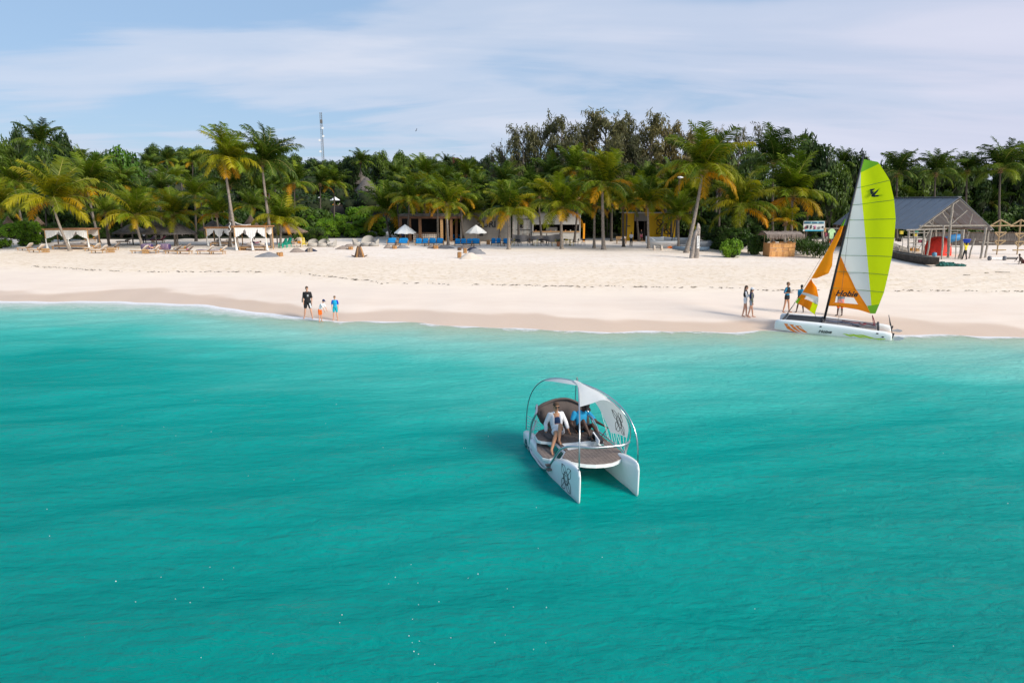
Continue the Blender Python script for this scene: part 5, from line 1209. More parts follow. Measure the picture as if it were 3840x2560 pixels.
f = MB(); f.tube(smooth_path([(-.30, 1.08, 2.06), (-.48, 1.32, 1.88), (-.66, 1.42, 1.62), (-.77, 1.38, 1.32), (-.81, 1.28, 1.05), (-.82, 1.15, .8), (-.84, 1.05, .62)]), .014, 7); f.build('canopy_hoop', M_steel, e, True)
# canopy cloth
M_can = leafmat('sunshade_cloth', [(.74, .74, .73), (.80, .80, .79)], .28, 2)
rows = [[(.40, 1.08, 1.90), (.12, 1.12, 1.97), (-.18, 1.15, 2.04), (-.42, 1.28, 1.93), (-.62, 1.38, 1.66), (-.74, 1.33, 1.36), (-.77, 1.22, 1.08)],
        [(.24, .62, 2.08), (.02, .64, 2.13), (-.24, .70, 2.11), (-.48, .80, 1.93), (-.66, .90, 1.62), (-.75, .88, 1.30), (-.78, .82, 1.03)],
        [(.10, .22, 2.17), (-.03, .18, 2.19), (-.22, .20, 2.11), (-.44, .32, 1.90), (-.61, .46, 1.58), (-.71, .50, 1.26), (-.76, .52, .97)],
        [(.08, -.10, 2.20), (.0, -.12, 2.20), (-.16, -.16, 2.07), (-.36, -.10, 1.80), (-.54, .10, 1.50), (-.65, .24, 1.2), (-.745, .36, .93)],
        [(.26, -.50, 2.12), (.14, -.38, 2.15), (-.02, -.22, 2.16), (-.16, -.16, 2.065), (-.36, -.10, 1.795), (-.54, .10, 1.495), (-.65, .24, 1.195)]]
rows = rows[:4]
A = np.array(rows); cols2 = [smooth_path(r_, 4) for r_ in rows]; A = np.array([[tuple(p) for p in r_] for r_ in cols2]); k = A.shape[1]
B = np.array([[tuple(p) for p in smooth_path([A[i, j] for i in range(4)], 5)] for j in range(k)])   # k x m
mm = B.shape[1]; f = MB(); f.add(B.reshape(-1, 3), [(i*mm+j, i*mm+j+1, (i+1)*mm+j+1, (i+1)*mm+j) for i in range(k-1) for j in range(mm-1)])
aa = arch(1, f0=.30, f1=.5, n=10); bb = [Vector((.10, .22, 2.165)).lerp(Vector((.44, -.72, 2.06)), 1-i/10)+Vector((0, 0, -.0)) for i in range(11)]
f.add(aa+bb, [(i, i+1, 12+i, 11+i) for i in range(10)])
f.build('sunshade', M_can, e, True)
f = MB(); Mx = Matrix.Translation((-.685, .86, 1.36)) @ Matrix(((0, .0, 1, 0), (1, 0, 0, 0), (0, 1, 0, 0), (0, 0, 0, 1))); emblem(f, Mx @ Matrix.Diagonal((.8, 1, 1, 1)), .27, .006)
bv = BVHTree.FromPolygons([tuple(p) for p in B.reshape(-1, 3)], [(i*mm+j, i*mm+j+1, (i+1)*mm+j+1, (i+1)*mm+j) for i in range(k-1) for j in range(mm-1)])
nv = []
for p in f.v:
    h_ = bv.ray_cast(Vector((0, p[1], p[2])), Vector((-1, 0, 0))); nv.append((h_[0].x+.008+(p[0]+.685), p[1], p[2]) if h_[0] is not None else p)
f.v = nv; f.build('emblem', M_ink, e)
f = MB()
for (a, b) in [((-.77, 1.18, 1.08), (-.86, .95, .64)), ((-.77, 1.0, 1.05), (-.87, .90, .64)), ((-.78, .80, 1.02), (-.87, .72, .64)), ((-.77, .66, 1.0), (-.87, .74, .64)), ((-.77, .60, .98), (-.87, .48, .64)), ((-.76, .46, .95), (-.87, .40, .64)), ((-.75, .38, .93), (-.87, .22, .64)), ((-.66, .20, 1.15), (-.87, .05, .64)), ((-.6, .1, 1.4), (-.87, -.05, .64)), ((.40, 1.08, 1.90), (.43, 1.12, 1.86))]: f.tube([a, b], .006, 4)
o = f.build('lacing', M_canvas, e); o['kind'] = 'stuff'
# backrest
f = MB(); W1 = []; n = 16
for i in range(n+1):
    k_ = i/n; x = .62-1.45*k_; top = float(np.interp(x, [-.85, -.6, -.3, 0, .4, .62], [1.0, 1.20, 1.33, 1.34, 1.25, 1.14])); bot = float(np.interp(x, [-.85, .3, .5, .62], [.62, .62, .75, 1.0])); yb = -1.12-.20*(1-(x/.85)**2)
    for j in range(6): q = j/5; W1.append((x, yb-.20*q+.06*math.sin(q*3), bot+(top-bot)*q))
f.add(W1, [(i*6+j, (i+1)*6+j, (i+1)*6+j+1, i*6+j+1) for i in range(n) for j in range(5)])
b0 = len(f.v); f.add([(a, b-.05, c) for a, b, c in W1], [(i*6+j, i*6+j+1, (i+1)*6+j+1, (i+1)*6+j) for i in range(n) for j in range(5)])
f.build('backrest', M_back, e, True)
f = MB(); f.tube([(.66, -1.02, 1.08), (.60, -1.34, 1.20)], [.045, .05], 8); f.tube(smooth_path([(.62, -1.32, 1.17), (.4, -1.36, 1.26), (.05, -1.40, 1.35), (-.3, -1.40, 1.34), (-.6, -1.36, 1.20), (-.85, -1.25, 1.02)]), .03, 7); f.build('backrest_roll', M_back, e, True)
f = MB(); cushion(f, (.52, -.62, .63), (.16, .5, .10)); f.build('side_bolster', M_back, e, True)
# lever, motor arm
f = MB(); f.tube([(-1.0, -.40, .80), (-.92, -.30, .74), (-.72, -.15, .64)], .015, 6); f.build('steering_lever', M_dmetal, e)
f = MB(); f.box((-.60, -.05, .68), (.09, .42, .10), M=Matrix.Rotation(R(-14), 3, 'X')); f.build('motor_arm', M_dmetal, e); f = MB(); f.tube([(-.50, -.12, .66), (-.56, -.12, .66)], .10, 12); f.build('motor_wheel', M_dmetal, e); f = MB(); f.box((-.53, -.02, .68), (.03, .40, .12), M=Matrix.Rotation(R(-14), 3, 'X')); f.build('motor_cover', M_gel, e)
f = MB(); f.tube(smooth_path([(-.62, -.9, 1.05), (-.70, -.7, 1.0), (-.74, -.5, .85), (-.74, -.3, .66)]), .018, 6); f.build('grab_handle', M_steel, e, True)
# rope netting at the stern quarter
f = MB()
for i in range(5): f.tube([(.78, -1.5+.09*i, .55), (.60, -1.25, .62+.1*i)], .008, 3); f.tube([(.80, -1.52, .60+.08*i), (.55, -1.2, .60+.05*i)], .008, 3)
f.tube(smooth_path([(.80, -1.16, .95), (.66, -1.30, .85), (.70, -1.35, .65), (.84, -1.18, .58)]), .02, 5); o = f.build('rope_net', M_canvas, e); o['kind'] = 'stuff'

# ---- the beach catamaran with the green, white and orange sail ----
HF = Fr((16.4996, 34.5703, 0), math.atan2(.88715, .46148)-0)
h = thing('sailing_catamaran', 'white beach catamaran with lime, white and orange sail, its stern in the shallows at right', 'sailboat', HF.O, HF.a)
P2 = lambda X, Y, k='x', val=0.: HF.hit(2850+X/2.118, 560+Y/2.118, k, val)
hy2 = [-2.66, -2.60, -2.3, -1.8, -1.2, -.4, .5, 1.3, 1.9, 2.35, 2.58, 2.66, 2.69]; ht2 = [.28, .34, .39, .41, .47, .53, .58, .60, .61, .60, .58, .50, .3]
hw2 = [.13, .155, .165, .17, .18, .185, .185, .175, .15, .105, .06, .035, .015]; hb2 = [-.04, -.08, -.10, -.12, -.12, -.10, -.06, -.02, .02, .05, .07, .09, .14]
M_lime = mat('lime_print', (.46, .66, .01), .5, .05); M_orp = mat('orange_print', (.85, .20, .02), .5, .05)
for s in (-1, 1):
    f = MB(); loft_hull(f, hy2, ht2, hb2, hw2, s*1.13, flare=.7); f.build('hull', M_gel, h, True)
def hx2(y, z):
    w = float(np.interp(y, hy2, hw2)); zt = float(np.interp(y, hy2, ht2)); zb = float(np.interp(y, hy2, hb2)); q = (z-zb)/(zt-zb)
    return -1.13-w*float(np.interp(q, [0, .04, .22, .55, .82, .95, 1], [.0, .55, .7, .97, 1, .9, .5]))
def decal(pix, m, name, off=.006):
    pts = [P2(a, b, 'x', -1.30) for a, b in pix]; fine = []
    for i in range(len(pts)): a, b = Vector(pts[i]), Vector(pts[(i+1) % len(pts)]); fine += [a.lerp(b, q/3) for q in range(3)]
    f = MB(); f.add([(hx2(p.y, p.z)-off, p.y, p.z) for p in fine], [tuple(range(len(fine)))]); f.build(name, m, h)
for P in ([(190, 1383), (218, 1386), (240, 1415), (285, 1448), (310, 1455), (262, 1450), (215, 1425)], [(232, 1387), (265, 1393), (290, 1425), (325, 1452), (345, 1456), (312, 1452), (268, 1428)], [(278, 1398), (322, 1402), (345, 1430), (378, 1458), (350, 1455), (310, 1432)]): decal(P, M_orp, 'bow_stripe')
for P in ([(655, 1462), (690, 1466), (745, 1485), (720, 1487), (690, 1478)], [(705, 1468), (745, 1467), (850, 1500), (790, 1495), (740, 1480)], [(760, 1468), (820, 1473), (935, 1508), (870, 1502)], [(895, 1500), (1000, 1505), (990, 1512), (940, 1512)]): decal(P, M_lime, 'stern_stripe')
for a, b in ((482, 1407), (932, 1462), (975, 1490)): p = P2(a, b, 'x', -1.31); f = MB(); f.ell((hx2(p[1], p[2]), p[1], p[2]), (.02, .06, .035), nu=10, nv=6); f.build('hatch', M_ink, h, True)
SIDEP = Matrix(((0, 0, -1, 0), (-1, 0, 0, 0), (0, 1, 0, 0), (0, 0, 0, 1)))   # faces port (-x)
SIDEP = Matrix(((0, 0, -1, 0), (-1, 0, 0, 0), (0, 1, 0, 0), (0, 0, 0, 1)))
p = P2(515, 1447, 'x', -1.31); me = text_mesh('Hobie', .24, bold=.006, shear=.35, depth=.003); me.materials.append(M_ink); inst('lettering', me, h, M=Matrix.Translation((hx2(p[1], p[2])-.012, p[1], p[2])) @ SIDEP)
# crossbeams, trampoline
for y in (2.30, .46, -2.05): f = MB(); f.tube([(-1.13, y, .60 if y > 0 else .46), (1.13, y, .60 if y > 0 else .46)], .055, 8); f.build('crossbeam', M_dmetal, h, True)
M_net = mat('dark_trampoline', (.022, .026, .034), .9, .15, 20, 0, .4, 60); M_netg = mat('grey_trampoline', (.17, .16, .17), .9, .15, 20, 0, .4, 60)
f = MB(); f.box((0, 1.37, .575), (1.92, 1.66, .02)); f.build('bow_trampoline', M_net, h)
f = MB(); pts = [(-.94, .38, .565), (.94, .38, .565), (.94, -1.98, .46), (-.94, -1.98, .46)]; f.add([*pts, *[(a, b, c-.02) for a, b, c in pts]], [(3, 2, 1, 0), (4, 5, 6, 7), (0, 1, 5, 4), (1, 2, 6, 5), (2, 3, 7, 6), (3, 0, 4, 7)]); f.build('trampoline', M_netg, h)
M_rblue = mat('blue_rope', (.02, .06, .16), .8); M_rred = mat('red_rope', (.22, .03, .04), .8)
f = MB(); f.tube(smooth_path([(-.3, .35, .60), (-.5, .0, .60), (-.35, -.3, .59), (-.6, -.7, .58), (-.8, -1.1, .56), (-1.0, -1.25, .55)]), .022, 5); f.build('rope', M_rblue, h)
f = MB(); f.tube(smooth_path([(.3, -.4, .56), (-.1, -.9, .56), (.2, -1.2, .53), (-.3, -1.3, .53), (0, -1.5, .51), (.3, -1.4, .52), (.0, -1.8, .50), (-.2, -1.9, .5)]), .02, 5); f.tube(smooth_path([(0, -1.74, .98), (.05, -1.80, .7), (.03, -1.85, .48)]), .02, 5); f.tube(smooth_path([(0, -1.74, .98), (-.05, -1.86, .7), (-.1, -1.90, .48)]), .02, 5); f.build('mainsheet_rope', M_rred, h)
f = MB(); f.tube(smooth_path([(-.9, .3, .58), (-.5, -.5, .57), (-.7, -1.2, .53), (-.75, -1.9, .49)]), .014, 5); f.build('rope', M_dmetal, h)
f = MB(); f.tube([(-.96, -.9, .56), (-1.02, -1.02, .56), (-1.02, -1.2, .54), (-.95, -1.3, .54)], .02, 5); f.build('hiking_handle', M_dmetal, h)
# rudders
for s in (-1, 1):
    f = MB(); f.tube([(s*1.13, -2.66, .10), (s*1.13, -2.72, .34)], .045, 6); f.tube([(s*1.13, -2.66, .34), (s*1.12, -2.50, .85)], .018, 5); f.build('tiller', M_dmetal, h)
    f = MB(); f.prism([(-2.70, .12), (-2.95, .20), (-3.16, .16), (-3.18, .10), (-3.0, .02), (-2.78, -.02)], .03, Matrix(((0, 0, 1, s*1.13-.015), (1, 0, 0, 0), (0, 1, 0, 0), (0, 0, 0, 1)))); f.build('rudder_blade', M_gelg, h)
f = MB(); f.tube([(-1.12, -2.5, .85), (1.12, -2.5, .88)], .015, 5); f.build('tiller_bar', M_dmetal, h)
# mast and rigging
mt0 = Vector(P2(510, 1350)); mt1 = Vector(P2(826, 42)); mt0.z = .58
f = MB(); f.tube([mt0, mt0.lerp(mt1, .5), mt1], [.062, .055, .035], 9); f.build('mast', M_dmetal, h, True)
f = MB(); hd = mt0.lerp(mt1, .70)
for s in (-1, 1): f.tube([hd, (s*1.13, -.25, .55)], .007, 4)
f.tube([hd, (0, 2.25, .62)], .007, 4)
for s in (-1, 1): f.tube([(0, 1.88, 1.30), (s*1.1, 2.35, .6)], .008, 4)
f.build('stay_wires', M_dmetal, h)
def sailmat(n, c):
    m = leafmat(n, [tuple(v*.96 for v in c), c], .5, 1.5, 0.0); return m
S_lime = sailmat('lime_sailcloth', (.74, .87, .004)); S_white = sailmat('white_sailcloth', (.70, .73, .71)); S_oran = sailmat('orange_sailcloth', (.95, .28, .008)); S_dg = sailmat('green_sailcloth', (.22, .52, .03)); S_amb = sailmat('amber_sailcloth', (.99, .35, .012))
mastX = lambda Y: 825-(Y-45)*.2414+6
luffs = [185, 308, 443, 562, 705, 842, 968, 1100, 1243]; rights = [(948, 113), (1031, 246), (1066, 402), (1078, 553), (1067, 706), (1048, 852), (1018, 997), (985, 1135), (915, 1306)]
def bel(yl, z, chordk): return .26*math.sin(math.pi*min(1, max(0, chordk)))*math.sin(math.pi*min(1, max(0.02, (z-.9)/8)))
def patch(quad, m, name, cks, nu=6, nv=4, parent=h, off=0., foot=None):
    """quad: pixel corners TL, TR, BR, BL ; cks: chord fraction at left and right"""
    f = MB(); TL, TR, BR, BL = [Vector((*q, 0)) for q in quad]; vs = []
    for j in range(nv+1):
        for i in range(nu+1):
            a = TL.lerp(TR, i/nu); b = BL.lerp(BR, i/nu); p = a.lerp(b, j/nv)
            if foot and j == nv: p.y += foot(i/nu)
            q = P2(p.x, p.y); ck = cks[0]+(cks[1]-cks[0])*i/nu; vs.append((q[0]+bel(q[1], q[2], ck)+off, q[1], q[2]))
    w = nu+1; f.add(vs, [(j*w+i, (j+1)*w+i, (j+1)*w+i+1, j*w+i+1) for j in range(nv) for i in range(nu)]); return f.build(name, m, parent, True)
def lin(a, b, t): return (a[0]+(b[0]-a[0])*t, a[1]+(b[1]-a[1])*t)
def at_line(L, Rr, g):
    """parameter on batten L-R where it crosses boundary x = g(y)"""
    t = .5
    for _ in range(30): p = lin(L, Rr, t); t += (g(p[1])-p[0])/(Rr[0]-L[0])*.7
    return t
wg = lambda Y: 790+(Y-190)*.0905
og = lambda Y: 633+(Y-845)*.481
patch([(826, 79), (935, 100), (948, 113), (mastX(185), 185)], S_dg, 'sail_panel', (0, 1), 5, 3)
for i in range(8):
    L0, L1 = (mastX(luffs[i]), luffs[i]), (mastX(luffs[i+1]), luffs[i+1]); R0, R1 = rights[i], rights[i+1]
    if i == 7: L1 = (542, 1243); R1 = (915, 1306)
    a0 = at_line(L0, R0, wg) if i > 0 else at_line(L0, R0, lambda Y: 795); a1 = at_line(L1, R1, wg)
    if i == 0: a0 = .02
    o0 = max(0, at_line(L0, R0, og)) if i >= 5 else 0; o1 = max(0, at_line(L1, R1, og)) if i >= 5 else 0
    if i == 4: o1 = 0
    if i >= 5: o0 = 0.0 if i == 5 else o0
    if i < 7:
        if i >= 5: patch([L0 if i > 5 else L0, lin(L0, R0, o0 if i > 5 else .004), lin(L1, R1, o1), L1], S_oran, 'sail_panel', (0, .3))
        patch([lin(L0, R0, o0), lin(L0, R0, a0), lin(L1, R1, a1), lin(L1, R1, o1)], S_white, 'sail_panel', (o0, a0))
        patch([lin(L0, R0, a0), R0, R1, lin(L1, R1, a1)], S_lime, 'sail_panel', (a0, 1))
    else:
        C0 = (838, 1262)
        patch([lin(L0, R0, o0), lin(L0, R0, a0), (884, 1240), (836, 1250)], S_white, 'sail_panel', (o0, a0))
        patch([lin(L0, R0, a0), R0, (948, 1230), (884, 1240)], S_lime, 'sail_panel', (a0, 1))
        patch([(850, 1244), (948, 1230), (917, 1304), (878, 1304)], S_dg, 'sail_panel', (a0, 1))
        WT = [(605, 1165), (745, 1178), (778, 1231), (595, 1215)]; TR_ = lin(L0, R0, o0)
        patch([L0, TR_, WT[1], WT[0]], S_oran, 'sail_panel', (0, .3)); patch([L0, WT[0], WT[3], (542, 1243)], S_oran, 'sail_panel', (0, .1))
        patch([TR_, (TR_[0]+2, TR_[1]+1), (850, 1246), WT[1]], S_oran, 'sail_panel', (.3, .4)); patch([WT[1], (850, 1246), (878, 1304), WT[2]], S_oran, 'sail_panel', (.3, .7))
        patch([WT[3], WT[2], (878, 1304), (542, 1243)], S_oran, 'sail_panel', (0, .6), foot=lambda k: -16*math.sin(math.pi*k))
        wm = bpy.data.materials.new('clear_film'); wm.use_nodes = True; t_ = NT(wm.node_tree); a_ = t_.n('ShaderNodeBsdfTransparent'); a_.inputs[0].default_value = (.92, .94, .96, 1); b_ = t_.n('ShaderNodeBsdfDiffuse'); b_.inputs[0].default_value = (.7, .74, .78, 1); c_ = t_.n('ShaderNodeMixShader'); c_.inputs[0].default_value = .35; t_.l(a_.outputs[0], c_.inputs[1]); t_.l(b_.outputs[0], c_.inputs[2]); t_.l(c_.outputs[0], t_.n('ShaderNodeOutputMaterial').inputs[0])
        patch(WT, wm, 'sail_window', (.1, .3))
for i in range(1, 8):
    L0 = (mastX(luffs[i]), luffs[i]); pts = []
    for j in range(9): p = lin(L0, rights[i], j/8); q = P2(*p); pts.append((q[0]+bel(q[1], q[2], j/8)-.008, q[1], q[2]))
    f = MB(); f.tube(pts, .013, 4); f.build('batten', mat('grey_green_batten', (.16, .26, .05) , .6), h)
# prints on the sail
def sail_poly(P, m, name='sail_logo'):
    f = MB(); vs = []
    for a, b in P: q = P2(900+(a-900)*1.22, 350+(b-350)*1.22); vs.append((q[0]+bel(q[1], q[2], .55)-.012, q[1], q[2]))
    f.add(vs, [tuple(range(len(P)))]); f.build(name, m, h)
sail_poly([(826, 386), (858, 358), (872, 341), (858, 345), (850, 338), (880, 322), (912, 318), (902, 330), (890, 336), (908, 338), (893, 352), (880, 366), (862, 380)], M_ink); sail_poly([(893, 352), (908, 342), (940, 316), (943, 320), (918, 350), (910, 362), (965, 358), (962, 367), (905, 374), (884, 370)], M_ink)
q = P2(685, 1146); me = text_mesh('Hobie', .40, bold=.012, shear=.35, depth=.002); me.materials.append(M_ink); inst('lettering', me, h, M=Matrix.Translation((q[0]+bel(q[1], q[2], .35)-.14, q[1], q[2])) @ SIDEP @ Matrix.Rotation(R(0), 4, 'Z'))
# jib, flogging in two loose halves joined along the luff
def strips(rows_, mats_, name, wav, ph=0):
    for i in range(len(rows_)-1):
        (a, b), (c, d) = rows_[i], rows_[i+1]; ms = mats_[i] if isinstance(mats_[i], list) else [(0, 1, mats_[i])]
        for k0, k1, m in ms:
            f = MB(); nu, nv = 5, 4; vs = []
            for jj in range(nv+1):
                for ii in range(nu+1):
                    k_ = k0+(k1-k0)*ii/nu; p = lin(lin(a, b, k_), lin(c, d, k_), jj/nv); q = P2(*p); vs.append((q[0]+wav*math.sin(k_*math.pi*1.4)*(1+.5*math.sin((i+jj/nv)*1.7+ph)), q[1], q[2]))
            f.add(vs, [(jj*(nu+1)+ii, (jj+1)*(nu+1)+ii, (jj+1)*(nu+1)+ii+1, jj*(nu+1)+ii+1) for jj in range(nv) for ii in range(nu)]); f.build(name, m, h, True)
strips([((672, 556), (682, 552)), ((640, 612), (664, 608)), ((596, 690), (640, 690)), ((530, 812), (582, 822)), ((476, 905), (574, 922)), ((440, 968), (545, 984)), ((405, 1028), (452, 1022))], [S_dg, S_amb, S_amb, S_amb, S_amb, S_amb], 'jib_panel', .12)
strips([((402, 1033), (412, 1034)), ((372, 1078), (452, 1090)), ((337, 1134), (466, 1170)), ((329, 1148), (464, 1215)), ((303, 1180), (463, 1226)), ((279, 1216), (437, 1306))], [S_oran, S_oran, S_white, [(0, .28, S_oran), (.28, .72, wm), (.72, 1, S_white)], [(0, .12, S_dg), (.12, .72, S_oran), (.72, 1, S_lime)]], 'jib_panel', .22, 1.)
f = MB(); a = Vector(P2(279, 1216)); f.tube([a, (0, 2.32, .62)], .012, 4); a = Vector(P2(437, 1306)); f.tube([a, (a.x, a.y-.05, .6)], .012, 4); f.build('jib_line', M_dmetal, h)

# ================= RIGHT-HAND SIDE: shed, kiosk, canoes =================
def pole(mb, a, b, r=.05, wob=.03, n=5, seed=0):
    rr = random.Random(seed); a, b = Vector(a), Vector(b); pts = [a.lerp(b, i/5)+(Vector((rr.uniform(-wob, wob), rr.uniform(-wob, wob), 0)) if 0 < i < 5 else Vector()) for i in range(6)]
    return mb.tube(pts, [r*1.05, r, r*.95, r*1.02, r*.9, r*.85], n)
M_roof = mat('grey_metal_sheet', (.22, .235, .265), .55, .10, 1.2, .1)
ys_, yb_ = 69., 87.; A0 = Yp(3600, 739, ys_); El = Yp(3435, 862, ys_); Er = Yp(3728, 862, ys_)
s = thing('boat_shed', 'open pole shed with a blue-grey sheet metal gable roof at right', 'shed', onground(A0[0], ys_))
def Ws(mb, name, m, smooth=False): return mb.build(name, m, s, smooth, True)
for side, E_ in ((0, El), (1, Er)):
    n = 22
    for i in range(n):
        y0 = ys_+(yb_-ys_)*i/n; y1 = ys_+(yb_-ys_)*(i+.96)/n; z = .02*(i % 2); f = MB()
        a = [(A0[0], y0, A0[2]+z), (E_[0], y0, E_[2]+z), (E_[0], y1, E_[2]+z), (A0[0], y1, A0[2]+z)]; b = [(p[0], p[1], p[2]-.03) for p in a]
        f.add(a+b, [(0, 1, 2, 3), (7, 6, 5, 4), (0, 4, 5, 1), (1, 5, 6, 2), (2, 6, 7, 3), (3, 7, 4, 0)]); Ws(f, 'roof_sheet', M_roof)
f = MB(); f.box((A0[0], (ys_+yb_)/2, A0[2]+.04), (.4, yb_-ys_, .05)); Ws(f, 'ridge_cap', M_roof)
k = 0
for a, b, r_ in [((3447, 848), (3703, 846), .09), ((3573, 762), (3562, 845), .13), ((3562, 845), (3554, 972), .15), ((3531, 793), (3560, 838), .06), ((3627, 789), (3567, 840), .06), ((3646, 802), (3636, 843), .06), ((3500, 813), (3498, 845), .05), ((3597, 748), (3722, 858), .07), ((3595, 752), (3446, 858), .07), ((3483, 826), (3494, 845), .04)]:
    f = MB(); P0, P1 = Yp(*a, ys_+.15), Yp(*b, ys_+.15)
    if b[1] > 940: P1 = onground(P1[0], ys_+.15)
    pole(f, P0, P1, r_, .04, seed=k); Ws(f, 'truss_pole', M_gwood); k += 1
for (x_, yy) in [(El[0]+.3, ys_+.3), (Er[0]-.3, ys_+.3), (El[0]+.3, yb_-.5), (Er[0]-.3, yb_-.5), (El[0]+.3, 78), (Er[0]-.3, 78)]:
    f = MB(); pole(f, onground(x_, yy), (x_, yy, El[2]-.1), .10, .05, seed=k); Ws(f, 'post', M_gwood); k += 1
f = MB(); f.tube([(El[0]+.3, ys_, El[2]), (El[0]+.3, yb_, El[2])], .08, 5); f.tube([(Er[0]-.3, ys_, El[2]), (Er[0]-.3, yb_, El[2])], .08, 5); Ws(f, 'eave_pole', M_gwood)
for j in range(1, 4):
    yy = ys_+j*4.5; f = MB(); pole(f, (El[0], yy, El[2]), (Er[0], yy, El[2]), .07, seed=j); pole(f, (El[0], yy, El[2]), (A0[0], yy, A0[2]-.12), .06, seed=j+9); pole(f, (Er[0], yy, El[2]), (A0[0], yy, A0[2]-.12), .06, seed=j+19); Ws(f, 'inner_truss', M_gwood)
f = MB(); a = np.array([El[0], yb_, El[2]-.1]); f.add([(El[0], yb_-.1, El[2]), (Er[0], yb_-.1, El[2]), (A0[0], yb_-.1, A0[2]-.15), (El[0], yb_, El[2]), (Er[0], yb_, El[2]), (A0[0], yb_, A0[2]-.15)], [(0, 1, 2), (5, 4, 3), (0, 3, 4, 1), (1, 4, 5, 2), (2, 5, 3, 0)]); Ws(f, 'gable_shade_sheet', M_dark)  # near-black sheet added as the shade deep under the gable roof
f = MB(); f.box(((El[0]+Er[0])/2, yb_-.1, (El[2]+1)/2), (Er[0]-El[0], .1, El[2]-1)); Ws(f, 'back_wall', M_dwood)
# loose frame in front of the shed
y = 67.5; t = thing('pole_frame', 'rough grey pole frame with shelves standing in front of the shed', 'pole frame', onground(Yp(3480, 950, y)[0], y))
k = 0
for a, b, r_ in [((3399, 863), (3549, 859), .08), ((3408, 862), (3408, 0), .10), ((3465, 861), (3453, 0), .09), ((3493, 861), (3475, 0), .09), ((3538, 845), (3531, 0), .09), ((3469, 890), (3463, 0), .04), ((3412, 873), (3480, 873), .05), ((3392, 888), (3456, 890), .05), ((3410, 911), (3456, 911), .05), ((3410, 924), (3452, 924), .05), ((3486, 865), (3445, 935), .05), ((3385, 888), (3384, 950), .04), ((3427, 865), (3424, 0), .05)]:
    f = MB(); P0 = Yp(*a, y+.05*(k % 3)); P1 = Yp(b[0], b[1] or 960, y+.05*(k % 3))
    if b[1] == 0: P1 = onground(P1[0], y)
    pole(f, P0, P1, r_, .04, seed=k+50); f.build('pole', M_gwood, t, False, True); k += 1
for i, (u, v, c) in enumerate([(3380, 872, M_chairy), (3431, 879, M_chairy), (3436, 870, M_teal), (3441, 937, M_wood), (3420, 935, M_orange), (3450, 905, M_stripr), (3373, 900, M_dark)]):
    f = MB(); f.box(Yp(u, v, y+.2), (.3, .2, .32)); f.build('hanging_gear', c, t, False, True)
y = 68.; t = thing('leaning_posts', 'row of rough leaning posts right of the red tarpaulin', 'post row', onground(Yp(3610, 960, y)[0], y))
for k, (a, b, r_) in enumerate([((3611, 861), (3605, 0), .16), ((3606, 925), (3597, 0), .12), ((3588, 873), (3583, 0), .05), ((3656, 893), (3635, 0), .08), ((3562, 873), (3592, 872), .04), ((3560, 923), (3606, 926), .05), ((3561, 864), (3608, 864), .05), ((3634, 868), (3626, 895), .04), ((3697, 852), (3678, 0), .12), ((3670, 908), (3730, 912), .05), ((3545, 948), (3560, 948), .05)]):
    f = MB(); P0 = Yp(*a, y); P1 = Yp(b[0], b[1] or 960, y)
    if b[1] == 0: P1 = onground(P1[0], y)
    pole(f, P0, P1, r_, .05, seed=k+80); f.build('post', M_gwood, t, False, True)
# red tarpaulin heap
p = onground(Yp(3516, 930, 73)[0], 73); f = MB(); vs = []; nu, nv = 30, 12; W2 = 44/ppm(73, 2); Hh = (Yp(3516, 888, 73)-p)[2]
for j in range(nv+1):
    for i in range(nu):
        a = 2*math.pi*i/nu; q = math.sin(j/nv*math.pi/2)**.7; cr = 1+.07*math.sin(a*7+1)*q+.04*math.sin(a*13); vs.append((W2*q*cr*math.cos(a), 1.2*q*cr*math.sin(a), Hh*(math.cos(j/nv*math.pi/2)**.8)*(1+.04*math.sin(a*5))-.03))
f.add(vs, [(j*nu+i, (j+1)*nu+i, (j+1)*nu+(i+1) % nu, j*nu+(i+1) % nu) for j in range(nv) for i in range(nu)])
o = f.build('tarpaulin', mat('red_tarpaulin', (.75, .035, .015), .55, .12, 3, 0, .6, 3), None, True); o.location = tuple(p); tag(o, 'big red tarpaulin draped over a heap inside the shed', 'tarpaulin')
f = MB(); p = Yp(3575, 893, 79); f.ell((0, 0, 0), (1.25, .5, .42), Matrix.Rotation(R(-10), 3, 'Y'), 14, 8); o = f.build('blue_boat_cover', mat('blue_cover', (.02, .16, .35), .6, .5, 1.5), None, True); o.location = tuple(p); tag(o, 'blue and white covered hull on a rack behind the shed posts', 'boat cover')
# stake fence
y = 89.; t = thing('stake_fence', 'long brown-grey stake fence behind the shed', 'fence', onground(Yp(3660, 900, y)[0], y))
a = Yp(3480, 866, y); b_ = Yp(3900, 866, y); n = 110; sm = MB().box((0, 0, 0), (.10, .08, 1)).mesh('stake', mat('brown_grey_stake', (.11, .095, .085), .9, .4, 3)); rr = random.Random(2)
for i in range(n):
    x_ = a[0]+(b_[0]-a[0])*i/n; hh = (a[2]-float(gz(x_, y)))*rr.uniform(.93, 1.05); inst('stake', sm, t, (x_-t.location.x, rr.uniform(-.03, .03), hh/2-.1), (0, rr.uniform(-.02, .02), 0), (rr.uniform(.8, 1.2), 1, hh))
for dz in (.5, 1.6): f = MB(); f.box((0, -.07, dz), (b_[0]-a[0], .05, .07)); f.build('rail', M_dwood, t)
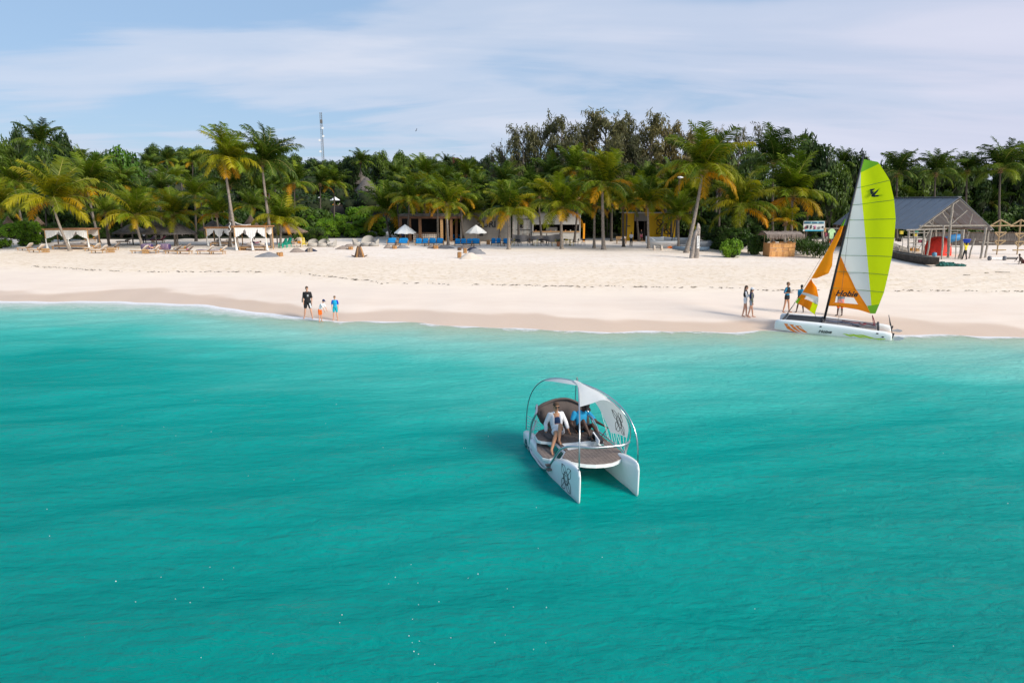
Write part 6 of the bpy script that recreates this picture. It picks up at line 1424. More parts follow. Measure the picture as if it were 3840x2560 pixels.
# fresh timber racks
for i, (u, lab) in enumerate([(3752, 'left'), (3828, 'right')]):
    y = 73.; t = thing('timber_rack', 'pale new timber rack with triangular arms right of the shed, '+lab+' of two', 'rack', onground(Yp(u-10, 940, y)[0], y)); k = 0
    for a, b in [((u, 823), (u-14, 0)), ((u-40, 848), (u+40, 845)), ((u-40, 848), (u, 824)), ((u, 824), (u+40, 845)), ((u-22, 872+i*4), (u+22, 872+i*4)), ((u-20, 903+i*4), (u+20, 902+i*4)), ((u+20, 874+i*3), (u-5, 890+i*4)), ((u-22, 872+i*4), (u-5, 890+i*4)), ((u+18, 904+i*4), (u-8, 920+i*4)), ((u-22, 904+i*4), (u-10, 922+i*4)), ((u-30, 938), (u+20, 937))]:
        f = MB(); P0 = Yp(*a, y); P1 = Yp(b[0], b[1] or 950, y)
        if b[1] == 0: P1 = onground(P1[0], y)
        pole(f, P0, P1, .075, .02, seed=k); f.build('timber', M_fwood, t, False, True); k += 1
# wooden canoe hull
def simple_hull(name, label, cat, a, b, w, ht_, m, mi=None, lift=0, rim=None, group=None, bowk=.5, deck=None):
    a, b = Vector(a), Vector(b); L = (b-a).length; c = (a+b)/2; ang = math.atan2(b.y-a.y, b.x-a.x)-math.pi/2
    t = thing(name, label, cat, (c.x, c.y, float(gz(c.x, c.y))+lift), ang, group); ys = [L*(-.5+i/12) for i in range(13)]; q = [abs(2*i/12-1) for i in range(13)]
    hw = [w/2*max(.06, (1-k**2.6)) for k in q]; tp = [ht_*(1+.25*k**3*bowk) for k in q]; bt = [ht_*.55*k**4*bowk for k in q]
    f = MB(); loft_hull(f, ys, tp, bt, hw, 0, .75); f.build('hull', m, t, True)
    if deck: f = MB(); loft_hull(f, [v*.8 for v in ys[2:-2]], [z+.02 for z in tp[2:-2]], [z-.03 for z in tp[2:-2]], [v*.7 for v in hw[2:-2]], 0, 1); f.build('cockpit', deck, t, True)
    if rim: f = MB(); [f.tube([(s*v, y_, z*.97) for v, y_, z in zip(hw, ys, tp)], .025, 4) for s in (-1, 1)]; f.build('gunwale', rim, t)
    return t
M_old = mat('old_boat_wood', (.075, .058, .045), .9, .5, 3, 0, .6); a = gp(3325, 962); b_ = gp(3518, 1003)
simple_hull('wooden_canoe', 'old dark wooden dugout canoe lying on the sand right of the green sail', 'canoe', a, b_, 1.0, .75, M_old, rim=M_gwood, deck=M_dark, bowk=.6)
t = thing('outrigger_beam', 'grey weathered log propped over the left end of the dark canoe', 'log', gp(3370, 960)); f = MB(); pole(f, (-.9, 0, 1.1), (.7, -.3, .5), .32, .08, 8); f.build('log', M_gwood, t)
for xx in (-.3, .5): f = MB(); pole(f, (xx, -.4, 0), (xx+.1, -.4, 1.1), .08); f.build('prop', M_gwood, t)
# net, trolley, bits
p = gp(3560, 998); o = bpy.data.objects.new('fishing_net', leaf_cloud('fishing_net', [(-.7, 0, .12, .5, .35, .28), (0, .1, .1, .6, .35, .22), (.8, 0, .06, .6, .3, .14)], 900, .09, 8, mat('green_net', (.03, .15, .13), .9, .5, 8), core=mat('dark_net', (.02, .06, .055), .9), corek=.9)); COL.objects.link(o); o.location = tuple(p); tag(o, 'heap of green fishing net at the right end of the canoe', 'net')
p = gp(3738, 976); t = thing('wheel_axle', 'pair of grey balloon wheels on an axle lying on the sand at right', 'trolley', p)
for s_ in (-.72, .72): f = MB(); f.tube([(s_-.13, 0, .2), (s_-.08, 0, .2), (s_+.08, 0, .2), (s_+.13, 0, .2)], [.12, .22, .22, .12], 12); f.build('wheel', M_gbag, t, True)
f = MB(); f.tube([(-.72, 0, .2), (.72, 0, .2)], .03, 6); f.build('axle', M_steel, t)
p = gp(3793, 972); f = MB(); f.tube([(-.5, 0, .1), (.5, .05, .1)], .10, 8); o = f.build('dark_roller', M_dmetal); o.location = tuple(p); tag(o, 'black roller lying right of the balloon wheels', 'roller')
p = gp(3503, 962); f = MB(); f.lathe([(.05, 0), (.2, .05), (.24, .22), (.2, .4), (.05, .45)], 10); o = f.build('buoy', mat('blue_red_buoy', (.12, .30, .45), .5, .3), None, True); o.location = tuple(p); tag(o, 'blue-grey buoy on the sand in front of the red tarpaulin', 'buoy')
for i, (u, v, l, lab) in enumerate([(3758, 1021, 1.1, 'longest, near the right edge'), (3625, 1032, .5, 'short one below the leaning posts'), (3700, 1024, .3, 'tiny one left of the longest')]):
    p = gp(u, v); f = MB(); pole(f, (-l/2, 0, .03), (l/2, -.1*l, .03), .035, .04, seed=i); o = f.build('stick', M_gwood); o.location = tuple(p); tag(o, 'bleached stick on the sand, '+lab, 'stick', 'bleached sticks')
# ---- bamboo kiosk ----
a = gp(2884, 963); b_ = gp(2979, 963); y = a[1]; c = (a+b_)/2; t = thing('bamboo_kiosk', 'little orange bamboo kiosk with a shaggy thatched roof', 'kiosk', onground(c[0], y)); w = b_[0]-a[0]; kk = ppm(y, 2); hc = (963-913)/kk*1.0; ht_ = (963-872)/kk
M_bam = mat('bamboo_board', (.62, .32, .11), .7, .16, 7, 0, .2); M_bamd = mat('bamboo_board_dark', (.48, .23, .08), .7, .2, 7)
for i in range(12): x_ = -w/2+w*(i+.5)/12; f = MB(); f.box((x_, 0, hc*.20), (w/12*.95, .05+.01*(i % 2), hc*.42)); f.build('board', (M_bam, M_bamd)[(i*5 % 3) == 0], t)
for i in range(4): x_ = -w/2+w*(i+.5)/4; f = MB(); f.box((x_, -.01-.01*(i % 2), hc*.54), (w/4*.94, .05, hc*.24)); f.build('panel', (M_bamd, M_bam)[i % 2], t)
for i in range(9): x_ = -w/2+w*(i+.5)/9; f = MB(); f.box((x_, 0, hc*.83), (w/9*.95, .05, hc*.30)); f.build('board', (M_bam, M_bamd)[(i*7 % 4) == 0], t)
f = MB(); f.box((0, .25, hc+.02), (w+.1, .6, .05)); f.build('counter_top', M_bam, t)
f = MB(); f.box((-w/2, .9, hc/2), (.05, 1.8, hc)); f.build('side_panel', M_bamd, t); f = MB(); f.box((w/2, .9, hc/2), (.05, 1.8, hc)); f.build('side_panel', M_bamd, t)
for sx in (-1, 1):
    for yy in (.05, 1.75): f = MB(); f.tube([(sx*w/2*.97, yy, 0), (sx*w/2*.97, yy, ht_-.2)], .045, 6); f.build('post', M_fwood, t)
f = MB(); f.box((-.15, 1.7, (hc+ht_)/2+.05), (w*.46, .05, (ht_-hc)*.5)); f.build('back_board', mat('brown_board', (.20, .09, .04), .8), t)
for i, x_ in enumerate((-.85, -.05, .75)): f = MB(); f.box((x_, .25, hc+.12), (.30+.08*i, .25, .14)); f.build('counter_box', M_bamd, t)
f = MB(); vs = []; n = 14; rr = random.Random(12)
for i in range(n+1):
    x_ = -w/2-.55+(w+1.15)*i/n
    for yy, z_ in ((-.65, ht_-.28), (.2, ht_-.02), (.9, ht_+.08), (1.6, ht_-.02), (2.4, ht_-.3)): vs.append((x_, yy, z_+rr.uniform(-.03, .03)))
f.add(vs+[(p_[0], p_[1], p_[2]-.1) for p_ in vs], [(i*5+j, i*5+j+1, (i+1)*5+j+1, (i+1)*5+j)[::-1] for i in range(n) for j in range(4)]+[(75+i*5+j, 75+i*5+j+1, 75+(i+1)*5+j+1, 75+(i+1)*5+j) for i in range(n) for j in range(4)]); f.build('roof', mat('dry_palm_thatch', (.25, .20, .17), .95, .35, 8, 0, .8, 25), t)
f = MB()
for i in range(420):
    x_ = rr.uniform(-w/2-.6, w/2+.65); yy = rr.uniform(-.72, -.5) if i % 4 else rr.uniform(-.6, 2.2); l = rr.uniform(.15, .55); z_ = ht_-.25 if i % 4 else ht_+.05; dx = rr.uniform(-.15, .15)
    f.add([(x_-.03, yy, z_+.1), (x_+.03, yy, z_+.1), (x_+dx, yy-.05, z_-l)] if i % 4 else [(x_-.03, yy, z_), (x_+.03, yy, z_), (x_+dx, yy-.3, z_+.12)], [(0, 1, 2)])
o = f.build('thatch_fringe', mat('dry_palm_thatch', (.25, .20, .17)), t); o['kind'] = 'stuff'
# ---- banner and clothes stall ----
y = 82.; t = thing('beach_banner', 'wide banner with pictures and blue borders above the long-leaved plants', 'banner', onground(Yp(3050, 930, y)[0], y))
f = MB(); a = Yp(3011, 867, y); b_ = Yp(3093, 867, y); c = Yp(3093, 829, y); d = Yp(3014, 829, y); f.add([a, b_, c, d, a+[0, .05, 0], b_+[0, .05, 0], c+[0, .05, 0], d+[0, .05, 0]], [(0, 1, 2, 3), (7, 6, 5, 4), (0, 4, 5, 1), (1, 5, 6, 2), (2, 6, 7, 3), (3, 7, 4, 0)]); f.build('banner_sheet', mat('banner_white', (.62, .62, .60), .7, .1, 3), t, False, True)
def brect(u0, u1, v0, v1, m, name): f = MB(); bp(f, u0, u1, v0, v1, y-.03, .02); f.build(name, m, t, False, True)
brect(3019, 3091, 862, 866.5, mat('banner_cyan', (.02, .38, .55), .7), 'blue_border'); brect(3016, 3091, 831, 839, mat('banner_pale_cyan', (.22, .48, .55), .7), 'top_border')
y -= .04
for i in range(15): u = 3017.5+i*4.9; brect(u, u+3.1, 832.2, 838, mat('banner_navy', (.02, .09, .20), .7), 'banner_mark') if i not in (5, 10) else None
for i, (u, w_, v0, v1) in enumerate([(3020, 7, 850, 858), (3026, 9, 845, 857), (3040, 6, 844, 858), (3054, 9, 847, 851), (3054, 7, 853, 859), (3070, 9, 850, 858), (3084, 6, 848, 855)]): brect(u-w_/2+2, u+w_/2+2, v0, v1, (M_stripr, M_dmetal, M_ink, M_pink, M_stripr, M_gbag, M_ink)[i], 'banner_picture')
y += .04
for u in (3014, 3091): f = MB(); p = onground(Yp(u, 900, y)[0], y+.1); f.tube([p, (p[0], y+.1, Yp(u, 826, y)[2])], .07, 6); f.build('post', M_dwood, t, False, True)
y = 79.; t = thing('clothes_stall', 'driftwood stall post hung with a pale green T-shirt and bright clothes', 'stall', onground(Yp(3095, 940, y)[0], y))
for k, (a, b, r_) in enumerate([((3084, 866), (3087, 0), .16), ((3097, 872), (3099, 0), .07), ((3088, 857), (3150, 857), .05), ((3105, 860), (3108, 0), .06), ((3124, 858), (3126, 0), .05)]):
    f = MB(); P0 = Yp(*a, y); P1 = Yp(b[0], b[1] or 950, y)
    if b[1] == 0: P1 = onground(P1[0], y)
    pole(f, P0, P1, r_, .05, seed=k+7); f.build('post', M_gwood, t, False, True)
f = MB(); c = Yp(3118, 877, y-.15); kk = ppm(y, 3); pr = [(-7, -18), (7, -18), (8, 6), (12, 3), (14, 9), (8, 17), (3, 19), (-3, 19), (-8, 17), (-14, 9), (-12, 3), (-8, 6)]
f.prism([(a/kk, b/kk) for a, b in pr], .06, Matrix.Translation(c) @ FACE); f.build('t_shirt', mat('pale_green_shirt', (.45, .68, .35), .8, .2, 3), t, False, True)
for i, (u, v, m_) in enumerate([(3113, 902, mat('red_cloth', (.55, .06, .02), .8)), (3118, 908, M_pink), (3098, 880, M_stripr), (3100, 893, M_taupe), (3094, 862, M_wood)]): f = MB(); f.box(Yp(u, v, y-.1), (.24, .08, .45)); f.build('hung_cloth', m_, t, False, True)
# ---- driftwood sign post ----
p = gp(2601, 968); t = thing('driftwood_post', 'thick split driftwood post with a narrow white vertical board, in front of the leaning palm', 'post', p); kk = ppm(p[1], 2); H1 = 128/kk
f = MB(); vs = []; n = 9; rr = random.Random(5)
def slab(cx, w_, d_, h_, lean, seed):
    f = MB(); rr = random.Random(seed); pts = []; n = 12; k = 10
    for i in range(k+1):
        q = i/k
        for j in range(n):
            a = 2*math.pi*j/n; r_ = (1+.16*math.sin(a*3+seed)+.10*math.sin(a*7+q*3))*(1-.18*q)*(1 if q < .93 else .6); pts.append((cx+lean*q+w_/2*r_*math.cos(a), d_/2*r_*math.sin(a), h_*q*(1+.05*math.sin(a+seed) if i == k else 1)-.1))
    f.add(pts, [(i*n+j, i*n+(j+1) % n, (i+1)*n+(j+1) % n, (i+1)*n+j) for i in range(k) for j in range(n)]+[tuple((k)*n+j for j in range(n))]); return f
M_drift = mat('driftwood', (.29, .25, .22), .9, .45, 6, 0, .9, 14)
slab(-.22, .50, .45, H1*.86, .36, 1).build('driftwood_slab', M_drift, t, True); slab(.28, .48, .42, H1, .05, 4).build('driftwood_slab', M_drift, t, True)
f = MB(); f.box((.30, -.27, H1*.47), (.24, .04, H1*.36), M=Matrix.Rotation(R(-2), 3, 'Y')); f.build('white_board', M_canvas, t)
for i in range(10): f = MB(); f.box((.29+.012*math.sin(i*2), -.295, H1*.33+i*.13), (.10, .012, .045+.02*(i % 2))); f.build('board_mark', M_ink, t)
# ---- stored boats beside the driftwood post ----
def gpt(u, v, dz=0): p = gp(u, v); return (p[0], p[1], p[2]+dz)
simple_hull('paddle_kayak', 'blue-grey kayak nearest the water behind the driftwood post', 'kayak', gpt(2520, 940), gpt(2660, 943), .9, .42, mat('blue_grey_hull', (.12, .18, .25), .45), deck=M_gelg, lift=.05, group='boats stored by the leaning palm')
simple_hull('paddle_kayak', 'pale grey kayak tilted behind the blue-grey one, right of the driftwood post', 'kayak', gpt(2570, 932), gpt(2676, 933), 1.0, .75, M_gelg, lift=.2, group='boats stored by the leaning palm', rim=M_gbag)
simple_hull('dinghy', 'white dinghy with orange flame print standing on a wheeled trolley', 'dinghy', gpt(2432, 930), gpt(2548, 932), .9, .45, M_gel, lift=.45, deck=M_gbag, group='boats stored by the leaning palm')
simple_hull('dinghy', 'long pale grey dinghy behind the flame-print one', 'dinghy', gpt(2480, 922), gpt(2625, 922), 1.1, .9, M_gelg, lift=.15, deck=M_dark, group='boats stored by the leaning palm')
simple_hull('dinghy', 'short white hull with square stern left of the trolley', 'dinghy', gpt(2420, 921), gpt(2488, 923), .6, 1.0, M_gel, lift=.1, group='boats stored by the leaning palm')
p = gp(2466, 938); t = thing('beach_trolley', 'beach trolley with two fat cream wheels under the white dinghy', 'trolley', p)
for s_ in (-.42, .42): f = MB(); f.tube([(s_-.12, 0, .28), (s_-.07, 0, .28), (s_+.07, 0, .28), (s_+.12, 0, .28)], [.18, .30, .30, .18], 14); f.build('wheel', M_cream, t, True); f = MB(); f.tube([(s_-.14, 0, .28), (s_+.14, 0, .28)], .12, 10); f.build('hub', M_ink, t)
f = MB(); f.tube([(-.6, 0, .42), (.6, 0, .42)], .04, 6); f.tube([(-1., .2, .5), (1.9, .2, .5)], .04, 6); f.build('trolley_frame', M_steel, t)
for i, P in enumerate([[(2500, 928), (2512, 922), (2526, 926), (2518, 932)], [(2505, 934), (2516, 928), (2528, 932), (2514, 937)]]):
    y = gp(2480, 931)[1]-.47; f = MB(); f.add([Yp(a, b, y) for a, b in P], [(3, 2, 1, 0)]); par = bpy.data.objects['dinghy']; o = f.build('flame_print', M_orp, None); o.parent = par; o.matrix_parent_inverse = (Matrix.Translation(par.location) @ Matrix.Rotation(par.rotation_euler.z, 4, 'Z')).inverted()
p = gp(2510, 925); t = thing('stowed_mast', 'black stowed mast and spars leaning over the stored boats', 'mast', p)
for k, (a, b) in enumerate([((2532, 825), (2517, 915)), ((2440, 891), (2470, 916)), ((2536, 886), (2520, 908))]): f = MB(); f.tube([Yp(*a, p[1]-.3), Yp(*b, p[1]-.3)], .06, 6); f.build('spar', M_ink if k == 0 else M_steel, t, False, True)
p = gp(2686, 933); f = MB(); f.ell((0, 0, .2), (.33, .25, .26)); o = f.build('white_float', M_canvas, None, True); o.location = tuple(p); tag(o, 'small white and black float on the sand right of the kayaks', 'float')
# ================= PEOPLE =================
def skinmat(n, c): return mat(n, c, .5, .06, 8, 0, 0, 40, .35)
SK_L = skinmat('light_skin', (.56, .30, .20)); SK_T = skinmat('tanned_skin', (.45, .23, .14)); SK_D = skinmat('dark_skin', (.060, .030, .020))
H_BR = mat('brown_hair', (.075, .04, .022), .7, .3); H_BK = mat('black_hair', (.012, .010, .010), .7, .2); H_LB = mat('light_brown_hair', (.17, .10, .055), .7, .3)
def clothm(n, c): return mat(n, c, .85, .10, 9, 0, .25, 25)
def remesh(mb, voxel, name, m, smooth_it=4):
    me = mb.mesh('tmp', [m]); o = bpy.data.objects.new('tmp', me); COL.objects.link(o)
    md = o.modifiers.new('r', 'REMESH'); md.mode = 'VOXEL'; md.voxel_size = voxel
    s_ = o.modifiers.new('s', 'SMOOTH'); s_.factor = .5; s_.iterations = smooth_it
    dg = bpy.context.evaluated_depsgraph_get(); dg.update(); out = bpy.data.meshes.new_from_object(o.evaluated_get(dg)); bpy.data.objects.remove(o); bpy.data.meshes.remove(me)
    out.name = name; out.materials.clear(); out.materials.append(m); out.polygons.foreach_set('use_smooth', [True]*len(out.polygons)); return out
def cap(mb, a, b, ra, rb, n=10):
    a, b = Vector(a), Vector(b); d = (b-a); L = d.length
    if L < 1e-5: return mb
    d /= L; pts = []; rr = []
    for q in (.0, .3, .7): an = math.pi/2*(1-q); pts.append(a-d*ra*math.sin(an)*.98); rr.append(max(.001, ra*math.cos(an)))
    pts += [a.lerp(b, .0), a.lerp(b, .5), b]; rr += [ra, (ra+rb)/2*1.03, rb]
    for q in (.3, .7, 1.0): an = math.pi/2*q; pts.append(b+d*rb*math.sin(an)*.98); rr.append(max(.001, rb*math.cos(an)))
    return mb.tube(pts, rr, n)
def stance(S=1., arm_l=(0, 0, -1), arm_r=(0, 0, -1), fore_l=(0, -.15, -1), fore_r=(0, -.15, -1), step=.0, spread=.09, lean=0., bend=0.):
    """joints of a standing figure facing -Y, feet on z=0, height 1.75*S; l = its left, which is +x"""
    V = lambda x, y, z: Vector((x, y, z))
    J = {'pelvis': V(0, 0, .93), 'chest': V(0, -lean*.25, 1.25), 'neck': V(0, -lean*.45, 1.46), 'head': V(0, -lean*.6-.02, 1.63)}
    for s, k, ad, fd in ((1, 'l', arm_l, fore_l), (-1, 'r', arm_r, fore_r)):
        J['sh'+k] = J['neck']+V(s*.168, .0, -.062); a = Vector(ad).normalized(); f_ = Vector(fd).normalized()
        J['el'+k] = J['sh'+k]+V(a.x*s, a.y, a.z)*.28; J['wr'+k] = J['el'+k]+V(f_.x*s, f_.y, f_.z)*.25
        J['hip'+k] = V(s*.085, 0, .90); J['kn'+k] = V(s*(.085+spread*.5), -step*s*.5-.02, .48); J['an'+k] = V(s*(.085+spread), -step*s, .08); J['toe'+k] = J['an'+k]+V(s*.03, -.17, -.055)
        J['fw'+k] = f_
    return {k: v*S if k[:2] != 'fw' else v for k, v in J.items()}
def person(label, loc, rz, J, S=1., skin=skinmat('sunny_skin', (.50, .25, .14)), top=None, bottom=None, hair=H_BR, sleeves=.9, short=True, long_legs=False, vest=None, hat=None, long_hair=False, vox=.017, group=None, look=(0, -1, 0), build=1., glasses=False, sleeve_long=False, thigh_k=.65, extra=None, shoes=None, skirt=False, bare_hair=False, open_shirt=False, top_hem=.0):
    t = thing('person', label, 'person', loc, rz, group); b = MB(); B = build*S
    p, c, n, hd = J['pelvis'], J['chest'], J['neck'], J['head']; up = (n-p).normalized(); rt = (J['shl']-J['shr']); rt = (rt-up*rt.dot(up)).normalized(); fw = rt.cross(up)*1.
    fw = up.cross(rt); 
    if fw.dot(Vector(look)) < 0: fw = -fw
    def MT(u_, r_): f_ = u_.cross(r_); return Matrix((r_, f_, u_)).transposed()
    T = MT(up, rt)
    def torso(mb, g=0., lo=0.):
        mb.ell(p+up*(.02-lo)*S, ((.150+g)*B, (.105+g)*B, (.115+g+lo)*S), T, 14, 9); mb.ell(p.lerp(c, .55), ((.132+g)*B, (.092+g)*B, (.17+g)*S), T, 14, 9)
        mb.ell(c+up*.02*S, ((.158+g)*B, (.105+g)*B, (.18+g)*S), T, 14, 9); mb.ell(n-up*.05*S, ((.125+g*.7)*B, (.066+g)*B, (.060+g*.6)*S), T, 12, 8)
    torso(b)
    cap(b, n-up*.03*S, hd-up*.05*S, .052*S, .048*S)
    lk = Vector(look).normalized(); hu = (up*.8+Vector((0, 0, .6))).normalized(); hr = lk.cross(hu).normalized(); hu2 = hr.cross(lk).normalized(); hf = lk
    HM = Matrix((hr, hf, hu2)).transposed()
    b.ell(hd+hu2*.02*S-hf*.01*S, (.074*S, .092*S, .098*S), HM, 14, 10); b.ell(hd-hu2*.045*S+hf*.018*S, (.056*S, .068*S, .062*S), HM, 12, 8)
    b.ell(hd+hf*.092*S-hu2*.012*S, (.013*S, .02*S, .024*S), HM, 8, 6)
    for s in (-1, 1): b.ell(hd+hr*s*.075*S, (.012*S, .02*S, .03*S), HM, 8, 6); b.ell(hd+hr*s*.03*S+hf*.075*S+hu2*.025*S, (.02*S, .014*S, .01*S), HM, 6, 5)
    for k in 'lr':
        cap(b, J['sh'+k], J['el'+k], .050*B, .038*B); cap(b, J['el'+k], J['wr'+k], .038*B, .025*S)
        f_ = J['wr'+k]-J['el'+k]; f_.normalize(); f_ = (f_*.8+Vector(J.get('hand'+k, f_))*.9).normalized(); side_ = f_.cross(fw).normalized() if abs(f_.dot(fw)) < .95 else rt; nor = side_.cross(f_)
        pm = J['wr'+k]+f_*.05*S; b.ell(pm, (.020*S, .038*S, .050*S), Matrix((side_, nor, f_)).transposed(), 10, 7)
        for q, (o_, l_) in enumerate([(-.028, .060), (-.010, .072), (.010, .068), (.028, .052)]):
            a0 = J['wr'+k]+f_*.085*S+nor*o_*S; a1 = a0+f_*l_*.5*S-side_*.004*S; a2 = a1+(f_-side_*.5*(1 if k == 'l' else -1)).normalized()*l_*.5*S; cap(b, a0-f_*.02*S, a1, .0095*S, .009*S, 6); cap(b, a1, a2, .009*S, .0075*S, 6)
        cap(b, J['wr'+k]+f_*.03*S+nor*.03*S, J['wr'+k]+f_*.075*S+nor*.060*S, .011*S, .009*S, 6)
        cap(b, J['hip'+k], J['kn'+k], .078*B, .052*S); cap(b, J['kn'+k], J['kn'+k].lerp(J['an'+k], .4), .050*S, .052*S); cap(b, J['kn'+k].lerp(J['an'+k], .35), J['an'+k], .051*S, .032*S)
        cap(b, J['an'+k]-Vector((0, 0, .02*S)), J['toe'+k], .036*S, .026*S); cap(b, J['an'+k], J['an'+k]+(J['an'+k]-J['toe'+k]).normalized()*.04*S-Vector((0, 0, .03*S)), .03*S, .028*S)
    o = inst('body', remesh(b, vox*S, 'body', skin), t)
    cv = max(.012, vox*.9)*S
    if top:
        m = MB(); torso(m, .014, top_hem)
        for k in 'lr':
            cap(m, J['sh'+k], J['sh'+k].lerp(J['el'+k], sleeves), .057*B, .052*B)
            if sleeve_long: cap(m, J['el'+k], J['el'+k].lerp(J['wr'+k], .8), .052*B, .040*B)
        inst('shirt', remesh(m, cv, 'shirt', top), t)
    if bottom:
        m = MB(); m.ell(p+up*.02*S, (.168*B, .123*B, .12*S), T, 14, 9)
        for k in 'lr': cap(m, J['hip'+k], J['hip'+k].lerp(J['kn'+k], thigh_k), .094*B, .083*B if thigh_k > .3 else .09*B)
        if long_legs:
            for k in 'lr': cap(m, J['hip'+k].lerp(J['kn'+k], .5), J['kn'+k], .080*B, .068*S); cap(m, J['kn'+k], J['an'+k], .068*S, .056*S)
        inst('trousers' if long_legs else 'shorts', remesh(m, cv, 'shorts', bottom), t)
    if vest:
        m = MB(); m.ell(c+up*.0*S, (.19*B, .145*B, .22*S), T, 14, 9); m.ell(n-up*.05*S, (.14*B, .10*B, .07*S), T, 12, 8); inst('buoyancy_vest', remesh(m, cv, 'vest', vest), t)
    m = MB(); m.ell(hd+hu2*.040*S-hf*.018*S, (.083*S, .097*S, .088*S), HM, 14, 9); m.ell(hd-hf*.05*S, (.072*S, .058*S, .085*S), HM, 12, 8)
    if long_hair: cap(m, hd-hf*.07*S+hu2*.02*S, n-fw*.09*S-up*.06*S, .05*S, .022*S)
    inst('hair', remesh(m, cv*.8, 'hair', hair), t)
    f = MB()
    for s in (-1, 1): f.ell(hd+hr*s*.030*S+hf*.083*S+hu2*.012*S, (.011*S, .006*S, .007*S), HM, 8, 6)
    f.build('eyes', M_ink, t, True); f = MB(); f.ell(hd+hf*.086*S-hu2*.050*S, (.022*S, .006*S, .006*S), HM, 8, 6); f.build('mouth', mat('lips', (.30, .09, .07), .5) if skin is not SK_D else SK_D, t, True)
    if glasses:
        f = MB()
        for s in (-1, 1): f.ell(hd+hr*s*.033*S+hf*.092*S+hu2*.012*S, (.030*S, .008*S, .024*S), HM, 10, 7)
        f.box(hd+hf*.094*S+hu2*.016*S, (.03*S, .008*S, .008*S), M=HM); f.build('sunglasses', M_ink, t, True)
    if hat:
        m_, brim = hat; f = MB(); f.ell(hd+hu2*.05*S-hf*.012*S, (.094*S, .108*S, .088*S), HM, 14, 8)
        if brim: f.ell(hd+hu2*.045*S+hf*.12*S, (.07*S, .08*S, .010*S), HM, 12, 6)
        f.build('cap', m_, t, True)
    return t
def figure_px(u, v, hpx, label, rz=0, **k):
    p = gp(u, v); p[2] = max(p[2], -.35) if k.pop('deep', 0) == 0 else p[2]; S = hpx/ppm(p[1], 1)/1.75/.985
    st = k.pop('st', {}); return person(label, p, R(rz), stance(S, **st), S, **k)
C_blk = clothm('black_rash_vest', (.012, .012, .014)); C_wh = clothm('white_shirt', (.72, .72, .74)); C_bl = clothm('blue_shirt', (.012, .17, .32)); C_sky = clothm('sky_blue_rash_vest', (.01, .34, .60)); C_tur = clothm('turquoise_shorts', (.01, .36, .46))
C_nav = clothm('navy_vest', (.012, .022, .09)); C_or = clothm('orange_shorts', (.90, .14, .01)); C_dk = clothm('dark_trousers', (.014, .015, .018)); C_ye = clothm('yellow_shirt', (.70, .55, .03)); C_gc = clothm('camouflage_shirt', (.24, .23, .17)); C_dn = clothm('denim_shorts', (.30, .34, .38))
t = figure_px(1157, 1194, 120, 'tall man in black rash vest and black shorts standing at the water edge', 8, skin=SK_L, top=C_blk, bottom=C_blk, hair=H_BR, build=1.12, st=dict(step=.05, spread=.13, arm_l=(.22, 0, -1), arm_r=(.15, 0, -1)), look=(.25, -1, -.25), vox=.015)
Sx = 120/ppm(t.location.y, 1)/1.72
f = MB(); f.box((.16*Sx, -.125*Sx, .72*Sx), (.07*Sx, .03*Sx, .26*Sx), M=Matrix.Rotation(R(-14), 3, 'Y')); f.build('white_side_stripe', C_wh, t); f = MB(); f.ell((.05*Sx, -.135*Sx, 1.27*Sx), (.045*Sx, .012*Sx, .03*Sx)); f.box((.05*Sx, -.135*Sx, 1.215*Sx), (.09*Sx, .015*Sx, .012*Sx)); f.build('chest_logo', C_wh, t)
f = MB(); cap(f, (-.24*Sx, -.01, 1.10*Sx), (-.27*Sx, -.03*Sx, .92*Sx), .043*Sx, .034*Sx); f.build('tattooed_sleeve', mat('tattooed_skin', (.12, .12, .11), .6, .5, 20), t, True)
t = figure_px(1202, 1208, 86, 'boy in white T-shirt, navy cap and orange shorts bending forward in the shallows', 75, skin=SK_L, top=C_wh, bottom=C_or, hair=H_LB, hat=(C_nav, True), st=dict(lean=.55, arm_l=(.1, -.55, -1), arm_r=(.1, -.65, -1), fore_l=(.0, -.35, -1), fore_r=(0, -.35, -1)), look=(0, -1, -.5), build=1.05)
t = figure_px(1259, 1200, 91, 'boy in blue rash vest and turquoise shorts standing at the water edge', 0, skin=SK_L, top=C_sky, bottom=C_tur, hair=H_LB, st=dict(spread=.06, arm_l=(.2, 0, -1), arm_r=(.2, 0, -1)), look=(-.1, -1, -.5))
Sx = 91/ppm(t.location.y, 1)/1.72; f = MB(); [cap(f, (s*.165*Sx, 0, 1.39*Sx), (s*.215*Sx, 0, 1.18*Sx), .061*Sx, .056*Sx) for s in (-1, 1)]; f.build('dark_blue_sleeves', clothm('royal_blue', (.01, .035, .45)), t, True)
figure_px(2791, 1187, 116, 'woman in black buoyancy vest over white top, walking, seen from the side', 70, skin=SK_L, top=C_wh, bottom=C_wh, hair=H_BR, long_hair=True, vest=C_blk, st=dict(step=.10, spread=.03, arm_l=(0, -.3, -1), fore_l=(-.3, -.8, .6), arm_r=(0, -.3, -1), fore_r=(-.3, -.8, .6)), look=(0, -1, -.2), thigh_k=.25, build=.92, sleeve_long=True)
figure_px(2813, 1190, 111, 'woman in white cap and navy buoyancy vest walking beside the woman in black vest', 80, skin=SK_L, top=C_gc, bottom=C_dn, hair=H_BK, long_hair=True, vest=C_nav, hat=(C_wh, True), st=dict(step=.16, spread=.03, arm_l=(0, -.1, -1), arm_r=(0, -.1, -1)), look=(0, -1, -.15), thigh_k=.3, build=.95, sleeve_long=True)
